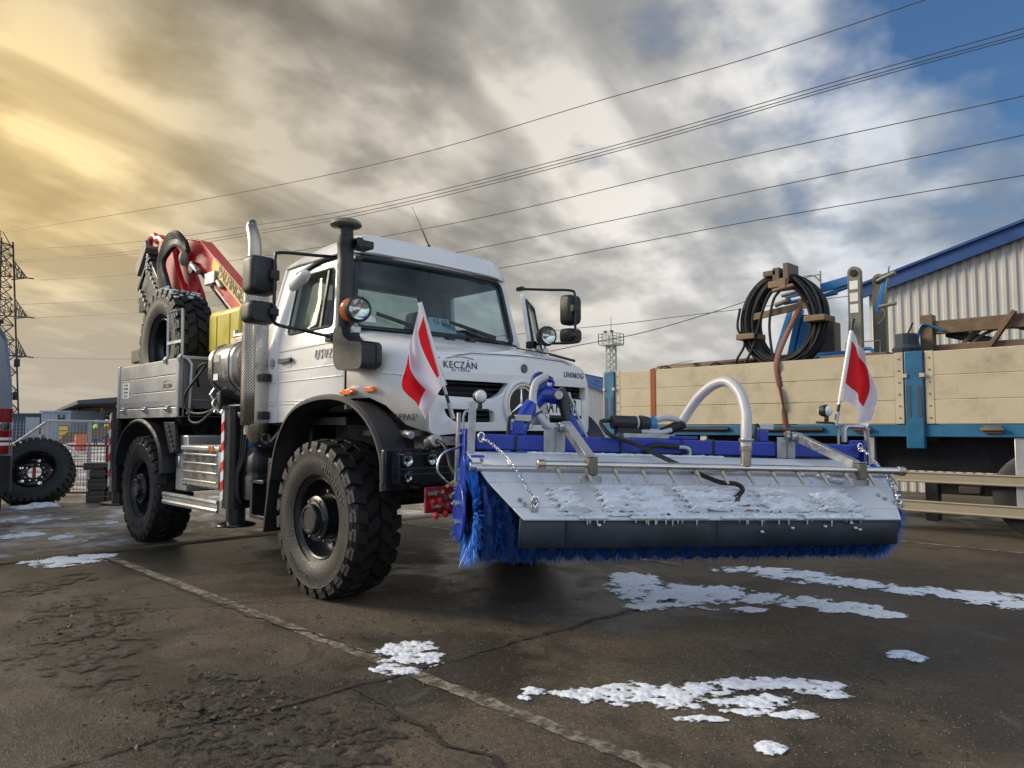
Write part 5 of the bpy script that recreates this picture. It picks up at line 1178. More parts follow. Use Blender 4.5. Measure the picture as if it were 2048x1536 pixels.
# ------------------------------------------------------------------ knuckle-boom crane over the bed (boom in the plane y = -0.6)
crane = empty('loader_crane', (-1.95, -0.2, 1.2))
CO = Vector((-1.95, -0.2, 1.2)); YC = -0.60
tag(crane, 'red folding loader crane with black hoses rising over the truck bed', 'crane')
def K(mb, name, m, parent=None, bevel=0, angle=32):
    mb.xform(Matrix.Translation(-CO + (Vector((0.40, 0, -0.09)) if name != 'column' else Vector((0, 0, 0))))); return mb.build(name, m, parent or crane, bevel, angle)
def P(h): return lambda u, v_, t: (u, YC + t * h, v_)
mb = MB(); mb.box((-2.05, -0.75, 1.2), (-1.75, -0.10, 2.3)); mb.cyl((-1.9, -0.45, 1.2), (-1.9, -0.45, 2.35), 0.20, seg=20); K(mb, 'column', 'black_steel', bevel=0.02)
boom = round_poly([(-2.25, 2.14), (-2.02, 2.30), (-2.54, 2.65), (-3.85, 3.50), (-4.20, 3.60), (-4.76, 3.69), (-4.94, 3.59), (-4.86, 3.44), (-4.25, 3.36), (-3.85, 3.19), (-2.97, 2.62)], 0.06, 4)
bm_ = K(MB().prism(boom, P(1), -0.13, -0.01), 'main_boom', 'red_paint', bevel=0.015)
# rib and top flange
K(MB().prism([(-2.02, 2.312), (-3.84, 3.50), (-4.20, 3.602), (-4.72, 3.69), (-4.73, 3.71), (-4.20, 3.622), (-3.83, 3.52), (-2.01, 2.33)], P(1), -0.140, 0.0), 'top_flange', 'red_paint', bm_, bevel=0.004)
K(MB().prism([(-3.2, 2.80), (-3.9, 3.24), (-3.905, 3.255), (-3.21, 2.815)], P(1), -0.140, -0.13), 'weld_rib', 'red_paint', bm_)
lab = round_poly([(-2.50, 2.475), (-2.41, 2.60), (-3.45, 3.275), (-3.53, 3.15)], 0.065, 5)
K(MB().prism(lab, P(1), -0.138, -0.131), 'name_plate', 'yellow_print', bm_)
xd = Vector((1.0, 0, -0.65)).normalized()
tm = text_mb('PALFINGER', 0.165, 0.004, 1.0, 0.0, 0.004).xform(frame((-2.97, YC - 0.141, 2.875), xd, (0.65, 0, 1))); K(tm, 'name_lettering', 'black_print', bm_)
# outer boom hanging from the knuckle
outer = round_poly([(-5.00, 3.62), (-4.80, 3.70), (-4.55, 3.55), (-4.42, 3.30), (-4.10, 2.92), (-4.05, 2.75), (-4.72, 2.80), (-4.80, 3.05)], 0.07, 4)
K(MB().prism(outer, P(1), -0.20, -0.14), 'outer_boom_cheek', 'red_paint', bevel=0.012)
K(MB().prism(outer, P(1), 0.0, 0.05), 'outer_boom_cheek', 'red_paint', bevel=0.012)
K(MB().box((-4.66, YC - 0.138, 2.75), (-4.18, YC - 0.002, 3.1)), 'outer_boom', 'red_paint', bevel=0.02)
mb = MB()
for (x, z, r) in ((-4.84, 3.60, 0.11), (-4.16, 3.40, 0.06)): mb.cyl((x, YC - 0.225, z), (x, YC + 0.07, z), r, seg=20)
K(mb, 'knuckle_pin', 'red_paint', bevel=0.01)
# bundle of black hoses round the knuckle
mb = MB()
for k in range(7):
    d = (k - 3) * 0.030
    mb.tube([(-3.92 - d * 0.4, YC - 0.26, 3.44 + d * 0.6), (-4.10, YC - 0.28 - abs(d) * 0.3, 3.56 + d * 0.7), (-4.40, YC - 0.30, 3.54 + d), (-4.56 - d * 0.5, YC - 0.31, 3.36 + d * 0.3), (-4.50 - d, YC - 0.30, 3.12), (-4.42 - d, YC - 0.27, 2.92), (-4.40 - d, YC - 0.24, 2.76)], 0.036, 8, smooth=5)
K(mb, 'hose_bundle', 'hose_rubber')
mb = MB()
for k in range(8): mb.cyl((-4.58 + k * 0.045, YC - 0.325, 2.98), (-4.58 + k * 0.045, YC - 0.325, 3.03), 0.016, seg=8)
K(mb, 'hose_fittings', 'galvanised')
# lift cylinder under the boom
mb = MB(); mb.cyl((-3.95, YC - 0.02, 3.22), (-2.75, YC - 0.02, 2.42), 0.085, seg=18); mb.cyl((-3.95, YC - 0.2, 3.22), (-3.95, YC + 0.2, 3.22), 0.07, seg=14); K(mb, 'lift_cylinder', 'black_steel')
mb = MB(); mb.box((-3.62, YC - 0.17, 2.96), (-3.36, YC - 0.10, 3.10)); mb.cyl((-3.95, YC - 0.18, 3.25), (-3.75, YC - 0.18, 3.14), 0.035, seg=10); mb.cyl((-3.30, YC - 0.15, 2.97), (-3.18, YC - 0.15, 2.88), 0.03, seg=10); K(mb, 'holding_valve', 'galvanised', bevel=0.01)
mb = MB(); mb.ball((-3.90, YC - 0.30, 3.30), (0.06, 0.05, 0.09), 12, 8); K(mb, 'work_lamp', 'olive_plate')
# extension stack pointing up and back
ed = Vector((-0.72, 0, 0.69)).normalized(); en = Vector((0.69, 0, 0.72)).normalized(); E0 = Vector((-5.30, YC, 3.07))
def EP(a, b, t): return E0 + ed * (a * 0.70) + en * (b * 0.80) + Vector((0, t, 0))
def ebox(a0, a1, b0, b1, t0, t1):
    m_ = MB(); m_.add([EP(a, b, t) for a in (a0, a1) for b in (b0, b1) for t in (t0, t1)], [(0, 1, 3, 2), (4, 6, 7, 5), (0, 4, 5, 1), (2, 3, 7, 6), (0, 2, 6, 4), (1, 5, 7, 3)]); return m_
K(ebox(-0.30, 0.62, -0.30, 0.34, -0.16, 0.16), 'extension_housing', 'black_steel', bevel=0.02)
K(ebox(0.62, 0.70, -0.33, 0.36, -0.18, 0.18), 'extension_collar', 'black_steel', bevel=0.01)
K(ebox(0.70, 1.0, -0.10, 0.26, -0.10, 0.10), 'inner_extension', 'black_steel', bevel=0.01)
mb = MB(); mb.prism([(0.97, -0.22), (1.02, -0.24), (1.02, 0.38), (0.97, 0.36)], lambda u, v_, t: EP(u, v_, t), -0.16, 0.16); K(mb, 'tip_plate', 'olive_plate')
tip = round_poly([(1.02, -0.18), (1.16, -0.28), (1.32, -0.32), (1.36, -0.18), (1.25, 0.0), (1.36, 0.15), (1.30, 0.34), (1.02, 0.30)], 0.03)
for t in (-0.12, 0.07): K(MB().prism(tip, lambda u, v_, w: EP(u, v_, w), t, t + 0.05), 'tip_cheek', 'olive_plate', bevel=0.008)
mb = MB(); hk = [EP(1.10, 0.46, 0.0), EP(1.34, 0.42, 0), EP(1.48, 0.26, 0), EP(1.42, 0.12, 0), EP(1.32, 0.12, 0)]; mb.tube(hk, 0.045, 10, smooth=4); mb.tube([EP(1.14, 0.45, 0), EP(0.98, 0.56, 0), EP(0.76, 0.60, 0), EP(0.62, 0.54, 0)], 0.06, 10, smooth=4); K(mb, 'load_hook', 'red_paint')
mb = MB()
for k in range(6): mb.cyl(EP(-0.2 + k * 0.14, -0.24, -0.16), EP(-0.2 + k * 0.14, -0.24, -0.19), 0.022, seg=8); mb.cyl(EP(-0.2 + k * 0.14, 0.20, -0.16), EP(-0.2 + k * 0.14, 0.20, -0.185), 0.016, seg=8)
tag(K(mb, 'housing_bolts', 'galvanised'), kind='stuff')
mb = MB()
for k in range(5): mb.tube([EP(0.40 + k * 0.05, -0.32, -0.1 + k * 0.05), EP(0.56 + k * 0.03, -0.46 - k * 0.016, -0.12), EP(0.30, -0.52 + k * 0.03, -0.1), EP(0.0, -0.42 + k * 0.03, -0.1), EP(-0.35, -0.20, -0.1)], 0.018, 7, smooth=5)
K(mb, 'extension_hoses', 'hose_rubber')
mb = MB(); mb.box(EP(0.34, -0.40, 0) - Vector((0.14, 0.15, 0.10)), EP(0.34, -0.40, 0) + Vector((0.14, 0.1, 0.10))); K(mb, 'extension_valve', 'black_steel', bevel=0.015)
mb = MB(); c = EP(0.66, 0.36, -0.19)
for k in range(5): mb.tube([c + Vector((0.02 * (k % 2), 0, -0.05 * k)) + Vector((0.022 * math.cos(a), 0.02 * math.sin(a) * (k % 2), 0.032 * math.sin(a))) for a in [i * R(36) for i in range(10)]], 0.008, 5, closed=True)
K(mb, 'safety_chain', 'galvanised')
# ------------------------------------------------------------------ front sweeper, swung to one side and lifted (local x along the brush, y to the rear, z up)
SA = Vector((0.50441, 0.86346, 0)); SN = Vector((0.86346, -0.50441, 0)); SO = Vector((2.321, -0.015, 0))
ROLL = R(1.75)
sw_m = Matrix.Translation(SO) @ Matrix(((SA.x, -SN.x, 0, 0), (SA.y, -SN.y, 0, 0), (0, 0, 1, 0), (0, 0, 0, 1))) @ Matrix.Rotation(ROLL, 4, 'Y')
sweeper = empty('front_sweeper', mtx=sw_m)
tag(sweeper, 'blue front sweeper with grey hood, spray bar and blue bristle brush', 'sweeper')
def L3(s, t, z): return Vector((s, -t, z))
def Q(mb, name, m, parent=None, bevel=0, angle=32): return mb.build(name, m, parent or sweeper, bevel, angle)
def sbox(s0, s1, t0, t1, z0, z1): return MB().box((s0, -t1, z0), (s1, -t0, z1))
# beam with tape bands
beam = Q(sbox(-1.27, 1.47, -0.10, 0.0, 1.108, 1.205), 'cross_beam', 'blue_paint', bevel=0.008)
for s in (-1.02, -0.80, -0.33, 0.10, 0.33, 0.60, 0.80): Q(sbox(s - 0.008, s + 0.008, -0.106, 0.006, 1.100, 1.211), 'tape_band', 'black_print', beam, bevel=0.004)
Q(sbox(-1.2, 1.4, -0.09, 0.0, 1.065, 1.098), 'lower_rail', 'blue_paint', bevel=0.004)
Q(sbox(-0.6, 1.35, 0.005, 0.03, 1.075, 1.10), 'cable_duct', 'hose_rubber', bevel=0.008)
for s, m_ in ((-1.0, 'galvanised'), (0.72, 'galvanised')):
    Q(sbox(s - 0.035, s + 0.035, -0.09, -0.02, 1.206, 1.285), 'socket', 'blue_paint', bevel=0.006)
    Q(sbox(s - 0.02, s + 0.09, -0.10, -0.04, 1.287, 1.33), 'socket_block', 'aluminium', bevel=0.006)
    Q(MB().tube([L3(s - 0.06, -0.03, 1.20), L3(s - 0.06, -0.03, 1.29), L3(s - 0.04, -0.05, 1.315), L3(s - 0.015, -0.06, 1.315)], 0.013, 8, smooth=3), 'elbow', 'hose_rubber')
# left end frame
for s0 in (-1.345, 1.475):
    sg = 1 if s0 > 0 else -1
    fr = MB(); fr.prism([(-0.14, 0.70), (0.05, 0.70), (0.07, 0.86), (0.03, 1.0), (0.03, 1.235), (-0.10, 1.235), (-0.14, 1.0)], lambda t, z, w: L3(s0 + w, t, z), 0.0, 0.014); Q(fr, 'end_frame', 'blue_paint', bevel=0.003)
    Q(sbox(s0 - 0.006, s0 + 0.070, -0.12, -0.085, 0.72, 1.23), 'frame_flange', 'blue_paint', bevel=0.003)
    mb = MB()
    for z in (0.80, 0.90, 0.98, 1.13, 1.20): mb.cyl(L3(s0 - 0.004 if sg < 0 else s0 + 0.018, -0.06, z), L3(s0 - 0.020 if sg < 0 else s0 + 0.034, -0.06, z), 0.012, seg=6)
    Q(mb, 'frame_bolts', 'galvanised')
Q(MB().bar(L3(-1.315, 0.085, 0.90), L3(-1.315, 0.085, 1.395), 0.045, 0.012, (0, 1, 0)), 'zinc_upright', 'galvanised', bevel=0.002)
Q(sbox(-1.375, -1.353, -0.12, -0.07, 0.86, 1.33), 'zinc_channel', 'galvanised', bevel=0.003)
Q(MB().tube([L3(-1.36, -0.06, 1.12), L3(-1.47, 0.0, 1.08), L3(-1.50, 0.02, 0.98), L3(-1.42, -0.02, 0.90), L3(-1.36, -0.05, 0.87)], 0.006, 6, smooth=5), 'bowden_cable', 'galvanised')
Q(MB().tube([L3(1.38, -0.05, 1.22), L3(1.38, -0.05, 1.31), L3(1.40, -0.05, 1.33), L3(1.54, -0.05, 1.33), L3(1.56, -0.05, 1.31), L3(1.575, -0.03, 0.98)], 0.018, 8), 'grab_hoop', 'galvanised')
Q(sbox(-1.33, -1.25, 0.02, 0.16, 0.90, 1.08), 'end_gusset', 'blue_paint', bevel=0.004)
# brush bearing plate on each end
for s0, sg in ((-1.368, -1), (1.43, 1)):
    prof = [(0.062 * math.cos(R(a)), 0.062 * math.sin(R(a)) + 1.02) for a in range(0, 181, 20)] + [(0.105 * math.cos(R(a)), 0.105 * math.sin(R(a)) + 0.74) for a in range(180, 361, 15)]
    Q(MB().prism(prof, lambda t, z, w: L3(s0 + w * sg, t + 0.17, z), 0.0, 0.014), 'bearing_plate', 'blue_paint', bevel=0.003)
    Q(MB().cyl(L3(s0 + sg * 0.0145, 0.17, 0.75), L3(s0 + sg * 0.03, 0.17, 0.75), 0.165, seg=40), 'brush_disc', 'blue_paint', bevel=0.004)
    for k in range(4): a = R(45 + 90 * k); Q(MB().cyl(L3(s0 + sg * 0.03, 0.17 + 0.055 * math.cos(a), 0.75 + 0.075 * math.sin(a)), L3(s0 + sg * 0.052, 0.17 + 0.055 * math.cos(a), 0.75 + 0.075 * math.sin(a)), 0.014, seg=6), 'bearing_bolt', 'galvanised')
# brush
def brush():
    core = MB(); nseg = 48; secs_ = []
    for i in range(141):
        s = -1.30 + i * 2.70 / 140; sec = []
        for k in range(nseg):
            a = 2 * math.pi * k / nseg
            r_ = 0.245 + 0.028 * math.sin(i * 0.9 + 2.5 * math.sin(a + i * 0.05)) + rnd.uniform(-0.012, 0.012)
            sec.append(L3(s, 0.17 + math.cos(a) * r_, 0.75 + math.sin(a) * r_))
        secs_.append(sec)
    Q(core.loft(secs_), 'bristle_core', 'bristle_core', angle=20)
    V = []; F = []
    def bristle(s, a, r0, r1, ds, w):
        c, sn_ = math.cos(a), math.sin(a)
        p0 = L3(s, 0.17 + c * r0, 0.75 + sn_ * r0); a2 = a + rnd.gauss(0, 0.008)
        p1 = L3(s + ds, 0.17 + math.cos(a2) * r1, 0.75 + math.sin(a2) * r1)
        m_ = p0.lerp(p1, 0.55) + Vector((rnd.gauss(0, 0.0015), rnd.gauss(0, 0.0015), rnd.gauss(0, 0.0015)))
        d = (p1 - p0).normalized(); sd = d.cross(Vector((rnd.uniform(-1, 1), rnd.uniform(-1, 1), rnd.uniform(-1, 1)))).normalized() * w
        k = len(V); V.extend([p0 - sd, p0 + sd, m_ - sd, m_ + sd, p1]); F.extend([(k, k + 1, k + 3, k + 2), (k + 2, k + 3, k + 4)])
    for i in range(60):
        s = -1.27 + i * 2.64 / 59
        wave = 0.012 * math.sin(i * 2.1)
        for k in range(64):
            a0 = 2 * math.pi * (k + 0.5 * (i % 2)) / 64 + rnd.gauss(0, 0.02); ds0 = rnd.gauss(0, 0.012); rl = rnd.uniform(-0.012, 0.006)
            for q_ in range(6): bristle(s + rnd.gauss(0, 0.006), a0 + rnd.gauss(0, 0.018), 0.19, 0.298 + wave + rl + rnd.uniform(-0.008, 0.006), ds0 + rnd.gauss(0, 0.006), 0.0021)
    mb = MB(); mb.v = V[:]; mb.f = F[:]; tag(Q(mb, 'bristles', 'bristle', angle=180), kind='stuff'); V.clear(); F.clear()
    for k in range(150):
        a0 = 2 * math.pi * k / 150 + rnd.gauss(0, 0.008); ds0 = rnd.gauss(-0.012, 0.020); rl = rnd.uniform(-0.014, 0.006)
        for q_ in range(11): bristle(-1.330 + rnd.uniform(-0.010, 0.018), a0 + rnd.gauss(0, 0.012), 0.15, 0.312 + rl + rnd.uniform(-0.010, 0.006), ds0 + rnd.gauss(0, 0.007), 0.0023)
    for k in range(1600):
        a = rnd.uniform(0, 2 * math.pi); bristle(1.38 + rnd.uniform(-0.02, 0.01), a, 0.195, 0.312 + rnd.uniform(-0.025, 0.012), rnd.gauss(0.02, 0.02), 0.0018)
    mb = MB(); mb.v = V; mb.f = F
    o = Q(mb, 'end_bristles', 'bristle_end', angle=180); tag(o, kind='stuff')
brush()
# hood: upper sheet, hinge rail, three boards, rubber apron
HT = (0.05, 1.097); HM = (0.30, 1.018); HB = (0.60, 0.762)
def slope(d):     # point along the lower hood, 0 at the hinge, 1 at the front edge
    return HM[0] + (HB[0] - HM[0]) * d, HM[1] + (HB[1] - HM[1]) * d
def sl(d): return -1.33 + (0.02 if d < 0.12 else 0.02 + (d - 0.12) * 0.215)
def sr_(d): return 1.40 - (0.0 if d < 0.12 else (d - 0.12) * 0.16)
for s0, s1 in ((-1.335, -0.70), (-0.697, 0.28), (0.283, 1.40)):
    mb = MB(); mb.prism([(HT[0], HT[1]), (HM[0] - 0.01, HM[1] + 0.012), (HM[0] - 0.013, HM[1] + 0.008), (HT[0] - 0.003, HT[1] - 0.005)], lambda t, z, w: L3(w, t, z), s0, s1); Q(mb, 'hood_top', 'hood_alu')
hn = Vector((0, -(HM[1] - HB[1]), HB[0] - HM[0])).normalized()   # outward normal in (x, y, z) with y to the rear
for d0, d1 in ((0.045, 0.30), (0.306, 0.775), (0.781, 1.0)):
    mb = MB(); pts = []
    for d, s in ((d0, sl(d0)), (d0, sr_(d0)), (d1, sr_(d1)), (d1, sl(d1))): t, z = slope(d); pts.append(L3(s, t, z))
    mb.add(pts + [p - hn * 0.012 for p in pts], [(0, 1, 2, 3), (7, 6, 5, 4), (0, 4, 5, 1), (1, 5, 6, 2), (2, 6, 7, 3), (3, 7, 4, 0)]); Q(mb, 'hood_board', 'hood_alu', bevel=0.003)
mb = MB(); mb.cyl(L3(-1.33, 0.315, 1.012), L3(1.40, 0.315, 1.012), 0.021, seg=14); Q(mb, 'hinge_rail', 'aluminium')
for s in (-1.33, 1.40): Q(MB().cyl(L3(s - 0.035, 0.305, 1.02), L3(s + 0.035, 0.305, 1.02), 0.026, seg=14), 'hinge_sleeve', 'galvanised', bevel=0.003)
mb = MB()
for s, d in ((-1.29, -0.12), (-1.12, 0.66), (-1.10, 0.74), (1.22, 0.50), (1.25, 0.58), (1.05, 0.02), (-0.55, -0.06)): t, z = slope(d); c = L3(s, t, z); mb.cyl(c, c + hn * 0.012, 0.013, seg=8)
tag(Q(mb, 'hood_bolts', 'galvanised'), kind='stuff')
for s0, s1 in ((-1.14, -0.88), (-0.876, 0.02), (0.024, 1.26)):
    mb = MB(); n_ = 12
    top = []; bot = []
    for i in range(n_ + 1):
        s = s0 + (s1 - s0) * i / n_; b_ = 0.006 * math.sin(s * 9)
        top.append((s, HB[0] - 0.012)); bot.append((s, HB[0] - 0.02 + b_))
    secs_ = [[L3(s, t, 0.765) for s, t in top], [L3(s, t - 0.004, 0.69) for s, t in bot], [L3(s, t - 0.012, 0.607) for s, t in bot]]
    o = Q(mb.loft(secs_, closed=False), 'rubber_apron', 'flap', angle=60); md = o.modifiers.new('s', 'SOLIDIFY'); md.thickness = 0.008
# side cheek under the hood ends
for s in (-1.335, 1.40):
    mb = MB(); mb.prism([(0.05, 1.085), (0.29, 1.01), (0.33, 0.97), (0.20, 0.90), (0.05, 0.90)], lambda t, z, w: L3(s + w, t, z), 0.0, 0.006); Q(mb, 'hood_cheek', 'blue_paint')
# spray bar
PT, PZ = 0.50, 1.048
bar_ = Q(MB().cyl(L3(-0.985, PT, PZ), L3(1.325, PT, PZ), 0.024, seg=18), 'spray_bar', 'stainless')
for s, a in ((-0.985, -1), (1.325, 1)): Q(MB().cyl(L3(s, PT, PZ), L3(s + a * 0.045, PT, PZ), 0.030, seg=14), 'end_cap', 'exhaust_steel', bar_, bevel=0.006)
nz = MB(); nz.cyl((0, 0, 0), (0, -0.014, -0.028), 0.014, seg=10); nz.cyl((0, -0.014, -0.026), (0, -0.034, -0.066), 0.0105, seg=8); nz.cyl((0, -0.032, -0.062), (0, -0.038, -0.076), 0.007, seg=8)
NZ = nz.mesh('spray_nozzle', 'exhaust_steel')
for k in range(14):
    o = bpy.data.objects.new('spray_nozzle', NZ); COL.objects.link(o); o.parent = bar_; o.location = L3(-0.915 + k * 0.168, PT + 0.004, PZ - 0.018); o.rotation_euler = (0, R(-18), 0)
# galvanised arms holding the bar
for s in (-0.74, 1.02):
    sp = -0.745 if s < 0 else 0.90
    e = empty('spray_arm'); e.parent = sweeper
    MB().prism([(-0.02, 1.06), (0.022, 1.06), (0.022, 1.22), (0.05, 1.285), (0.0, 1.285), (-0.02, 1.22)], lambda t, z, w: L3(sp - 0.02 + w, t, z), -0.006, 0.0).build('bracket_web', 'galvanised', e)
    sbox(sp - 0.10, sp + 0.04, 0.004, 0.012, 1.055, 1.24).build('bracket_plate', 'galvanised', e, bevel=0.002)
    p0 = L3(sp + 0.02, 0.03, 1.262 if s < 0 else 1.245); p1 = L3(s + 0.0, PT - 0.03, PZ + 0.035)
    d = (p1 - p0).normalized(); up_ = Vector((1, 0, 0))
    MB().bar(p0 - d * 0.03, p1, 0.006, 0.052, (0, 0, 1)).bar(p0 - d * 0.03 + Vector((0.028, 0, 0.022)), p1 + Vector((0.028, 0, 0.022)), 0.055, 0.006, (0, 0, 1)).build('arm', 'galvanised', e, bevel=0.0015)
    MB().cyl(p0 - Vector((0.03, 0, 0)), p0 + Vector((0.05, 0, 0)), 0.030, seg=16).cyl(p0 - Vector((0.06, 0, 0)), p0 - Vector((0.03, 0, 0)), 0.012, seg=6).build('pivot', 'galvanised', e, bevel=0.003)
    sbox(s - 0.005, s + 0.055, PT - 0.035, PT + 0.035, PZ - 0.055, PZ + 0.045).build('pipe_clamp', 'olive_plate', e, bevel=0.010)
    sbox(s - 0.008, s + 0.058, PT - 0.037, PT + 0.037, PZ + 0.0465, PZ + 0.052).build('clamp_plate', 'galvanised', e, bevel=0.003)
    sbox(s - 0.04, s + 0.09, PT + 0.0, PT + 0.006, PZ - 0.095, PZ - 0.056).build('clamp_foot', 'galvanised', e, bevel=0.002)
# lifting tower
tw = empty('lifting_tower'); tw.parent = sweeper
apex = L3(-0.76, -0.28, 1.475)
MB().tube([L3(-1.0, -0.06, 1.20), L3(-0.90, -0.17, 1.36), apex + Vector((-0.045, 0, -0.035)), apex, apex + Vector((0.08, 0, -0.012))], 0.052, 16, smooth=4).build('tower_leg', 'blue_paint', tw, angle=60)
MB().tube([L3(-0.55, -0.12, 1.20), L3(-0.60, -0.22, 1.34), apex + Vector((0.09, 0.03, -0.02))], 0.026, 14).build('tower_leg', 'blue_paint', tw)
MB().prism(round_poly([(-0.06, 0.0), (0.03, 0.0), (0.055, 0.10), (0.0, 0.14), (-0.05, 0.10)], 0.03), lambda u, v_, t: apex + Vector((u - 0.04, t, v_ + 0.02)), -0.02, 0.02).build('lug', 'blue_paint', tw, bevel=0.006)
MB().tube([apex + Vector((0.03 + 0.028 * math.cos(k * R(30)), -0.01, 0.075 + 0.028 * math.sin(k * R(30)))) for k in range(12)], 0.011, 6, closed=True).build('lifting_eye', 'blue_paint', tw)
MB().cyl(apex + Vector((0.07, -0.10, -0.005)), apex + Vector((0.07, 0.10, -0.005)), 0.030, seg=16).build('apex_pin', 'galvanised', tw, bevel=0.004)
MB().cyl(apex + Vector((0.115, -0.03, 0.0)), L3(-0.585, -0.20, 1.17), 0.038, seg=18).cyl(apex + Vector((0.085, -0.03, 0.035)), apex + Vector((0.13, -0.03, -0.04)), 0.043, seg=18).build('lift_cylinder', 'black_steel', tw)
MB().cyl(apex + Vector((0.165, -0.03, 0.0)), L3(-0.52, -0.10, 1.20), 0.008, seg=8).cyl(apex + Vector((0.155, -0.03, 0.02)), apex + Vector((0.18, -0.03, -0.06)), 0.014, seg=10).build('gas_strut', 'galvanised', tw)
MB().box(apex + Vector((-0.06, 0.02, -0.20)), apex + Vector((0.03, 0.10, -0.03))).cyl(apex + Vector((-0.01, -0.02, -0.12)), apex + Vector((-0.01, -0.06, -0.22)), 0.02, seg=10).cyl(apex + Vector((0.03, 0.0, -0.12)), apex + Vector((0.02, 0.0, -0.24)), 0.014, seg=8).build('valve_stack', 'galvanised', tw, bevel=0.006)
MB().tube([apex + Vector((-0.10, -0.05, 0.05)), apex + Vector((-0.03, -0.02, 0.12)), apex + Vector((0.05, 0.02, 0.10))], 0.022, 8, smooth=4).build('hose_guard', 'hose_rubber', tw)
sbox(-1.0, -0.40, -0.75, -0.10, 1.02, 1.10).build('push_frame', 'blue_paint', tw, bevel=0.01)
MB().cyl(L3(-0.75, -0.95, 1.0), L3(-0.72, -0.10, 1.04), 0.06, seg=14).build('push_tube', 'blue_paint', tw)
def ribbed(pts, r, name, parent, pitch=0.011, m='hose_white', k=12):
    P_ = spline([Vector(p) for p in pts], k); L_ = [0.0]
    for a, b in zip(P_, P_[1:]): L_.append(L_[-1] + (b - a).length)
    n_ = int(L_[-1] / (pitch / 2)); out = []; j = 0
    for i in range(n_ + 1):
        d = L_[-1] * i / n_
        while j < len(L_) - 2 and L_[j + 1] < d: j += 1
        f = (d - L_[j]) / max(1e-6, L_[j + 1] - L_[j]); out.append(P_[j].lerp(P_[j + 1], f))
    return MB().tube(out, lambda u: r * (1.0 if int(round(u * n_)) % 2 else 0.92), 14).build(name, m, parent, angle=60)
ribbed([apex + Vector((0.0, -0.03, 0.12)), apex + Vector((-0.085, -0.07, 0.06)), apex + Vector((-0.10, -0.10, -0.08)), apex + Vector((-0.02, -0.13, -0.20)), L3(-0.68, -0.10, 1.215)], 0.027, 'suction_hose', sweeper)
Q(MB().lathe([(0.0285, -0.006), (0.0295, 0), (0.0285, 0.006)], apex + Vector((-0.070, -0.113, -0.13)), (0.5, -0.2, -0.8), 16), 'hose_tie', 'black_print')
# pump, its tray and water hose
sbox(-0.30, 0.06, -0.13, -0.02, 1.207, 1.235).build('pump_tray', 'galvanised', sweeper, bevel=0.003)
sbox(0.02, 0.22, -0.14, -0.01, 1.208, 1.228).build('pump_shelf', 'blue_paint', sweeper, bevel=0.003)
pm = empty('water_pump'); pm.parent = sweeper
MB().cyl(L3(-0.36, -0.08, 1.305), L3(-0.17, -0.08, 1.305), 0.045, seg=18).cyl(L3(-0.17, -0.08, 1.305), L3(-0.10, -0.08, 1.30), 0.052, 0.046, 18).box(L3(-0.33, -0.05, 1.237), L3(-0.14, -0.11, 1.27)).build('motor', 'black_plastic', pm, bevel=0.004)
MB().lathe([(0.046, -0.006), (0.048, 0), (0.046, 0.006)], L3(-0.19, -0.08, 1.305), (1, 0, 0), 18).build('band', 'hose_white', pm)
MB().cyl(L3(-0.10, -0.08, 1.30), L3(-0.05, -0.08, 1.30), 0.036, seg=14).cyl(L3(-0.075, -0.08, 1.30), L3(-0.075, -0.08, 1.36), 0.014, seg=8).build('pump_head', 'bright_blue', pm, bevel=0.004)
sbox(-0.11, -0.04, -0.12, -0.04, 1.237, 1.27).build('pump_foot', 'aluminium', pm, bevel=0.004)
ribbed([L3(-0.05, -0.08, 1.33), L3(0.02, -0.07, 1.345), L3(0.10, -0.05, 1.335), L3(0.145, -0.04, 1.325)], 0.022, 'delivery_hose', sweeper)
Q(MB().cyl(L3(0.0, -0.10, 1.245), L3(0.14, -0.045, 1.315), 0.034, seg=14), 'strainer', 'black_plastic', bevel=0.006)
Q(MB().tube([L3(-0.16, -0.06, 1.25), L3(-0.05, -0.03, 1.245), L3(0.04, -0.04, 1.265)], 0.016, 8, smooth=4), 'strainer_wrap', 'hose_white')
ribbed([L3(0.12, -0.04, 1.325), L3(0.16, -0.02, 1.40), L3(0.20, 0.04, 1.49), L3(0.25, 0.14, 1.565), L3(0.29, 0.24, 1.575), L3(0.305, 0.35, 1.50), L3(0.29, 0.44, 1.38), L3(0.265, 0.485, 1.27), L3(0.255, PT, 1.16)], 0.033, 'water_hose', sweeper)
Q(MB().cyl(L3(0.255, PT, 1.17), L3(0.255, PT, 1.06), 0.030, seg=14).cyl(L3(0.255, PT, 1.18), L3(0.255, PT, 1.15), 0.036, seg=14), 'hose_tail', 'exhaust_steel', bevel=0.003)
Q(MB().lathe([(0.036, -0.008), (0.038, 0), (0.036, 0.008)], L3(0.255, PT, 1.215), (0, 0, 1), 16).cyl(L3(0.21, PT, 1.215), L3(0.30, PT, 1.215), 0.010, seg=8), 'hose_clip', 'galvanised')
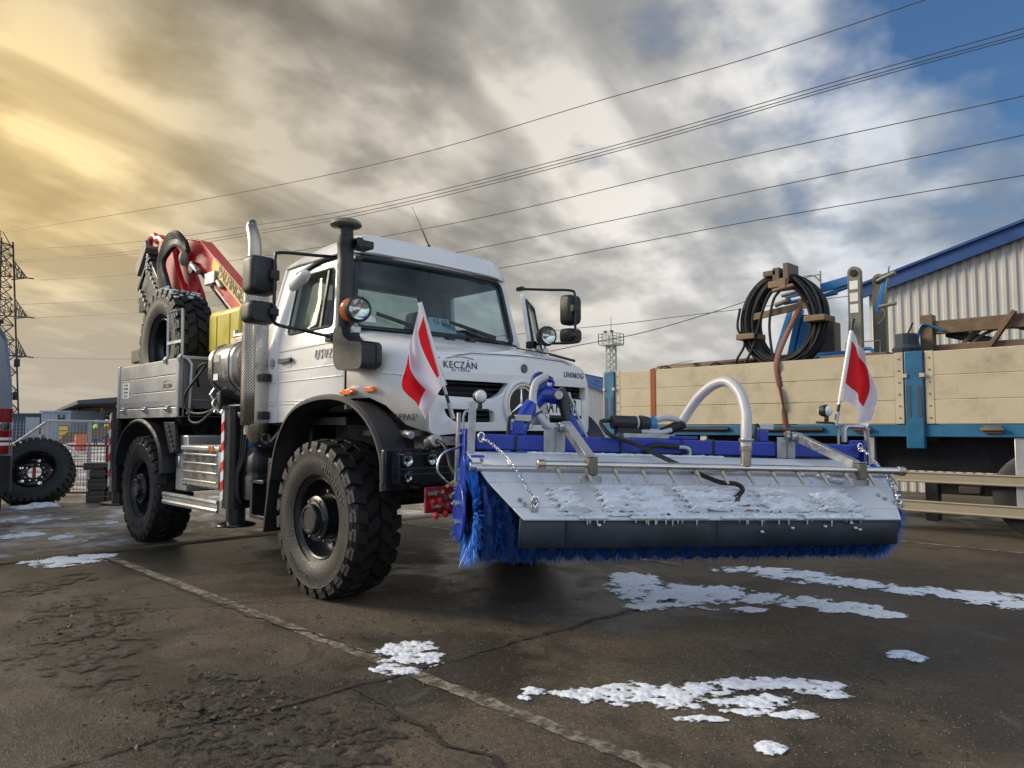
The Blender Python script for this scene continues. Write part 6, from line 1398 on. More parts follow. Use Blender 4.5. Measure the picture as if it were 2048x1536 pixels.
# small hoses and fittings in front of the beam
Q(MB().tube([L3(-0.37, -0.08, 1.315), L3(-0.45, -0.04, 1.30), L3(-0.42, 0.05, 1.22), L3(-0.28, 0.10, 1.17), L3(-0.16, 0.22, 1.10), L3(-0.05, 0.38, 1.03), L3(0.10, 0.46, 0.965), L3(0.20, 0.48, 0.955), L3(0.235, 0.50, 0.925), L3(0.20, 0.50, 0.88)], 0.014, 8, smooth=6), 'drain_hose', 'hose_rubber')
Q(MB().cyl(L3(0.20, 0.50, 0.885), L3(0.195, 0.49, 0.855), 0.022, seg=10), 'drain_fitting', 'rust_brown')
Q(MB().tube([L3(-0.10, 0.02, 1.06), L3(-0.16, 0.03, 1.13), L3(-0.10, 0.03, 1.165), L3(0.02, 0.03, 1.16), L3(0.06, 0.03, 1.155)], 0.016, 8, smooth=5), 'pressure_hose', 'hose_rubber')
Q(MB().tube([L3(0.06, 0.03, 1.155), L3(0.10, 0.03, 1.155), L3(0.135, 0.03, 1.14), L3(0.14, 0.03, 1.09)], 0.014, 8, smooth=4).cyl(L3(0.02, 0.04, 1.075), L3(0.22, 0.04, 1.072), 0.017, seg=10).cyl(L3(0.10, 0.04, 1.07), L3(0.12, 0.07, 1.02), 0.020, seg=10).cyl(L3(0.14, 0.03, 1.10), L3(0.14, 0.03, 1.06), 0.019, seg=6), 'pipe_fittings', 'galvanised')
Q(MB().bar(L3(0.19, 0.055, 1.075), L3(0.235, 0.06, 1.075), 0.03, 0.05), 'tap', 'bright_blue', bevel=0.005)
Q(MB().tube([L3(-0.42, 0.01, 1.07), L3(-0.2, 0.025, 1.06), L3(0.0, 0.03, 1.075), L3(0.03, 0.04, 1.075)], 0.010, 6, smooth=4), 'return_hose', 'yellow_print')
# marker lamps on stalks
for s, a in ((-1.24, 1), (1.24, 1)):
    e = empty('position_lamp'); e.parent = sweeper; c = L3(s, -0.06, 1.435); f = (CAM - sw_m @ c); f = (sw_m.to_3x3().inverted() @ f).normalized(); f = Vector((0.15, -1, 0)).normalized() if s < 0 else Vector((0.45, -1, 0)).normalized()
    MB().lathe([(0.0, -0.045), (0.036, -0.04), (0.044, -0.01), (0.044, 0.004), (0.038, 0.012)], c, f, 24).build('housing', 'black_plastic', e, angle=50)
    MB().lathe([(0.039, 0.008), (0.034, 0.024), (0.02, 0.034), (0.0, 0.038)], c, f, 24).build('lens', 'lens_white', e, angle=60)
    MB().lathe([(0.030, 0.04), (0.018, 0.055), (0.0, 0.06)], c, -f, 20).build('rear_lens', 'tail_red' if s < 0 else 'lens_white', e, angle=60)
    MB().cyl(c - Vector((0, 0, 0.04)), c - Vector((0, 0, 0.075)), 0.016, seg=10).box(c + Vector((-0.075, -0.02, -0.090)), c + Vector((0.055, 0.02, -0.076))).build('stand', 'black_plastic', e, bevel=0.003)
    b0 = c + Vector((-0.07 if s < 0 else 0.06, 0, -0.09)); MB().tube([b0, b0 + Vector((-0.02 if s < 0 else 0.03, 0, -0.01)), b0 + Vector((-0.03 if s < 0 else 0.04, 0, -0.04)), Vector((b0.x - 0.03 if s < 0 else b0.x + 0.04, b0.y, 1.20))], 0.009, 6).build('stalk', 'galvanised', e)
# chains from the beam to the hood
def chain(p0, p1, n_, sag, name='safety_chain'):
    mb = MB()
    for k in range(n_):
        a = p0.lerp(p1, k / n_) - Vector((0, 0, sag * math.sin(math.pi * k / n_))); b = p0.lerp(p1, (k + 1) / n_) - Vector((0, 0, sag * math.sin(math.pi * (k + 1) / n_)))
        d = (b - a); L_ = d.length * 1.45; d.normalize(); u, w = basis(d); u = u if k % 2 else w; c = (a + b) / 2; r_ = 0.0085
        ring = []
        for j in range(10):
            t = 2 * math.pi * j / 10; ring.append(c + d * (math.cos(t) * L_ / 2) + u * (math.copysign(abs(math.sin(t)) ** 0.6, math.sin(t)) * r_))
        mb.tube(ring, 0.0032, 5, closed=True)
    return Q(mb, name, 'chrome')
t1, z1 = slope(0.80)
for a, b in ((L3(-1.245, 0.02, 1.185), L3(-1.055, t1 + 0.02, z1 + 0.04)), (L3(1.44, 0.02, 1.185), L3(1.315, t1 - 0.03, z1 + 0.06))):
    chain(a, b, 19, -0.055)
    for p, dz in ((a, 0), (b, 0)):
        Q(MB().tube([p + Vector((0.018 * math.cos(k * R(30)) * 1.0, -0.01, 0.028 * math.sin(k * R(30)))) for k in range(12)], 0.006, 6, closed=True), 'shackle', 'chrome')
    Q(MB().cyl(b - hn * 0.03, b + hn * 0.01, 0.016, seg=10).box(b + Vector((-0.02, -0.01, -0.055)), b + Vector((0.02, 0.02, -0.02))), 'chain_anchor', 'galvanised', bevel=0.003)
# snow frozen on the hood
def hood_snow():
    secs_ = [(-0.98, -0.78, 0.40, 0.93), (-0.70, -0.24, 0.38, 0.96), (-0.20, 0.30, 0.36, 0.90), (0.30, 0.62, 0.40, 0.93), (0.68, 1.0, 0.43, 0.93)]
    for q_, (s0, s1, d0, d1) in enumerate(secs_):
        V = []; F = []; idx = {}; rs_ = 0.0085; nx = int((s1 - s0 + 0.2) / rs_); ny = 54; H = {}
        for i in range(nx):
            for j in range(ny):
                d = d0 - 0.04 + (d1 - d0 + 0.10) * j / ny; s = s0 - 0.08 + i * rs_ + (d - d0) * 0.10
                e = min(s - s0 - (d - d0) * 0.10, s1 + (d - d0) * 0.12 - s) / 0.05; f = min(d - d0, d1 - d) / 0.09
                m_ = min(1.0, e, f + 0.25)
                p = Vector((s * 5.0, d * 15, q_ * 3.7)); nn = noise.fractal(p, 0.8, 2.2, 5) * 0.60
                band = math.sin(d * 62 + noise.noise(Vector((s * 3, d * 4, 9))) * 1.6) * 0.34
                h = m_ * 0.75 + nn + band - 0.26
                if h > -0.08: H[(i, j)] = (s, d, h)
        for (i, j) in H:
            c = [(i, j), (i + 1, j), (i + 1, j + 1), (i, j + 1)]
            if all(k in H for k in c) and max(H[k][2] for k in c) > 0:
                for k in c:
                    if k not in idx:
                        s, d, h = H[k]; t, z = slope(d); idx[k] = len(V)
                        lift = -0.002 if h <= 0 else 0.003 + 0.044 * min(1, h * 1.0) ** 0.65 * (0.8 + 0.45 * noise.noise(Vector((s * 26, d * 16, 2))))
                        V.append(sw_m @ (L3(s, t, z) + hn * lift))
                F.append(tuple(idx[k] for k in c))
        mb = MB(); mb.v = [Vector(p) for p in V]; mb.f = F
        where = ['leftmost patch of frozen snow on the grey hood, below the left chain', 'second patch of frozen snow from the left on the grey hood', 'middle patch of frozen snow on the hood, under the black hose end', 'fourth patch of frozen snow from the left on the grey hood', 'rightmost patch of frozen snow on the grey hood'][q_]
        tag(mb.build('snow_crust', 'snow', None, angle=70), where, 'snow', kind='stuff')
    # ridge of snow hanging at the front edge and along the top sheet
    mb = MB(); rr = random.Random(9)
    for s0, s1 in ((-0.80, -0.66), (-0.50, -0.05), (0.05, 0.52), (0.60, 0.98)):
        s = s0
        while s < s1:
            t, z = slope(0.985); r_ = rr.uniform(0.010, 0.018); mb.ball(sw_m @ (L3(s, t, z) + hn * 0.008), (r_ * 1.5, r_ * 1.3, r_ * 0.8), 8, 5)
            if rr.random() < 0.13: mb.cyl(sw_m @ (L3(s, t + 0.004, z)), sw_m @ (L3(s + 0.004, t, z - rr.uniform(0.015, 0.05))), 0.007, 0.002, 6)
            s += r_ * 0.9
    for k in range(7): t, z = slope(1.0); s = (-0.7, 0.5, 0.72, 0.93, 0.96, 0.30, 0.9)[k]; mb.ball(sw_m @ L3(s, t + 0.002, z - (0.03, 0.05, 0.04, 0.05, 0.06, 0.07, 0.02)[k]), (0.012, 0.012, 0.008), 7, 5)
    tag(mb.build('snow_fringe', 'snow', None, angle=80), 'fringe of snow hanging over the front edge of the grey hood', 'snow', kind='stuff')
    mb = MB(); s = -0.95
    while s < 0.35:
        r_ = rr.uniform(0.010, 0.017); mb.ball(sw_m @ L3(s, HT[0] + 0.012 + rr.uniform(-0.004, 0.006), HT[1] - 0.001), (r_ * 1.8, r_ * 1.4, r_ * 0.75), 8, 5); s += r_ * 1.1
    for s_, d in ((0.55, -0.15), (0.60, -0.1), (0.72, -0.2), (0.66, -0.05), (0.80, -0.12), (0.85, -0.02), (0.74, 0.06), (0.92, 0.12), (0.96, 0.17), (1.0, 0.2), (0.88, 0.08)):
        t, z = slope(d); z = z if d > 0 else HM[1] + (HT[1] - HM[1]) * (-d * 3) * 0.5; mb.ball(sw_m @ L3(s_, t, z + 0.006), (0.045, 0.03, 0.014), 9, 6)
    tag(mb.build('snow_ridge', 'snow', None, angle=80), 'low ridge of snow along the top sheet of the hood, behind the spray bar', 'snow', kind='stuff')
hood_snow()
# ------------------------------------------------------------------ warning flags stuck in holders on the sweeper
def flag_material(nm, A):
    m = bpy.data.materials.new(nm); m.use_nodes = True; nt = m.node_tree; N = nt.nodes; Lk = nt.links; b = N['Principled BSDF']
    uv = N.new('ShaderNodeUVMap'); s = N.new('ShaderNodeSeparateXYZ'); Lk.new(uv.outputs[0], s.inputs[0])
    def op(o, a, c):
        x = N.new('ShaderNodeMath'); x.operation = o
        for i, val in enumerate((a, c)):
            if isinstance(val, (int, float)): x.inputs[i].default_value = val
            else: Lk.new(val, x.inputs[i])
        return x.outputs[0]
    k = None
    for u0_, u1_, w0_, w1_ in A:
        q_ = op('MULTIPLY', op('MULTIPLY', op('GREATER_THAN', s.outputs[0], u0_), op('LESS_THAN', s.outputs[0], u1_)), op('MULTIPLY', op('GREATER_THAN', s.outputs[1], w0_), op('LESS_THAN', s.outputs[1], w1_)))
        k = q_ if k is None else op('MAXIMUM', k, q_)
    mx = N.new('ShaderNodeMix'); mx.data_type = 'RGBA'; Lk.new(k, mx.inputs[0]); mx.inputs[6].default_value = (0.74, 0.68, 0.76, 1); mx.inputs[7].default_value = (0.62, 0.008, 0.014, 1)
    Lk.new(mx.outputs[2], b.inputs['Base Color']); b.inputs['Roughness'].default_value = 0.8
    tr = N.new('ShaderNodeBsdfTranslucent'); Lk.new(mx.outputs[2], tr.inputs[0]); ms = N.new('ShaderNodeMixShader'); ms.inputs[0].default_value = 0.25
    Lk.new(b.outputs[0], ms.inputs[1]); Lk.new(tr.outputs[0], ms.inputs[2]); Lk.new(ms.outputs[0], N['Material Output'].inputs[0])
    MATS[nm] = m
flag_material('flag_cloth_folded', [(0.17, 0.80, 0.02, 0.24), (0.05, 0.74, 0.60, 1.1)])
flag_material('flag_cloth', [(0.17, 0.74, 0.02, 0.74)])
FLAG_A = [[(1.477, -1.342, 2.039), (1.459, -1.372, 1.870), (1.440, -1.405, 1.711), (1.427, -1.427, 1.595)],
[(1.505, -1.293, 1.888), (1.472, -1.350, 1.712), (1.448, -1.391, 1.596), (1.424, -1.432, 1.505)],
[(1.533, -1.245, 1.697), (1.509, -1.287, 1.598), (1.482, -1.333, 1.506), (1.467, -1.359, 1.427)],
[(1.562, -1.196, 1.539), (1.543, -1.228, 1.514), (1.522, -1.265, 1.447), (1.498, -1.306, 1.331)],
]
FLAG_A_POLE = ( (1.582, -1.161, 1.332), (1.472, -1.350, 2.072) )
FLAG_B = [[(3.030, 1.316, 1.967), (3.050, 1.351, 1.904), (3.067, 1.381, 1.815), (3.083, 1.408, 1.726)],
[(3.014, 1.290, 1.801), (3.051, 1.353, 1.707), (3.085, 1.411, 1.601), (3.119, 1.470, 1.501)],
[(2.997, 1.261, 1.633), (3.033, 1.323, 1.564), (3.068, 1.382, 1.475), (3.100, 1.438, 1.390)],
[(2.982, 1.234, 1.463), (3.019, 1.298, 1.446), (3.043, 1.339, 1.368), (3.066, 1.380, 1.269)],
]
FLAG_B_POLE = ( (2.952, 1.184, 1.291), (3.037, 1.329, 2.039) )

def flag(net, pole, label, folds, m, seed):
    base = Vector(pole[0]); tip = Vector(pole[1]); e = empty('warning_flag', base); tag(e, label, 'flag', 'warning flags on the sweeper')
    ax = tip - base
    MB().cyl((0, 0, 0), ax * 0.13, 0.014, seg=10).build('pole_foot', 'galvanised', e)
    for a, b, k in ((0.13, 0.20, 'black_plastic'), (0.20, 0.29, 'galvanised'), (0.29, 1.0, 'black_plastic')): MB().cyl(ax * a, ax * b, 0.0105, seg=10).build('pole', k, e)
    MB().cyl(ax * 0.985, ax * 1.02, 0.0135, seg=10).build('pole_cap', 'black_plastic', e)
    nu, nw = 44, 44; V = []; UV = []; F = []
    g = [[Vector(p) - base for p in row] for row in net]
    def cr(p, x):
        n_ = len(p) - 1; i = min(n_ - 1, int(x * n_)); f = x * n_ - i
        p0 = p[max(0, i - 1)]; p1 = p[i]; p2 = p[i + 1]; p3 = p[min(n_, i + 2)]
        return 0.5 * ((2 * p1) + (p2 - p0) * f + (2 * p0 - 5 * p1 + 4 * p2 - p3) * f * f + (3 * p1 - p0 - 3 * p2 + p3) * f ** 3)
    for i in range(nu + 1):
        u = i / nu
        row = [cr([g[r][c] for r in range(4)], u) for c in range(4)]
        for j in range(nw + 1):
            w = j / nw; x = cr(row, w)
            fold = math.sin(w * 9.0 - u * 4.2 + seed) * (0.10 + w) + 0.5 * math.sin(w * 17 + u * 6 + seed * 2) * w
            x = x + SN * (0.012 + folds * fold) + Vector((0, 0, 0.006 * noise.noise(Vector((u * 5, w * 5, seed)))))
            V.append(x); UV.append((u, w))
    for i in range(nu):
        for j in range(nw): F.append((i * (nw + 1) + j, i * (nw + 1) + j + 1, (i + 1) * (nw + 1) + j + 1, (i + 1) * (nw + 1) + j))
    me = bpy.data.meshes.new('cloth'); me.from_pydata([tuple(p) for p in V], [], F); ul = me.uv_layers.new(name='UVMap')
    for l in me.loops: ul.data[l.index].uv = UV[l.vertex_index]
    me.materials.append(MATS[m]); shade(me, 80)
    o = bpy.data.objects.new('cloth', me); COL.objects.link(o); o.parent = e
    a = Vector(net[0][0]) - base; b = Vector(net[3][0]) - base
    d0 = a.dot(ax) / ax.length_squared; d1 = b.dot(ax) / ax.length_squared
    MB().cyl(ax * d0, ax * d1, 0.0135, seg=10, caps=False).build('sleeve', 'white_print', e)
flag(FLAG_A, FLAG_A_POLE, 'red and white warning flag hanging in front of the white cab', 0.030, 'flag_cloth_folded', 0.4)
flag(FLAG_B, FLAG_B_POLE, 'red and white warning flag hanging before the cream trailer boards', 0.026, 'flag_cloth', 1.7)
# ------------------------------------------------------------------ flat trailer with cream boards, side plane at y = 5.9
YT = 5.9
trailer = empty('flatbed_trailer', (0.3, 7.1, 0)); TO = Vector((0.3, 7.1, 0))
tag(trailer, 'flatbed trailer with cream drop sides and blue frame loaded with gear', 'trailer')
def X(mb, name, m, parent=None, bevel=0, angle=32):
    mb.xform(Matrix.Translation(-TO)); return mb.build(name, m, parent or trailer, bevel, angle)
XE = 7.5
for k in range(3):
    z0 = 1.325 + k * 0.298
    for x0, x1 in ((-2.44, 1.86), (2.30, 6.6)):
        X(MB().box((x0, YT, z0), (x1, YT + 0.03, z0 + 0.294)), 'side_board', 'cream_board', bevel=0.006)
for x in (-2.49, 1.91, 2.255, 6.65):
    st_ = X(MB().box((x - 0.05, YT - 0.004, 1.325), (x + 0.05, YT + 0.034, 2.225)), 'board_end_strip', 'cream_board', bevel=0.005)
    mb = MB()
    for k in range(6): mb.cyl((x, YT - 0.004, 1.40 + k * 0.148), (x, YT - 0.012, 1.40 + k * 0.148), 0.011, seg=8)
    X(mb, 'rivets', 'olive_plate', st_)
for x in (-2.65, 2.085):
    p_ = X(MB().box((x - 0.105, YT - 0.03, 1.02 if x > 0 else 1.15), (x + 0.105, YT + 0.05, 2.23)), 'stake_post', 'trailer_blue', bevel=0.012)
    for dx in (-0.062, 0.062):
        X(MB().prism(rrect(x + dx - 0.022, 1.40, x + dx + 0.022, 1.80, 0.02), lambda u, v_, t: (u, t, v_), YT - 0.034, YT - 0.031), 'post_slot', 'container_dark', p_)
        X(MB().box((x + dx * 1.6 - 0.03, YT - 0.045, 1.90), (x + dx * 1.6 + 0.03, YT - 0.031, 1.95)), 'board_latch', 'cream_board', p_, bevel=0.005)
X(MB().box((-2.80, YT, 1.32), (-2.775, YT + 2.4, 2.21)), 'head_board', 'cream_board', bevel=0.005)
X(MB().box((-2.78, YT + 0.06, 1.26), (XE, YT + 2.4, 1.32)), 'deck', 'old_wood')
X(MB().box((-2.76, YT + 0.01, 1.165), (XE, YT + 0.09, 1.318)), 'side_rail', 'trailer_blue', bevel=0.008)
X(MB().box((-2.76, YT + 2.37, 1.165), (XE, YT + 2.45, 2.2)), 'far_side', 'cream_board', bevel=0.008)
for y in (YT + 0.65, YT + 1.75): X(MB().box((-2.7, y - 0.07, 0.72), (XE, y + 0.07, 1.25)), 'main_beam', 'chassis')
mb = MB()
for k in range(9): mb.box((-2.4 + k * 1.15, YT + 0.1, 1.12), (-2.3 + k * 1.15, YT + 2.3, 1.25))
X(mb, 'cross_members', 'chassis')
X(MB().cyl((-1.45, YT - 0.01, 1.255), (-0.45, YT - 0.01, 1.255), 0.03, seg=12).cyl((0.1, YT - 0.01, 1.25), (0.95, YT - 0.01, 1.25), 0.03, seg=12), 'roll_bar_tube', 'rubber')
for x in (1.45, 2.9, 4.6): X(MB().box((x - 0.09, YT - 0.02, 1.21), (x + 0.09, YT + 0.005, 1.30)).cyl((x - 0.12, YT - 0.03, 1.255), (x + 0.12, YT - 0.03, 1.255), 0.022, seg=10), 'board_hinge', 'rust_brown', bevel=0.008)
for z0, z1 in ((0.605, 0.735), (0.245, 0.385)):
    X(MB().prism([(YT + 0.03, z0), (YT - 0.01, z0), (YT - 0.018, z0 + 0.012), (YT - 0.006, z0 + 0.03), (YT - 0.006, z1 - 0.03), (YT - 0.018, z1 - 0.012), (YT - 0.01, z1), (YT + 0.03, z1)], lambda y, z, t: (t, y, z), -1.4, 4.2), 'side_guard', 'cream_dirty')
for x in (-0.9, 1.52, 3.15):
    X(MB().box((x - 0.055, YT + 0.04, 0.25), (x + 0.055, YT + 0.12, 1.165)), 'guard_post', 'aluminium', bevel=0.008)
X(MB().box((1.235, YT - 0.005, 0.99), (1.375, YT + 0.03, 1.055)), 'side_reflector', 'amber', bevel=0.006)
X(MB().box((2.05, YT + 0.4, 0.10), (2.20, YT + 0.55, 0.70)), 'landing_leg', 'chassis', bevel=0.01)
X(MB().box((0.6, YT + 0.35, 0.55), (1.25, YT + 0.9, 1.0)), 'tool_locker', 'chassis', bevel=0.02)
X(MB().box((-2.0, YT + 0.3, 0.3), (-0.6, YT + 2.2, 0.9)), 'front_bogie', 'chassis', bevel=0.03)
tw_p = [(0.28, 0.0), (0.31, 0.0), (0.44, -0.01), (0.50, 0.02), (0.51, 0.06), (0.51, 0.28), (0.50, 0.33)]
for x, y in ((3.35, YT + 0.08), (4.6, YT + 0.08), (3.35, YT + 2.05), (4.6, YT + 2.05), (-1.3, YT + 0.2), (-1.3, YT + 2.0)):
    w = empty('wheel'); w.parent = trailer; w.location = Vector((x, y, 0.51)) - TO
    MB().lathe(tw_p, (0, 0, 0), (0, 1, 0), 40).build('tyre', 'rubber', w)
    MB().lathe([(0.285, 0.0), (0.27, 0.05), (0.16, 0.08), (0.12, 0.02), (0.0, 0.02)], (0, 0, 0), (0, 1, 0), 32).build('rim', 'olive_plate', w)
mb = MB(); mb.box((1.9, YT + 1.0, 0.40), (3.0, YT + 1.6, 0.62)); mb.box((2.4, YT + 0.5, 0.45), (2.65, YT + 0.7, 0.55)); X(mb, 'air_tank_tray', 'dark_wood_block', bevel=0.02)
# ---- load on the trailer
LT = 'gear loaded on the trailer'
cb = empty('steel_channel', (-1.0, YT + 0.55, 1.32)); tag(cb, 'long brown steel channel with drilled holes behind the cream boards', 'steel beam')
holes = [[(x + 0.035 * math.cos(a), z + 0.035 * math.sin(a)) for a in [i * R(30) for i in range(12)]] for x, z in ((0.82, 0.96), (0.95, 0.90), (1.08, 0.97))]
panel('web', [(-1.10, 0.0), (-1.10, 0.94), (-1.05, 0.99), (1.35, 1.03), (1.35, 0.0)], holes, lambda u, v_: (u, 0, v_), 0.02, 'rust_brown', cb)
MB().prism([(-1.05, 0.99), (1.35, 1.03), (1.35, 1.045), (-1.06, 1.005)], lambda u, v_, t: (u, t, v_), 0.0, 0.16).build('flange', 'rust_brown', cb)
for x in (-1.0, -0.05, 0.45): MB().tube([(x, -0.03, 0.90), (x + 0.05, -0.05, 0.97), (x + 0.17, -0.05, 0.98), (x + 0.30, -0.04, 0.88)], 0.012, 6, smooth=4).build('tie_wire', 'hose_rubber', cb)
# ratchet straps
sp_ = empty('ratchet_strap', (-1.78, YT, 1.2)); tag(sp_, 'orange lashing strap pulled tight over the cream boards', 'strap')
MB().box((-0.045, -0.010, 0.02), (0.045, -0.004, 1.03)).build('webbing', 'strap_orange', sp_)
MB().bar((0.0, -0.005, 1.032), (0.42, 0.50, 1.17), 0.09, 0.006).build('webbing_top', 'strap_orange', sp_)
MB().box((-0.05, -0.03, -0.03), (0.05, -0.004, 0.06)).build('hook', 'rust_brown', sp_, bevel=0.005)
sp_ = empty('lashing_strap', (0.42, YT, 1.1)); tag(sp_, 'twisted brown strap hanging from the cable coil over the boards', 'strap')
mb = MB(); pts = [(0.09, 0.40, 2.03, 0), (0.05, 0.35, 1.85, 0.2), (-0.08, 0.20, 1.45, 0.1), (-0.10, -0.012, 1.14, 0.0), (-0.09, -0.02, 0.95, 0.5), (-0.05, -0.02, 0.72, 1.4), (-0.03, -0.02, 0.60, 1.5), (0.0, -0.02, 0.40, 0.6), (0.02, -0.02, 0.15, 0.1), (0.04, -0.02, -0.02, 0.0)]
cs = spline([Vector(p[:3]) for p in pts], 4); tws = [pts[min(len(pts) - 1, i // 4)][3] for i in range(len(cs))]
secs_ = [[c - Vector((math.cos(a), math.sin(a), 0)) * 0.042, c + Vector((math.cos(a), math.sin(a), 0)) * 0.042] for c, a in zip(cs, tws)]
o = mb.loft(secs_, closed=False).build('webbing', 'strap_brown', sp_, angle=70); md = o.modifiers.new('s', 'SOLIDIFY'); md.thickness = 0.004
MB().tube([(0.01, -0.02, -0.02), (0.0, -0.02, -0.07), (0.04, -0.02, -0.10), (0.08, -0.02, -0.06), (0.07, -0.02, -0.02)], 0.008, 6).build('hook', 'galvanised', sp_)
# cable coil
coil = empty('cable_coil', (0.2, YT + 0.5, 2.2)); tag(coil, 'big upright coil of black cable with wooden clamps on the trailer', 'cable coil')
def coil_mb():
    mb = MB(); rr = random.Random(11)
    for k in range(28):
        ax_ = 0.42 + 0.19 * (k / 27) + rr.uniform(-0.04, 0.04); az = 0.56 + 0.12 * (k / 27) + rr.uniform(-0.04, 0.04); dy = rr.uniform(-0.12, 0.12); ph = rr.uniform(0, 6)
        pts_ = []
        for i in range(22):
            a = 2 * math.pi * i / 22
            pinch = 1.0 - 0.10 * max(0, math.sin(a)) ** 2
            pts_.append(Vector((math.cos(a) * ax_ * pinch + 0.02 * math.sin(2 * a + ph), dy + 0.05 * math.sin(a + ph), 0.66 + math.sin(a) * az + 0.015 * math.sin(3 * a + ph))))
        mb.tube(pts_, 0.021, 7, closed=True, smooth=2)
    mb.tube([(0.02, -0.16, 1.15), (-0.12, -0.2, 1.05), (-0.24, -0.22, 0.75), (-0.40, -0.18, 0.30), (-0.55, -0.16, 0.05)], 0.020, 7, smooth=6)
    mb.tube([(0.05, -0.18, 1.10), (-0.06, -0.2, 0.95), (-0.12, -0.22, 0.60), (-0.10, -0.2, 0.2), (-0.05, -0.18, 0.0)], 0.020, 7, smooth=6)
    mb.tube([(-0.62, -0.15, 0.9), (-0.66, -0.16, 0.6), (-0.55, -0.16, 0.35), (-0.70, -0.14, 0.10), (-0.66, -0.1, 0.0)], 0.020, 7, smooth=6)
    return mb
coil_mb().build('cable', 'hose_rubber', coil)
for c, sz in (((-0.50, -0.06, 0.45), (0.15, 0.19, 0.045)), ((0.55, -0.06, 0.62), (0.15, 0.19, 0.045)), ((0.02, -0.03, 1.18), (0.15, 0.20, 0.05))):
    MB().box((c[0] - sz[0], c[1] - sz[1], c[2] - sz[2]), (c[0] + sz[0], c[1] + sz[1], c[2] + sz[2])).build('wooden_clamp', 'brass_wood', coil, bevel=0.012)
for x, z, w_, h in ((-0.02, 1.30, 0.05, 0.13), (0.13, 1.32, 0.04, 0.16), (-0.12, 1.36, 0.10, 0.04)): MB().box((x - w_, -0.20, z - h), (x + w_, 0.16, z + h)).build('clamp_jaw', 'rust_brown', coil, bevel=0.008)
MB().cyl((-0.05, -0.24, 1.08), (0.25, -0.22, 1.13), 0.030, seg=10).cyl((0.10, -0.28, 0.98), (0.30, -0.24, 1.02), 0.025, seg=8).box((0.05, -0.26, 1.10), (0.15, -0.18, 1.25)).build('clamp_screw', 'brass_wood', coil, bevel=0.004)
MB().cyl((-0.02, -0.24, 0.86), (0.20, -0.2, 0.93), 0.035, seg=10).build('cable_plug', 'olive_plate', coil, bevel=0.006)
MB().bar((-0.42, -0.14, 0.74), (0.42, -0.10, 0.85), 0.04, 0.10).build('wooden_batten', 'brass_wood', coil, bevel=0.006)
# blue frame carrying the coil
fr = empty('lifting_frame', (0.4, YT + 0.85, 1.32)); tag(fr, 'bright blue steel frame with round-ended olive arms on the trailer', 'lifting frame')
MB().cyl((-0.95, 0, 0.98), (0.75, 0, 0.98), 0.085, seg=18).build('lower_tube', 'bright_blue', fr)
MB().bar((-0.30, 0.05, 1.0), (-0.12, 0.05, 1.75), 0.09, 0.09, (0, 1, 0)).build('prop', 'bright_blue', fr, bevel=0.008)
MB().bar((-0.10, 0.1, 1.0), (0.0, 0.1, 1.65), 0.16, 0.14, (0, 1, 0)).build('prop', 'bright_blue', fr, bevel=0.008)
MB().bar((-0.35, 0.05, 1.98), (0.10, 0.05, 2.02), 0.08, 0.08).cyl((-0.35, 0, 1.86), (0.45, 0, 1.92), 0.03, seg=12).build('upper_rail', 'bright_blue', fr, bevel=0.006)
MB().cyl((0.22, 0.02, 1.90), (0.72, 0.02, 2.02), 0.03, seg=12).bar((0.22, 0.02, 2.02), (0.75, 0.02, 2.10), 0.10, 0.12).build('head_tube', 'bright_blue', fr)
MB().bar((0.62, 0.05, 0.95), (0.66, 0.05, 2.05), 0.10, 0.08, (0, 1, 0)).build('upright', 'bright_blue', fr, bevel=0.008)
for dx, dy, zt in ((0.78, -0.22, 2.22), (0.98, 0.15, 2.14)):
    prof = [(-0.085, 0.90), (0.085, 0.90)] + [(0.085 * math.cos(R(a)), zt - 0.09 + 0.085 * math.sin(R(a))) for a in range(0, 181, 15)]
    a_ = MB().prism(prof, lambda u, v_, t: (dx + u, dy + t, v_), -0.05, 0.05).build('round_arm', 'olive_plate', fr, bevel=0.008)
    MB().cyl((dx, dy - 0.07, zt - 0.10), (dx, dy + 0.07, zt - 0.10), 0.05, seg=18).build('arm_pin', 'black_steel', a_, bevel=0.006)
    if dy < 0:
        for z in (1.95, 1.78, 1.62): MB().box((dx - 0.055, dy - 0.054, z - 0.06), (dx + 0.055, dy - 0.0505, z + 0.06)).build('data_plate', 'white_print', a_)
MB().bar((1.02, -0.1, 1.55), (1.16, -0.12, 2.02), 0.07, 0.08, (0, 1, 0)).build('lever_arm', 'bright_blue', fr, bevel=0.01)
MB().cyl((1.05, -0.16, 1.98), (1.30, -0.2, 2.06), 0.03, seg=10).cyl((1.17, -0.2, 1.80), (1.22, -0.18, 2.16), 0.010, seg=6).cyl((1.08, -0.18, 1.62), (1.30, -0.2, 1.64), 0.025, seg=8).build('hand_wheel', 'olive_plate', fr)
MB().tube([(1.12, -0.18, 1.60), (1.16, -0.2, 1.50), (1.12, -0.2, 1.42), (1.06, -0.2, 1.38)], 0.014, 6, smooth=4).build('hook', 'rust_brown', fr)
MB().box((-0.28, 0.16, 1.0), (0.02, 0.34, 1.62)).build('drive_unit', 'bright_blue', fr, bevel=0.02)
MB().bar((-0.55, 0.1, 1.05), (-0.30, 0.1, 1.75), 0.07, 0.05, (0, 1, 0)).build('brace', 'bright_blue', fr)
MB().box((0.02, 0.3, 1.0), (0.28, 0.55, 1.55)).build('gear_box', 'rust_brown', fr, bevel=0.02)
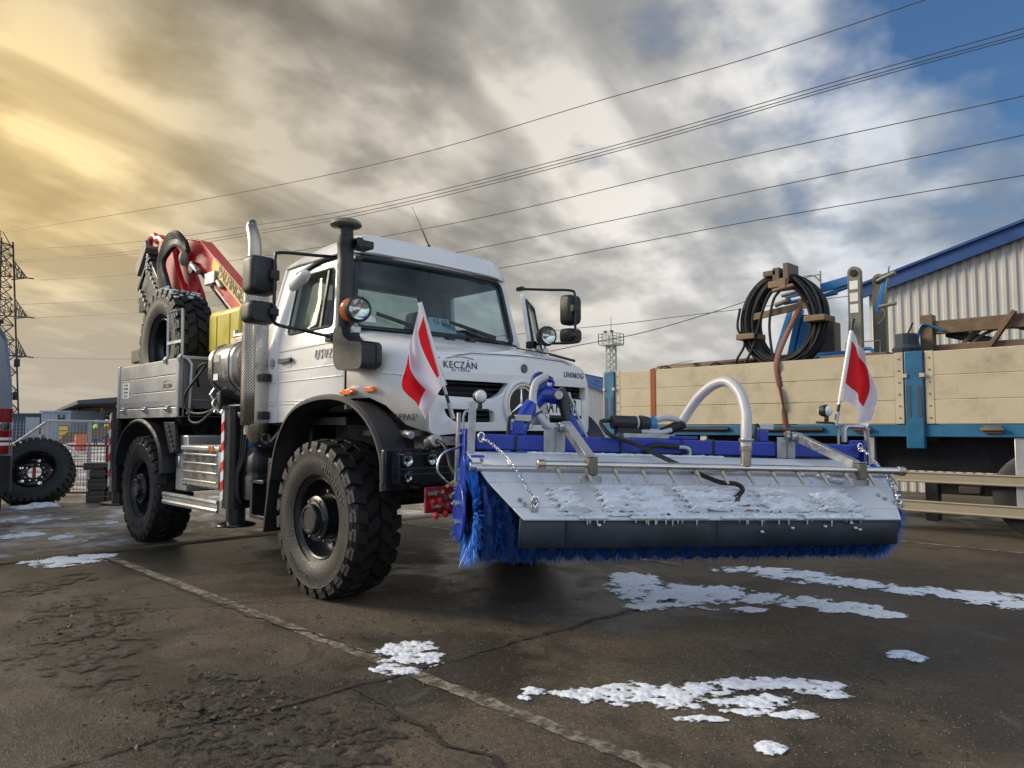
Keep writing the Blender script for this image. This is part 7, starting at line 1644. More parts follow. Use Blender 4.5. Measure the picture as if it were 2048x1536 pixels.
# wooden crate with machinery
cr = empty('wooden_crate', (4.2, YT + 0.5, 1.32)); tag(cr, 'weathered wooden crate frame holding dark machinery on the trailer', 'crate')
for x in (-2.08, 0.1, 2.0): MB().box((x - 0.075, -0.08, 0.0), (x + 0.075, 0.08, 1.41)).build('crate_post', 'old_wood', cr, bevel=0.01)
for z in (1.24, 0.93): MB().box((-2.0, -0.045, z - 0.085), (2.1, 0.045, z + 0.085)).build('crate_rail', 'old_wood', cr, bevel=0.008)
for x0, x1 in ((-1.42, -1.12), (-0.72, -0.98), (-0.30, 0.0)): MB().bar((x0, -0.06, 0.90), (x1, -0.06, 1.36), 0.05, 0.10, (0, 1, 0)).build('crate_brace', 'old_wood', cr, bevel=0.006)
MB().tube([(-1.25 + 0.55 * math.cos(k * R(15)), 0.12, 0.72 + 0.55 * math.sin(k * R(15))) for k in range(24)], 0.035, 8, closed=True).tube([(-1.25 + 0.47 * math.cos(k * R(15)), 0.12, 0.72 + 0.47 * math.sin(k * R(15))) for k in range(24)], 0.02, 8, closed=True).build('machine_wheel', 'olive_plate', cr, angle=60)
mb = MB(); mb.box((-1.0, 0.2, 0.3), (1.8, 0.9, 1.1)); mb.bar((-1.9, 0.1, 1.18), (-1.4, 0.15, 1.02), 0.05, 0.12); mb.cyl((-0.8, 0.05, 0.9), (-0.3, 0.05, 1.2), 0.03); mb.cyl((-0.5, 0.05, 0.85), (-0.45, 0.05, 1.18), 0.04); mb.build('machinery', 'chassis', cr, bevel=0.03)
mb = MB(); mb.tube([(-0.62 + 0.05 * math.cos(k * R(30)), -0.03, 1.17 + 0.05 * math.sin(k * R(30))) for k in range(12)], 0.012, 6, closed=True); mb.cyl((-1.62, 0.0, 0.90), (-1.62, 0, 1.02), 0.03, seg=8); mb.build('shackle', 'galvanised', cr)
MB().tube([(-2.16, -0.07, 0.95), (-2.18, -0.09, 1.1), (-2.12, -0.1, 1.28), (-1.98, -0.09, 1.24), (-1.88, -0.08, 1.18)], 0.018, 6, smooth=5).build('rope', 'trailer_blue', cr)
MB().cyl((-2.28, -0.05, 0.93), (-2.28, -0.05, 1.10), 0.03, 0.03, 10).box((-2.36, -0.08, 0.90), (-2.18, 0.05, 0.96)).build('hand_tool', 'galvanised', cr)
bk = empty('rubber_bucket', (1.93, YT + 0.25, 1.32)); tag(bk, 'dark crumpled rubber bucket beside the blue stake post', 'bucket')
MB().lathe([(0.0, 0.90), (0.15, 0.90), (0.17, 0.97), (0.125, 1.02), (0.13, 1.16), (0.115, 1.16), (0.11, 1.02)], (0, 0, 0), (0, 0, 1), 14).build('body', 'flap', bk, angle=20)
MB().tube([(0.0, 0, 1.12), (0.05, 0, 1.22), (0.09, -0.02, 1.30)], 0.012, 6).build('handle', 'hose_rubber', bk)
MB().cyl((0, 0, 0.0), (0, 0, 0.9), 0.13, seg=12).build('stand', 'flap', bk)
tr_ = empty('wire_tray', (1.25, YT + 0.6, 1.32)); tag(tr_, 'small wire tray just above the boards, left of the rubber bucket', 'tray')
MB().box((-0.5, -0.2, 0.90), (0.4, 0.2, 0.97)).build('tray_base', 'rust_brown', tr_, bevel=0.01)
MB().tube([(-0.15, -0.15, 0.97), (-0.15, -0.15, 1.13), (0.30, -0.15, 1.13), (0.30, -0.15, 0.97)], 0.008, 6).build('wire_hoop', 'olive_plate', tr_)
MB().tube([(0.0, -0.1, 0.98), (0.05, -0.1, 1.03), (0.15, -0.1, 1.03), (0.2, -0.1, 0.98)], 0.025, 8, smooth=4).build('blue_hose', 'trailer_blue', tr_)
# ------------------------------------------------------------------ halls
hall = empty('storage_hall', (5.5, 12.0, 0)); tag(hall, 'cream corrugated hall with blue roof edge on the right, behind the trailer', 'building')
def corrugated(x0, x1, ztop, zbot, y, pitch, amp, name, m, parent, face=-1):
    # trapezoid ribs as real relief; ztop is a function of x
    prof = []; x = x0
    while x < x1:
        for dx, d in ((0.0, 0.0), (0.30, 0.0), (0.42, 1.0), (0.78, 1.0), (0.90, 0.0)): prof.append((x + dx * pitch, d * amp))
        x += pitch
    mb = MB(); V = []; F = []
    for px, d in prof: V += [(px, y + face * d, zbot), (px, y + face * d, ztop(px))]
    for i in range(len(prof) - 1): F.append((2 * i, 2 * i + 2, 2 * i + 3, 2 * i + 1))
    mb.add(V, F); return mb.build(name, m, parent, angle=15)
EX0, EZ0, SL = -6.02, 4.02, 0.272
def rake(x): return EZ0 + min((x - EX0), (12.1 - x)) * SL
# eave lies left of the sight line behind the cable coil
corrugated(EX0, 12.4, rake, 0.0, 0, 0.165, 0.028, 'gable_wall', 'hall_wall', hall)
for nm, (a, b) in (('verge_board', (EX0 - 0.30, 3.05)), ('verge_board', (3.05, 12.8))):
    p0 = Vector((a, -0.16, rake(a) + 0.12)); p1 = Vector((b, -0.16, rake(b) + 0.12)); MB().bar(p0, p1, 0.06, 0.27).build(nm, 'hall_roof', hall)
    q0 = Vector((a, 12, rake(a) + 0.28)); q1 = Vector((b, 12, rake(b) + 0.28))
    MB().add([Vector((a, -0.25, rake(a) + 0.29)), Vector((b, -0.25, rake(b) + 0.29)), q1, q0, Vector((a, -0.25, rake(a) + 0.24)), Vector((b, -0.25, rake(b) + 0.24)), q1 - Vector((0, 0, 0.05)), q0 - Vector((0, 0, 0.05))], [(0, 1, 2, 3), (7, 6, 5, 4), (0, 4, 5, 1), (2, 6, 7, 3), (1, 5, 6, 2), (3, 7, 4, 0)]).build('roof', 'hall_roof', hall)
MB().box((EX0, 0.1, 0), (EX0 + 0.1, 24, EZ0)).build('long_wall', 'hall_wall', hall)
MB().box((-5.28, -0.14, 2.72), (-5.02, -0.03, 3.0)).build('wall_box', 'cream_board', hall, bevel=0.02)
hall.location = (5.5, 12.0, 0)

P2 = CAM + VIEW * 30 + RIGHT * (126 / 1464.6 * 30); P2.z = 0
h2 = empty('distant_hall', P2); tag(h2, 'low hall with faded blue roof seen between the truck bonnet and the trailer', 'building')
h2.rotation_euler = (0, 0, math.atan2(RIGHT.y, RIGHT.x))
def h2wall():
    zr = lambda x: 3.02 - 0.4 * (x - 0.47)
    corrugated(-2.6, 4.4, lambda x: zr(x) if x > -1.4 else zr(-1.4) + 0.2 * (x + 1.4), 0.0, 0, 0.12, 0.02, 'gable_wall', 'hall_wall', h2)
    for k in range(7):
        a = -1.4 + k * 0.8; b = a + 0.79; tp = lambda x: 3.59 - 0.21 * (x - 0.2)
        MB().add([(a, -0.12, zr(a)), (b, -0.12, zr(b)), (b, 0.9, tp(b)), (a, 0.9, tp(a)), (a, -0.12, zr(a) - 0.05), (b, -0.12, zr(b) - 0.05), (b, 0.9, tp(b) - 0.05), (a, 0.9, tp(a) - 0.05)], [(0, 1, 2, 3), (7, 6, 5, 4), (0, 4, 5, 1), (1, 5, 6, 2), (2, 6, 7, 3), (3, 7, 4, 0)]).build('roof_sheet', 'hall_roof_faded', h2)
    for k in range(4): f = k / 3.0; MB().bar((-1.4, -0.12 + f * 1.0, zr(-1.4) + (3.93 - zr(-1.4)) * f + 0.012), (4.19, -0.12 + f * 1.0, zr(4.19) + (2.75 - zr(4.19)) * f + 0.012), 0.03, 0.03).build('roof_rib', 'hall_roof_faded', h2)
    MB().box((-2.6, 0.15, 0), (4.4, 8.0, 1.4)).build('body', 'hall_wall', h2)
h2wall()

# ------------------------------------------------------------------ pylon and overhead lines
pyl = empty('power_pylon', (-114.8, 15.7, 0)); tag(pyl, 'dark steel lattice pylon at the left edge behind the van', 'pylon')
pyl.rotation_euler = (0, 0, math.atan2(RIGHT.y, RIGHT.x))
def pw(z): return 2.3 - 1.15 * min(1, z / 22.0)
def lattice():
    B = 0.10
    for sx in (-1, 1):
        for sy in (-1, 1):
            MB().bar((sx * pw(0), sy * pw(0), 0), (sx * pw(27), sy * pw(27), 27), B * 1.6, B * 1.6).build('leg', 'pylon_steel', pyl)
    mb = MB(); z = 1.0
    while z < 26:
        h = pw(z) * 1.25; a, b = pw(z), pw(min(27, z + h)); zt = min(27, z + h)
        for s in (-1, 1):
            for (p, q) in (((-a, s * a, z), (b, s * b, zt)), ((a, s * a, z), (-b, s * b, zt)), ((s * a, -a, z), (s * b, b, zt)), ((s * a, a, z), (s * b, -b, zt))): mb.bar(p, q, B * 0.8, B * 0.8)
            mb.bar((-b, s * b, zt), (b, s * b, zt), B * 0.8, B * 0.8); mb.bar((s * b, -b, zt), (s * b, b, zt), B * 0.8, B * 0.8)
        z = zt if zt < 26.9 else 99
    mb.build('bracing', 'pylon_steel', pyl)
    for z, L_ in ((21.7, 2.9), (16.3, 2.9), (10.9, 2.7)):
        for s in (-1, 1):
            mb = MB(); tip = Vector((s * (pw(z) + L_), 0, z)); a = pw(z)
            for sy in (-1, 1):
                mb.bar((s * a, sy * a, z), tip, B * 1.4, B * 1.4); mb.bar((s * a, sy * a, z + 2.9), tip, B, B)
                for k in range(1, 5): f = k / 5; p = Vector((s * a, sy * a, z)).lerp(tip, f); q = Vector((s * a, sy * a, z + 2.9)).lerp(tip, f); q2 = Vector((s * a, sy * a, z + 2.9)).lerp(tip, f - 0.2); mb.bar(p, q, B * 0.6, B * 0.6); mb.bar(p, q2, B * 0.6, B * 0.6)
            mb.bar(tip, tip + Vector((s * 0.9, 0, -0.12)), B * 1.6, B * 1.6); mb.build('cross_arm', 'pylon_steel', pyl)
    mb = MB(); a = pw(27)
    for s in (-1, 1):
        for sy in (-1, 1): mb.bar((s * a, sy * a, 26.0), (s * 0.3, sy * 0.2, 28.2), B, B)
    mb.bar((-2.6, 0, 27.4), (1.6, 0, 26.2), B, B); mb.bar((-2.6, 0, 26.6), (1.6, 0, 25.6), B, B); mb.build('peak', 'pylon_steel', pyl)
lattice()
WIRES = [
    ([(-120.91, 13.34, 27.79), (-112.71, 15.44, 27.41), (-71.83, 25.95, 25.18), (-45.70, 32.66, 24.46), (-27.14, 37.43, 25.22), (-17.14, 40.00, 25.59), (-7.40, 42.50, 26.39), (-1.61, 43.99, 27.09)], 'topmost thin wire, rising from far left to the top edge of the photo'),
    ([(-112.97, 17.26, 25.59), (-87.37, 23.45, 22.96), (-65.79, 28.66, 21.74), (-48.80, 32.77, 21.18), (-27.55, 37.91, 21.81), (-11.50, 41.79, 22.89), (-1.76, 44.14, 23.48)], 'upper wire of the triple bundle crossing the whole sky'),
    ([(-113.03, 17.32, 24.09), (-87.43, 23.50, 21.91), (-65.84, 28.70, 21.14), (-48.84, 32.80, 20.83), (-27.57, 37.93, 21.56), (-11.51, 41.80, 22.64), (-1.77, 44.15, 23.18)], 'middle wire of the triple bundle crossing the whole sky'),
    ([(-113.04, 17.33, 23.81), (-87.44, 23.51, 21.61), (-65.85, 28.71, 20.84), (-48.85, 32.81, 20.56), (-27.58, 37.94, 21.34), (-11.52, 41.81, 22.46), (-1.78, 44.16, 23.02)], 'lower wire of the triple bundle crossing the whole sky'),
    ([(-110.73, 19.86, 21.42), (-89.07, 24.73, 19.72), (-63.02, 30.57, 18.76), (-40.04, 35.74, 18.54), (-20.97, 40.02, 19.27), (-5.78, 43.43, 19.60), (-1.92, 44.30, 19.72)], 'fourth wire down on the right, running from the upper pylon arm'),
    ([(-112.80, 18.06, 18.08), (-84.37, 24.81, 16.17), (-56.60, 31.41, 15.45), (-39.69, 35.43, 15.90), (-17.66, 40.67, 16.89), (-5.62, 43.53, 17.38), (-2.01, 44.39, 17.58)], 'fifth wire down on the right, starting at the pylon body'),
    ([(-111.63, 19.40, 16.23), (-84.90, 25.52, 14.79), (-53.44, 32.73, 14.05), (-36.24, 36.67, 14.17), (-17.81, 40.89, 14.95), (-2.10, 44.48, 15.29)], 'sixth wire down on the right, running from the middle pylon arm'),
    ([(-112.34, 19.14, 10.84), (-94.96, 26.49, 9.96), (-70.29, 36.92, 9.58), (-39.93, 49.77, 10.83), (-29.54, 54.16, 11.51), (-14.74, 60.42, 12.55)], 'lowest pylon wire, passing just over the truck bed'),
    ([(-8.40, 10.71, 3.36), (-7.81, 11.29, 3.53), (-6.45, 12.63, 3.92), (-4.68, 14.35, 4.67), (-3.50, 15.49, 5.31), (-3.10, 15.87, 5.47)], 'low cable running from the street lamp down behind the truck mirror')
]
for pts_, lab_ in WIRES:
    o = MB().tube([Vector(p) for p in pts_], 0.011 if 'street lamp' in lab_ else 0.03, 5, smooth=6).build('power_line', 'wire', None); tag(o, lab_, 'power line', 'overhead power lines')
# ------------------------------------------------------------------ lattice mast with platform
ms = empty('light_mast', (-50.0, 67.75, 0)); tag(ms, 'tall lattice light mast with railed platform behind the trailer', 'mast')
mb = MB()
for s in (-1, 1):
    for t in (-1, 1): mb.bar((s * 0.55, t * 0.45, 0), (s * 0.45, t * 0.35, 11.4), 0.16, 0.16)
MB.build(mb, 'mast_legs', 'mast_paint', ms)
mb = MB()
for k in range(14):
    z = k * 0.82
    for t in (-0.42, 0.42): mb.bar((-0.52, t, z), (0.52, t, z + 0.82), 0.10, 0.10); mb.bar((0.52, t, z), (-0.52, t, z + 0.82), 0.10, 0.10)
    for s in (-0.52, 0.52): mb.bar((s, -0.42, z), (s, 0.42, z + 0.82), 0.10, 0.10)
mb.build('mast_bracing', 'mast_paint', ms)
MB().box((-1.1, -1.1, 11.35), (1.1, 1.1, 11.6)).build('platform', 'mast_paint', ms)
mb = MB()
for z in (12.0, 12.4, 12.8):
    for s in (-1.1, 1.1): mb.bar((-1.1, s, z), (1.1, s, z), 0.07, 0.07); mb.bar((s, -1.1, z), (s, 1.1, z), 0.07, 0.07)
for x in (-1.1, -0.4, 0.4, 1.1):
    for y in (-1.1, 1.1): mb.bar((x, y, 11.5), (x, y, 12.8), 0.07, 0.07); mb.bar((y, x, 11.5), (y, x, 12.8), 0.07, 0.07)
mb.build('railing', 'mast_paint', ms)
MB().bar((0, 0, 11.5), (0, 0, 14.9), 0.08, 0.08).build('lightning_rod', 'mast_paint', ms)
for x in (-0.6, 0.35): MB().box((x - 0.18, -0.5, 12.85), (x + 0.18, -0.2, 13.2)).build('floodlight', 'chassis', ms, bevel=0.03)
# street lamp behind the cable coil
sl2 = empty('street_lamp', (-3.1, 15.87, 0)); tag(sl2, 'thin street lamp post with curved arm behind the cable coil', 'street lamp')
MB().cyl((0, 0, 0), (0, 0, 5.55), 0.05, 0.03, 8).build('post', 'mast_paint', sl2)
MB().tube([(0, 0, 5.25), (-0.10, -0.10, 5.40), (-0.25, -0.25, 5.42), (-0.55, -0.55, 5.28)], 0.018, 6, smooth=4).build('arm', 'mast_paint', sl2)
MB().box((-0.62, -0.60, 5.20), (-0.48, -0.50, 5.27)).build('lamp_head', 'mast_paint', sl2, bevel=0.01)

# ------------------------------------------------------------------ parked van at the left edge (its rear faces the camera)
van = empty('parked_van', (-6.9, -3.05, 0)); tag(van, 'dark silver van cut off by the left edge, tail lamp showing', 'van')
def van_sec(x, k=1.0, top=2.62):
    half = [(0.0, top), (0.62, top), (0.80, top - 0.06), (0.90, top - 0.25), (0.965, top - 0.75), (0.985, 1.50), (1.0, 1.0), (0.99, 0.58)]
    q = [(x, -y * k, z) for y, z in reversed(half)] + [(x, y * k, z) for y, z in half[1:]]
    return [Vector(p) for p in q] + [Vector((x, 0.0, 0.57))]
MB().loft([van_sec(-4.0), van_sec(-0.2), van_sec(1.12), van_sec(1.20, 0.99), van_sec(1.235, 0.955, 2.56)]).build('body', 'van_paint', van, angle=28)
for s in (-1, 1):
    e = empty('tail_lamp'); e.parent = van
    for z0, z1, m_ in ((1.34, 1.51, 'tail_red'), (1.245, 1.338, 'reflector'), (1.16, 1.243, 'tail_red'), (1.125, 1.158, 'lens_white'), (1.10, 1.123, 'tail_red'), (1.06, 1.098, 'lens_white'), (0.96, 1.058, 'tail_red')):
        mb = MB(); a = [(1.246, 0.80), (1.252, 0.90), (1.225, 0.972), (1.12, 0.998), (1.10, 0.99), (1.15, 0.80)]
        mb.prism(a, lambda u, v_, t: (u, s * v_, t), z0, z1); mb.build('lamp_segment', m_, e, bevel=0.004)
MB().prism(round_poly([(1.0, -1.01), (1.30, -0.98), (1.34, -0.7), (1.34, 0.7), (1.30, 0.98), (1.0, 1.01)], 0.06), lambda x, y, t: (x, y, t), 0.50, 0.94).build('bumper', 'black_plastic', van, bevel=0.03)
MB().box((1.2362, -0.70, 1.70), (1.2402, -0.02, 2.32)).build('rear_window', 'black_print', van, bevel=0.002)
MB().box((1.2362, 0.02, 1.70), (1.2402, 0.70, 2.32)).build('rear_window', 'black_print', van, bevel=0.002)
MB().box((1.236, -0.004, 0.95), (1.239, 0.004, 2.5)).build('door_gap', 'black_print', van)
for z in (2.03, 1.62): MB().box((1.10, 0.985, z), (1.20, 1.035, z + 0.10)).build('hinge', 'black_plastic', van, bevel=0.01)
MB().ball((1.1, 0.83, 2.585), (0.05, 0.04, 0.03), 10, 6).build('marker', 'black_plastic', van)
for x in (0.35, -2.9):
    for s in (-1, 1):
        w = empty('wheel'); w.parent = van; w.location = (x, s * 0.88, 0.345)
        MB().lathe([(0.20, -0.10), (0.24, -0.12), (0.33, -0.11), (0.345, -0.08), (0.345, 0.08), (0.33, 0.11), (0.24, 0.12), (0.20, 0.10)], (0, 0, 0), (0, 1, 0), 32).build('tyre', 'rubber', w)
        MB().lathe([(0.205, -0.09), (0.17, -0.05), (0.0, -0.06)], (0, 0, 0), (0, 1, 0), 24).build('rim', 'aluminium', w)

# ------------------------------------------------------------------ old wheel standing by the fence
ow = empty('old_wheel', (-9.26, -1.14, 0)); tag(ow, 'old truck wheel with black steel rim standing by the red barrier', 'wheel')
ow.rotation_euler = (R(-30), 0, math.atan2(RIGHT.y, RIGHT.x) + R(20)); ow.scale = (1.2, 1.2, 1.2)
mb = MB(); mb.lathe([(0.265, -0.10), (0.29, -0.13), (0.38, -0.15), (0.45, -0.14), (0.475, -0.11), (0.48, 0.11), (0.45, 0.14), (0.38, 0.15), (0.29, 0.13), (0.265, 0.10)], (0, 0, 0.492), (0, 1, 0), 56)
for i in range(36):
    a = 2 * math.pi * i / 36
    for s in (-1, 1):
        q = []
        for rr_ in (0.455, 0.494):
            for da, t in ((-0.055, 0.05), (0.055, 0.05), (0.055 + 0.03, 0.145), (-0.055 + 0.03, 0.145)): q.append((math.cos(a + da) * rr_, s * t, 0.492 + math.sin(a + da) * rr_))
        mb.add(q, [(0, 1, 2, 3), (4, 7, 6, 5), (0, 4, 5, 1), (1, 5, 6, 2), (2, 6, 7, 3), (3, 7, 4, 0)])
mb.build('tyre', 'rubber', ow)
hol = [[(0.185 * math.cos(R(36 * k + 10)) + 0.028 * math.cos(a), 0.185 * math.sin(R(36 * k + 10)) + 0.028 * math.sin(a)) for a in [i * R(40) for i in range(9)]] for k in range(0, 10, 2)] + [[(0.125 * math.cos(R(36 * k)) + 0.012 * math.cos(a), 0.125 * math.sin(R(36 * k)) + 0.012 * math.sin(a)) for a in [i * R(60) for i in range(6)]] for k in range(10)] + [[(0.09 * math.cos(a), 0.09 * math.sin(a)) for a in [i * R(20) for i in range(18)]]]
panel('rim', [(0.25 * math.cos(a), 0.25 * math.sin(a)) for a in [i * R(10) for i in range(36)]], hol, lambda u, v_: (u, -0.02, 0.492 + v_), 0.012, 'black_steel', ow)
MB().lathe([(0.25, -0.02), (0.262, -0.08), (0.275, -0.125), (0.282, -0.118), (0.27, -0.06), (0.262, 0.10)], (0, 0, 0.492), (0, 1, 0), 48).build('rim_well', 'black_steel', ow)
mb = MB(); rr = random.Random(2)
for k in range(40):
    a = R(rr.uniform(35, 130)); pz = 0.59 * (1 + math.sin(a)); mb.ball((-9.26 + RIGHT.x * math.cos(a) * 0.588 + VIEW.x * pz * 0.545, -1.14 + RIGHT.y * math.cos(a) * 0.588 + VIEW.y * pz * 0.545, pz * 0.839), (0.03, 0.03, 0.012), 6, 4)
tag(mb.build('snow_crust', 'snow', None, angle=80), 'thin snow lying along the top of the old wheel', 'snow', kind='stuff')

# ------------------------------------------------------------------ weights stacked behind the rear stabiliser
BL = Vector((-9.0, -0.02, 0))
for k, (h, z, w_, dx) in enumerate(((0.20, 0.0, 0.30, 0.0), (0.20, 0.205, 0.30, 0.02), (0.14, 0.41, 0.26, 0.0), (0.12, 0.555, 0.34, -0.02))):
    e = empty('ballast_block', BL + RIGHT * dx + Vector((0, 0, z))); e.rotation_euler = (0, 0, math.atan2(RIGHT.y, RIGHT.x) + R(12))
    tag(e, ['lowest dark timber block in the stack behind the rear stabiliser', 'second dark timber block from the ground behind the rear stabiliser', 'third dark timber block from the ground behind the rear stabiliser', 'topmost dark timber block, dusted with snow, behind the rear stabiliser'][k], 'timber block', 'timber blocks behind the truck')
    for j in (-1, 1): MB().box((min(j * w_, j * 0.01), -0.18, 0.0), (max(j * w_, j * 0.01), 0.18, h)).build('baulk', 'dark_wood_block', e, bevel=0.02)
    MB().box((-w_ - 0.004, -0.184, h * 0.45), (w_ + 0.004, 0.184, h * 0.45 + 0.02)).build('steel_band', 'rust_brown', e)
# ------------------------------------------------------------------ red barrier and grey mesh fence
def along(d, px):    # a point on the ground at a given distance ahead, by its bearing
    return CAM + VIEW * d + RIGHT * ((px - 1024) / 1464.6 * d) - Vector((0, 0, CAM.z))
def fence(name, d, px0, px1, z0, z1, pitch, posts, m, label, rails, cat, rt=0.014, rw=0.004):
    p0 = along(d, px0); p1 = along(d, px1); L_ = (p1 - p0).length
    e = empty(name, p0); e.rotation_euler = (0, 0, math.atan2(RIGHT.y, RIGHT.x)); tag(e, label, cat)
    for x in posts: MB().bar((x * L_, 0, 0), (x * L_, 0, z1), rt * 2.4, rt * 2.4, (0, 1, 0)).build('post', m, e)
    for z in rails: MB().cyl((0, 0, z), (L_, 0, z), rt, seg=8).build('rail', m, e)
    mb = MB(); n_ = int(L_ / pitch)
    for k in range(n_ + 1): mb.bar((k * pitch, 0.01, z0), (k * pitch, 0.01, z1), rw, rw, (0, 1, 0))
    for k in range(int((z1 - z0) / pitch) + 1): mb.bar((0, 0.012, z0 + k * pitch), (L_, 0.012, z0 + k * pitch), rw, rw)
    o = mb.build('mesh_infill', m, e); tag(o, kind='stuff')
    return e, L_
fb, L_ = fence('red_barrier', 13.8, -60, 240, 0.06, 0.93, 0.062, (0.0, 0.44, 0.54, 0.92), 'barrier_red', 'dark red mesh barrier behind the leaning wheel', (0.06, 0.55, 0.94), 'barrier', 0.018, 0.006)
MB().box((0.435 * L_ - 0.05, -0.04, 0.62), (0.435 * L_ + 0.05, 0.04, 1.02)).build('coupling_post', 'barrier_red', fb)
fg, L_ = fence('mesh_fence', 15.5, -60, 240, 0.15, 1.42, 0.075, (0.52, 0.80), 'fence_steel', 'grey tubular mesh fence standing above the red barrier', (), 'fence', 0.022, 0.0055)
MB().cyl((0.50 * L_, 0, 1.42), (L_, 0, 1.40), 0.030, seg=10).build('top_tube', 'fence_steel', fg)
MB().cyl((0.30 * L_, 0, 0.93), (0.52 * L_, 0, 1.42), 0.030, seg=10).build('sloping_tube', 'fence_steel', fg)
# ------------------------------------------------------------------ containers, canopy, workers
def shed(name, d, px0, px1, ztop, depth, m, label, cat='container', pitch=0.28):
    p0 = along(d, px0); p1 = along(d, px1); L_ = (p1 - p0).length
    e = empty(name, p0); e.rotation_euler = (0, 0, math.atan2(RIGHT.y, RIGHT.x)); tag(e, label, cat)
    corrugated(0, L_, lambda x: ztop, 0.1, 0, pitch, 0.05, 'front_wall', m, e)
    MB().box((0, 0.05, 0), (L_, depth, ztop)).build('shell', m, e)
    MB().box((-0.1, -0.15, ztop), (L_ + 0.1, depth + 0.1, ztop + 0.15)).build('roof', m, e)
    return e, L_
c1, l1 = shed('shipping_container', 66, 20, 84, 2.42, 6, 'container_dark', 'dark blue container behind the fence at far left')
MB().box((2.0 - 0.5, -0.09, 0.4), (2.7, -0.07, 2.2)).build('door_panel', 'container_grey', c1); MB().box((1.45, -0.10, 0.35), (1.5, -0.06, 2.25)).build('door_frame', 'fence_steel', c1)
c2, l2 = shed('office_container', 62, 82, 141, 2.55, 5, 'container_grey', 'pale grey site cabin marked with the letter H')
lettering('letter', 'H', 0.85, (l2 * 0.70, -0.10, 2.0), (1, 0, 0), (0, 0, 1), 'black_print', c2, bold=0.03)
MB().box((l2 * 0.62, -0.09, 0.2), (l2 * 0.97, -0.07, 1.5)).build('sign_board', 'grey_print', c2)
for k in range(3): MB().box((l2 * 0.65, -0.12, 1.05 - k * 0.42), (l2 * 0.94, -0.095, 1.38 - k * 0.42)).build('yellow_sign', 'yellow_print', c2)
cn = empty('open_canopy', along(70, 60)); cn.rotation_euler = (0, 0, math.atan2(RIGHT.y, RIGHT.x)); tag(cn, 'dark open canopy on striped columns behind the fence', 'canopy')
MB().add([Vector(p) for p in ((2.2, -0.3, 2.78), (9.8, -9.0, 3.55), (18, -9, 4.2), (18, 8, 4.2), (2.2, 8, 2.8), (2.2, -0.3, 2.6), (9.8, -9.0, 3.25), (18, -9, 3.6), (18, 8, 3.6), (2.2, 8, 2.6))], [(0, 1, 2, 3, 4), (9, 8, 7, 6, 5), (0, 5, 6, 1), (1, 6, 7, 2), (2, 7, 8, 3), (3, 8, 9, 4), (4, 9, 5, 0)]).build('roof', 'canopy_dark', cn)
MB().box((3.0, 7.0, 0), (18, 7.3, 3.6)).build('back_wall', 'container_dark', cn)
MB().box((4.2, 6.6, 0.0), (6.0, 6.9, 2.3)).build('bright_doorway', 'hall_wall', cn)
for x in (5.2, 7.9): MB().tube([(x, -2.0, 3.2), (x, -2.0, 2.7), (x + 0.3, -2.0, 2.5), (x + 0.5, -2, 2.4)], 0.05, 6).build('downpipe', 'fence_steel', cn)
for x in (6.45, 8.25):
    c_ = MB().box((x - 0.22, -3.2, 0), (x + 0.22, -2.8, 3.25)).build('column', 'yellow_print', cn)
    for k in range(8): MB().prism([(x - 0.224, 0.2 + k * 0.4), (x + 0.224, 0.45 + k * 0.4), (x + 0.224, 0.65 + k * 0.4), (x - 0.224, 0.4 + k * 0.4)], lambda u, v_, t: (u, t, v_), -3.205, -3.203).build('stripe', 'black_print', c_)
MB().box((4.5, -2.9, 2.32), (9.5, -2.7, 2.42)).build('cross_beam', 'cream_board', cn)
pk = empty('brick_stack', along(60, 86)); tag(pk, 'stack of red bricks behind the mesh fence', 'brick stack')
for k in range(6):
    for j in range(3): MB().box((-0.3 + j * 0.2, -0.2, k * 0.12), (-0.105 + j * 0.2, 0.2, k * 0.12 + 0.115)).build('brick', 'brick_red', pk)
ob = empty('orange_barrel', along(40, 162)); tag(ob, 'faded orange barrel behind the red barrier', 'barrel')
MB().lathe([(0, 0), (0.28, 0), (0.30, 0.05), (0.28, 0.30), (0.30, 0.33), (0.28, 0.36), (0.28, 0.62), (0.30, 0.65), (0.28, 0.68), (0.29, 0.9), (0.0, 0.9)], (0, 0, 0), (0, 0, 1), 20).build('drum', 'orange_thing', ob); MB().cyl((0.1, 0, 0.9), (0.1, 0, 0.93), 0.05, seg=10).build('bung', 'black_plastic', ob)
pb = empty('pallet_stack', along(48, 120)); pb.rotation_euler = (0, 0, math.atan2(RIGHT.y, RIGHT.x)); tag(pb, 'pile of leaning timber behind the red barrier', 'timber pile')
for k in range(7): MB().bar((-0.3 + 0.05 * k, 0.1 * k, 0.15 + 0.12 * k), (3.0, 0.1 * k, 0.75 + 0.1 * k), 0.12, 0.10).build('plank', 'old_wood', pb)
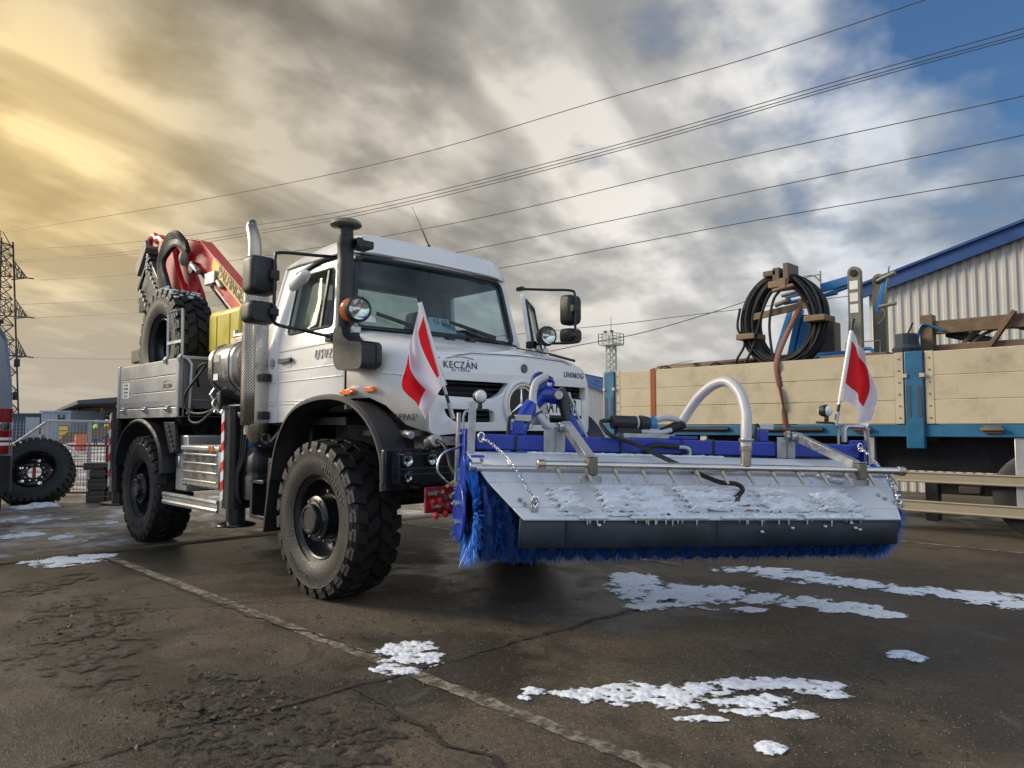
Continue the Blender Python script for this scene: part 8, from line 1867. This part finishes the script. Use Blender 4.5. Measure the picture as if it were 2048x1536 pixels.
def person(px, d, label, turn, arm):
    e = empty('person', along(d, px)); e.rotation_euler = (0, 0, turn); tag(e, label, 'person', 'workers by the canopy')
    vs_ = [(0, 0, 0.95), (0, 0, 1.18), (0, 0, 1.40), (0, 0, 1.52), (0, 0.01, 1.66), (0.10, 0, 0.90), (0.11, 0.01, 0.50), (0.11, 0, 0.08), (0.11, -0.12, 0.05), (-0.10, 0, 0.90), (-0.11, 0.02, 0.50), (-0.12, 0, 0.08), (-0.12, -0.12, 0.05), (0.19, 0, 1.40), (0.24, 0.02, 1.14), (0.22 , -0.12 * arm, 0.92 + 0.2 * arm), (-0.19, 0, 1.40), (-0.25, 0.02, 1.14), (-0.22, -0.10, 0.92)]
    ed = [(0, 1), (1, 2), (2, 3), (3, 4), (0, 5), (5, 6), (6, 7), (7, 8), (0, 9), (9, 10), (10, 11), (11, 12), (2, 13), (13, 14), (14, 15), (2, 16), (16, 17), (17, 18)]
    rad = [0.15, 0.15, 0.15, 0.06, 0.095, 0.09, 0.065, 0.05, 0.045, 0.09, 0.065, 0.05, 0.045, 0.065, 0.05, 0.045, 0.065, 0.05, 0.045]
    me = bpy.data.meshes.new('body'); me.from_pydata(vs_, ed, []); o = bpy.data.objects.new('body', me); COL.objects.link(o); o.parent = e
    md = o.modifiers.new('skin', 'SKIN'); me.materials.append(MATS['dark_cloth'])
    for k, r_ in enumerate(rad): me.skin_vertices[0].data[k].radius = (r_, r_ * 0.8)
    me.skin_vertices[0].data[0].use_root = True
    sd = o.modifiers.new('sub', 'SUBSURF'); sd.levels = 1; sd.render_levels = 1
    MB().loft([sec_rr(0, 0, z, a, b, 14, 2.4) for z, a, b in ((0.92, 0.20, 0.15), (1.15, 0.195, 0.15), (1.38, 0.215, 0.15), (1.48, 0.14, 0.11), (1.51, 0.08, 0.08))]).build('hi_vis_vest', 'hi_vis', e, angle=60)
    MB().ball((0, 0.01, 1.64), (0.078, 0.095, 0.115), 14, 10).build('face', 'skin', e, angle=80)
    MB().lathe([(0.125, 1.69), (0.118, 1.70), (0.112, 1.75), (0.085, 1.80), (0.04, 1.825), (0, 1.83)], (0, 0.01, 0), (0, 0, 1), 18).build('hard_hat', 'white_print', e, angle=60)
person(192, 52, 'worker in lime hi-vis vest, left one of two behind the fence', R(20), 0.5)
person(213, 50, 'worker in lime hi-vis vest with white helmet, next to the striped stabiliser', R(-30), 1.0)
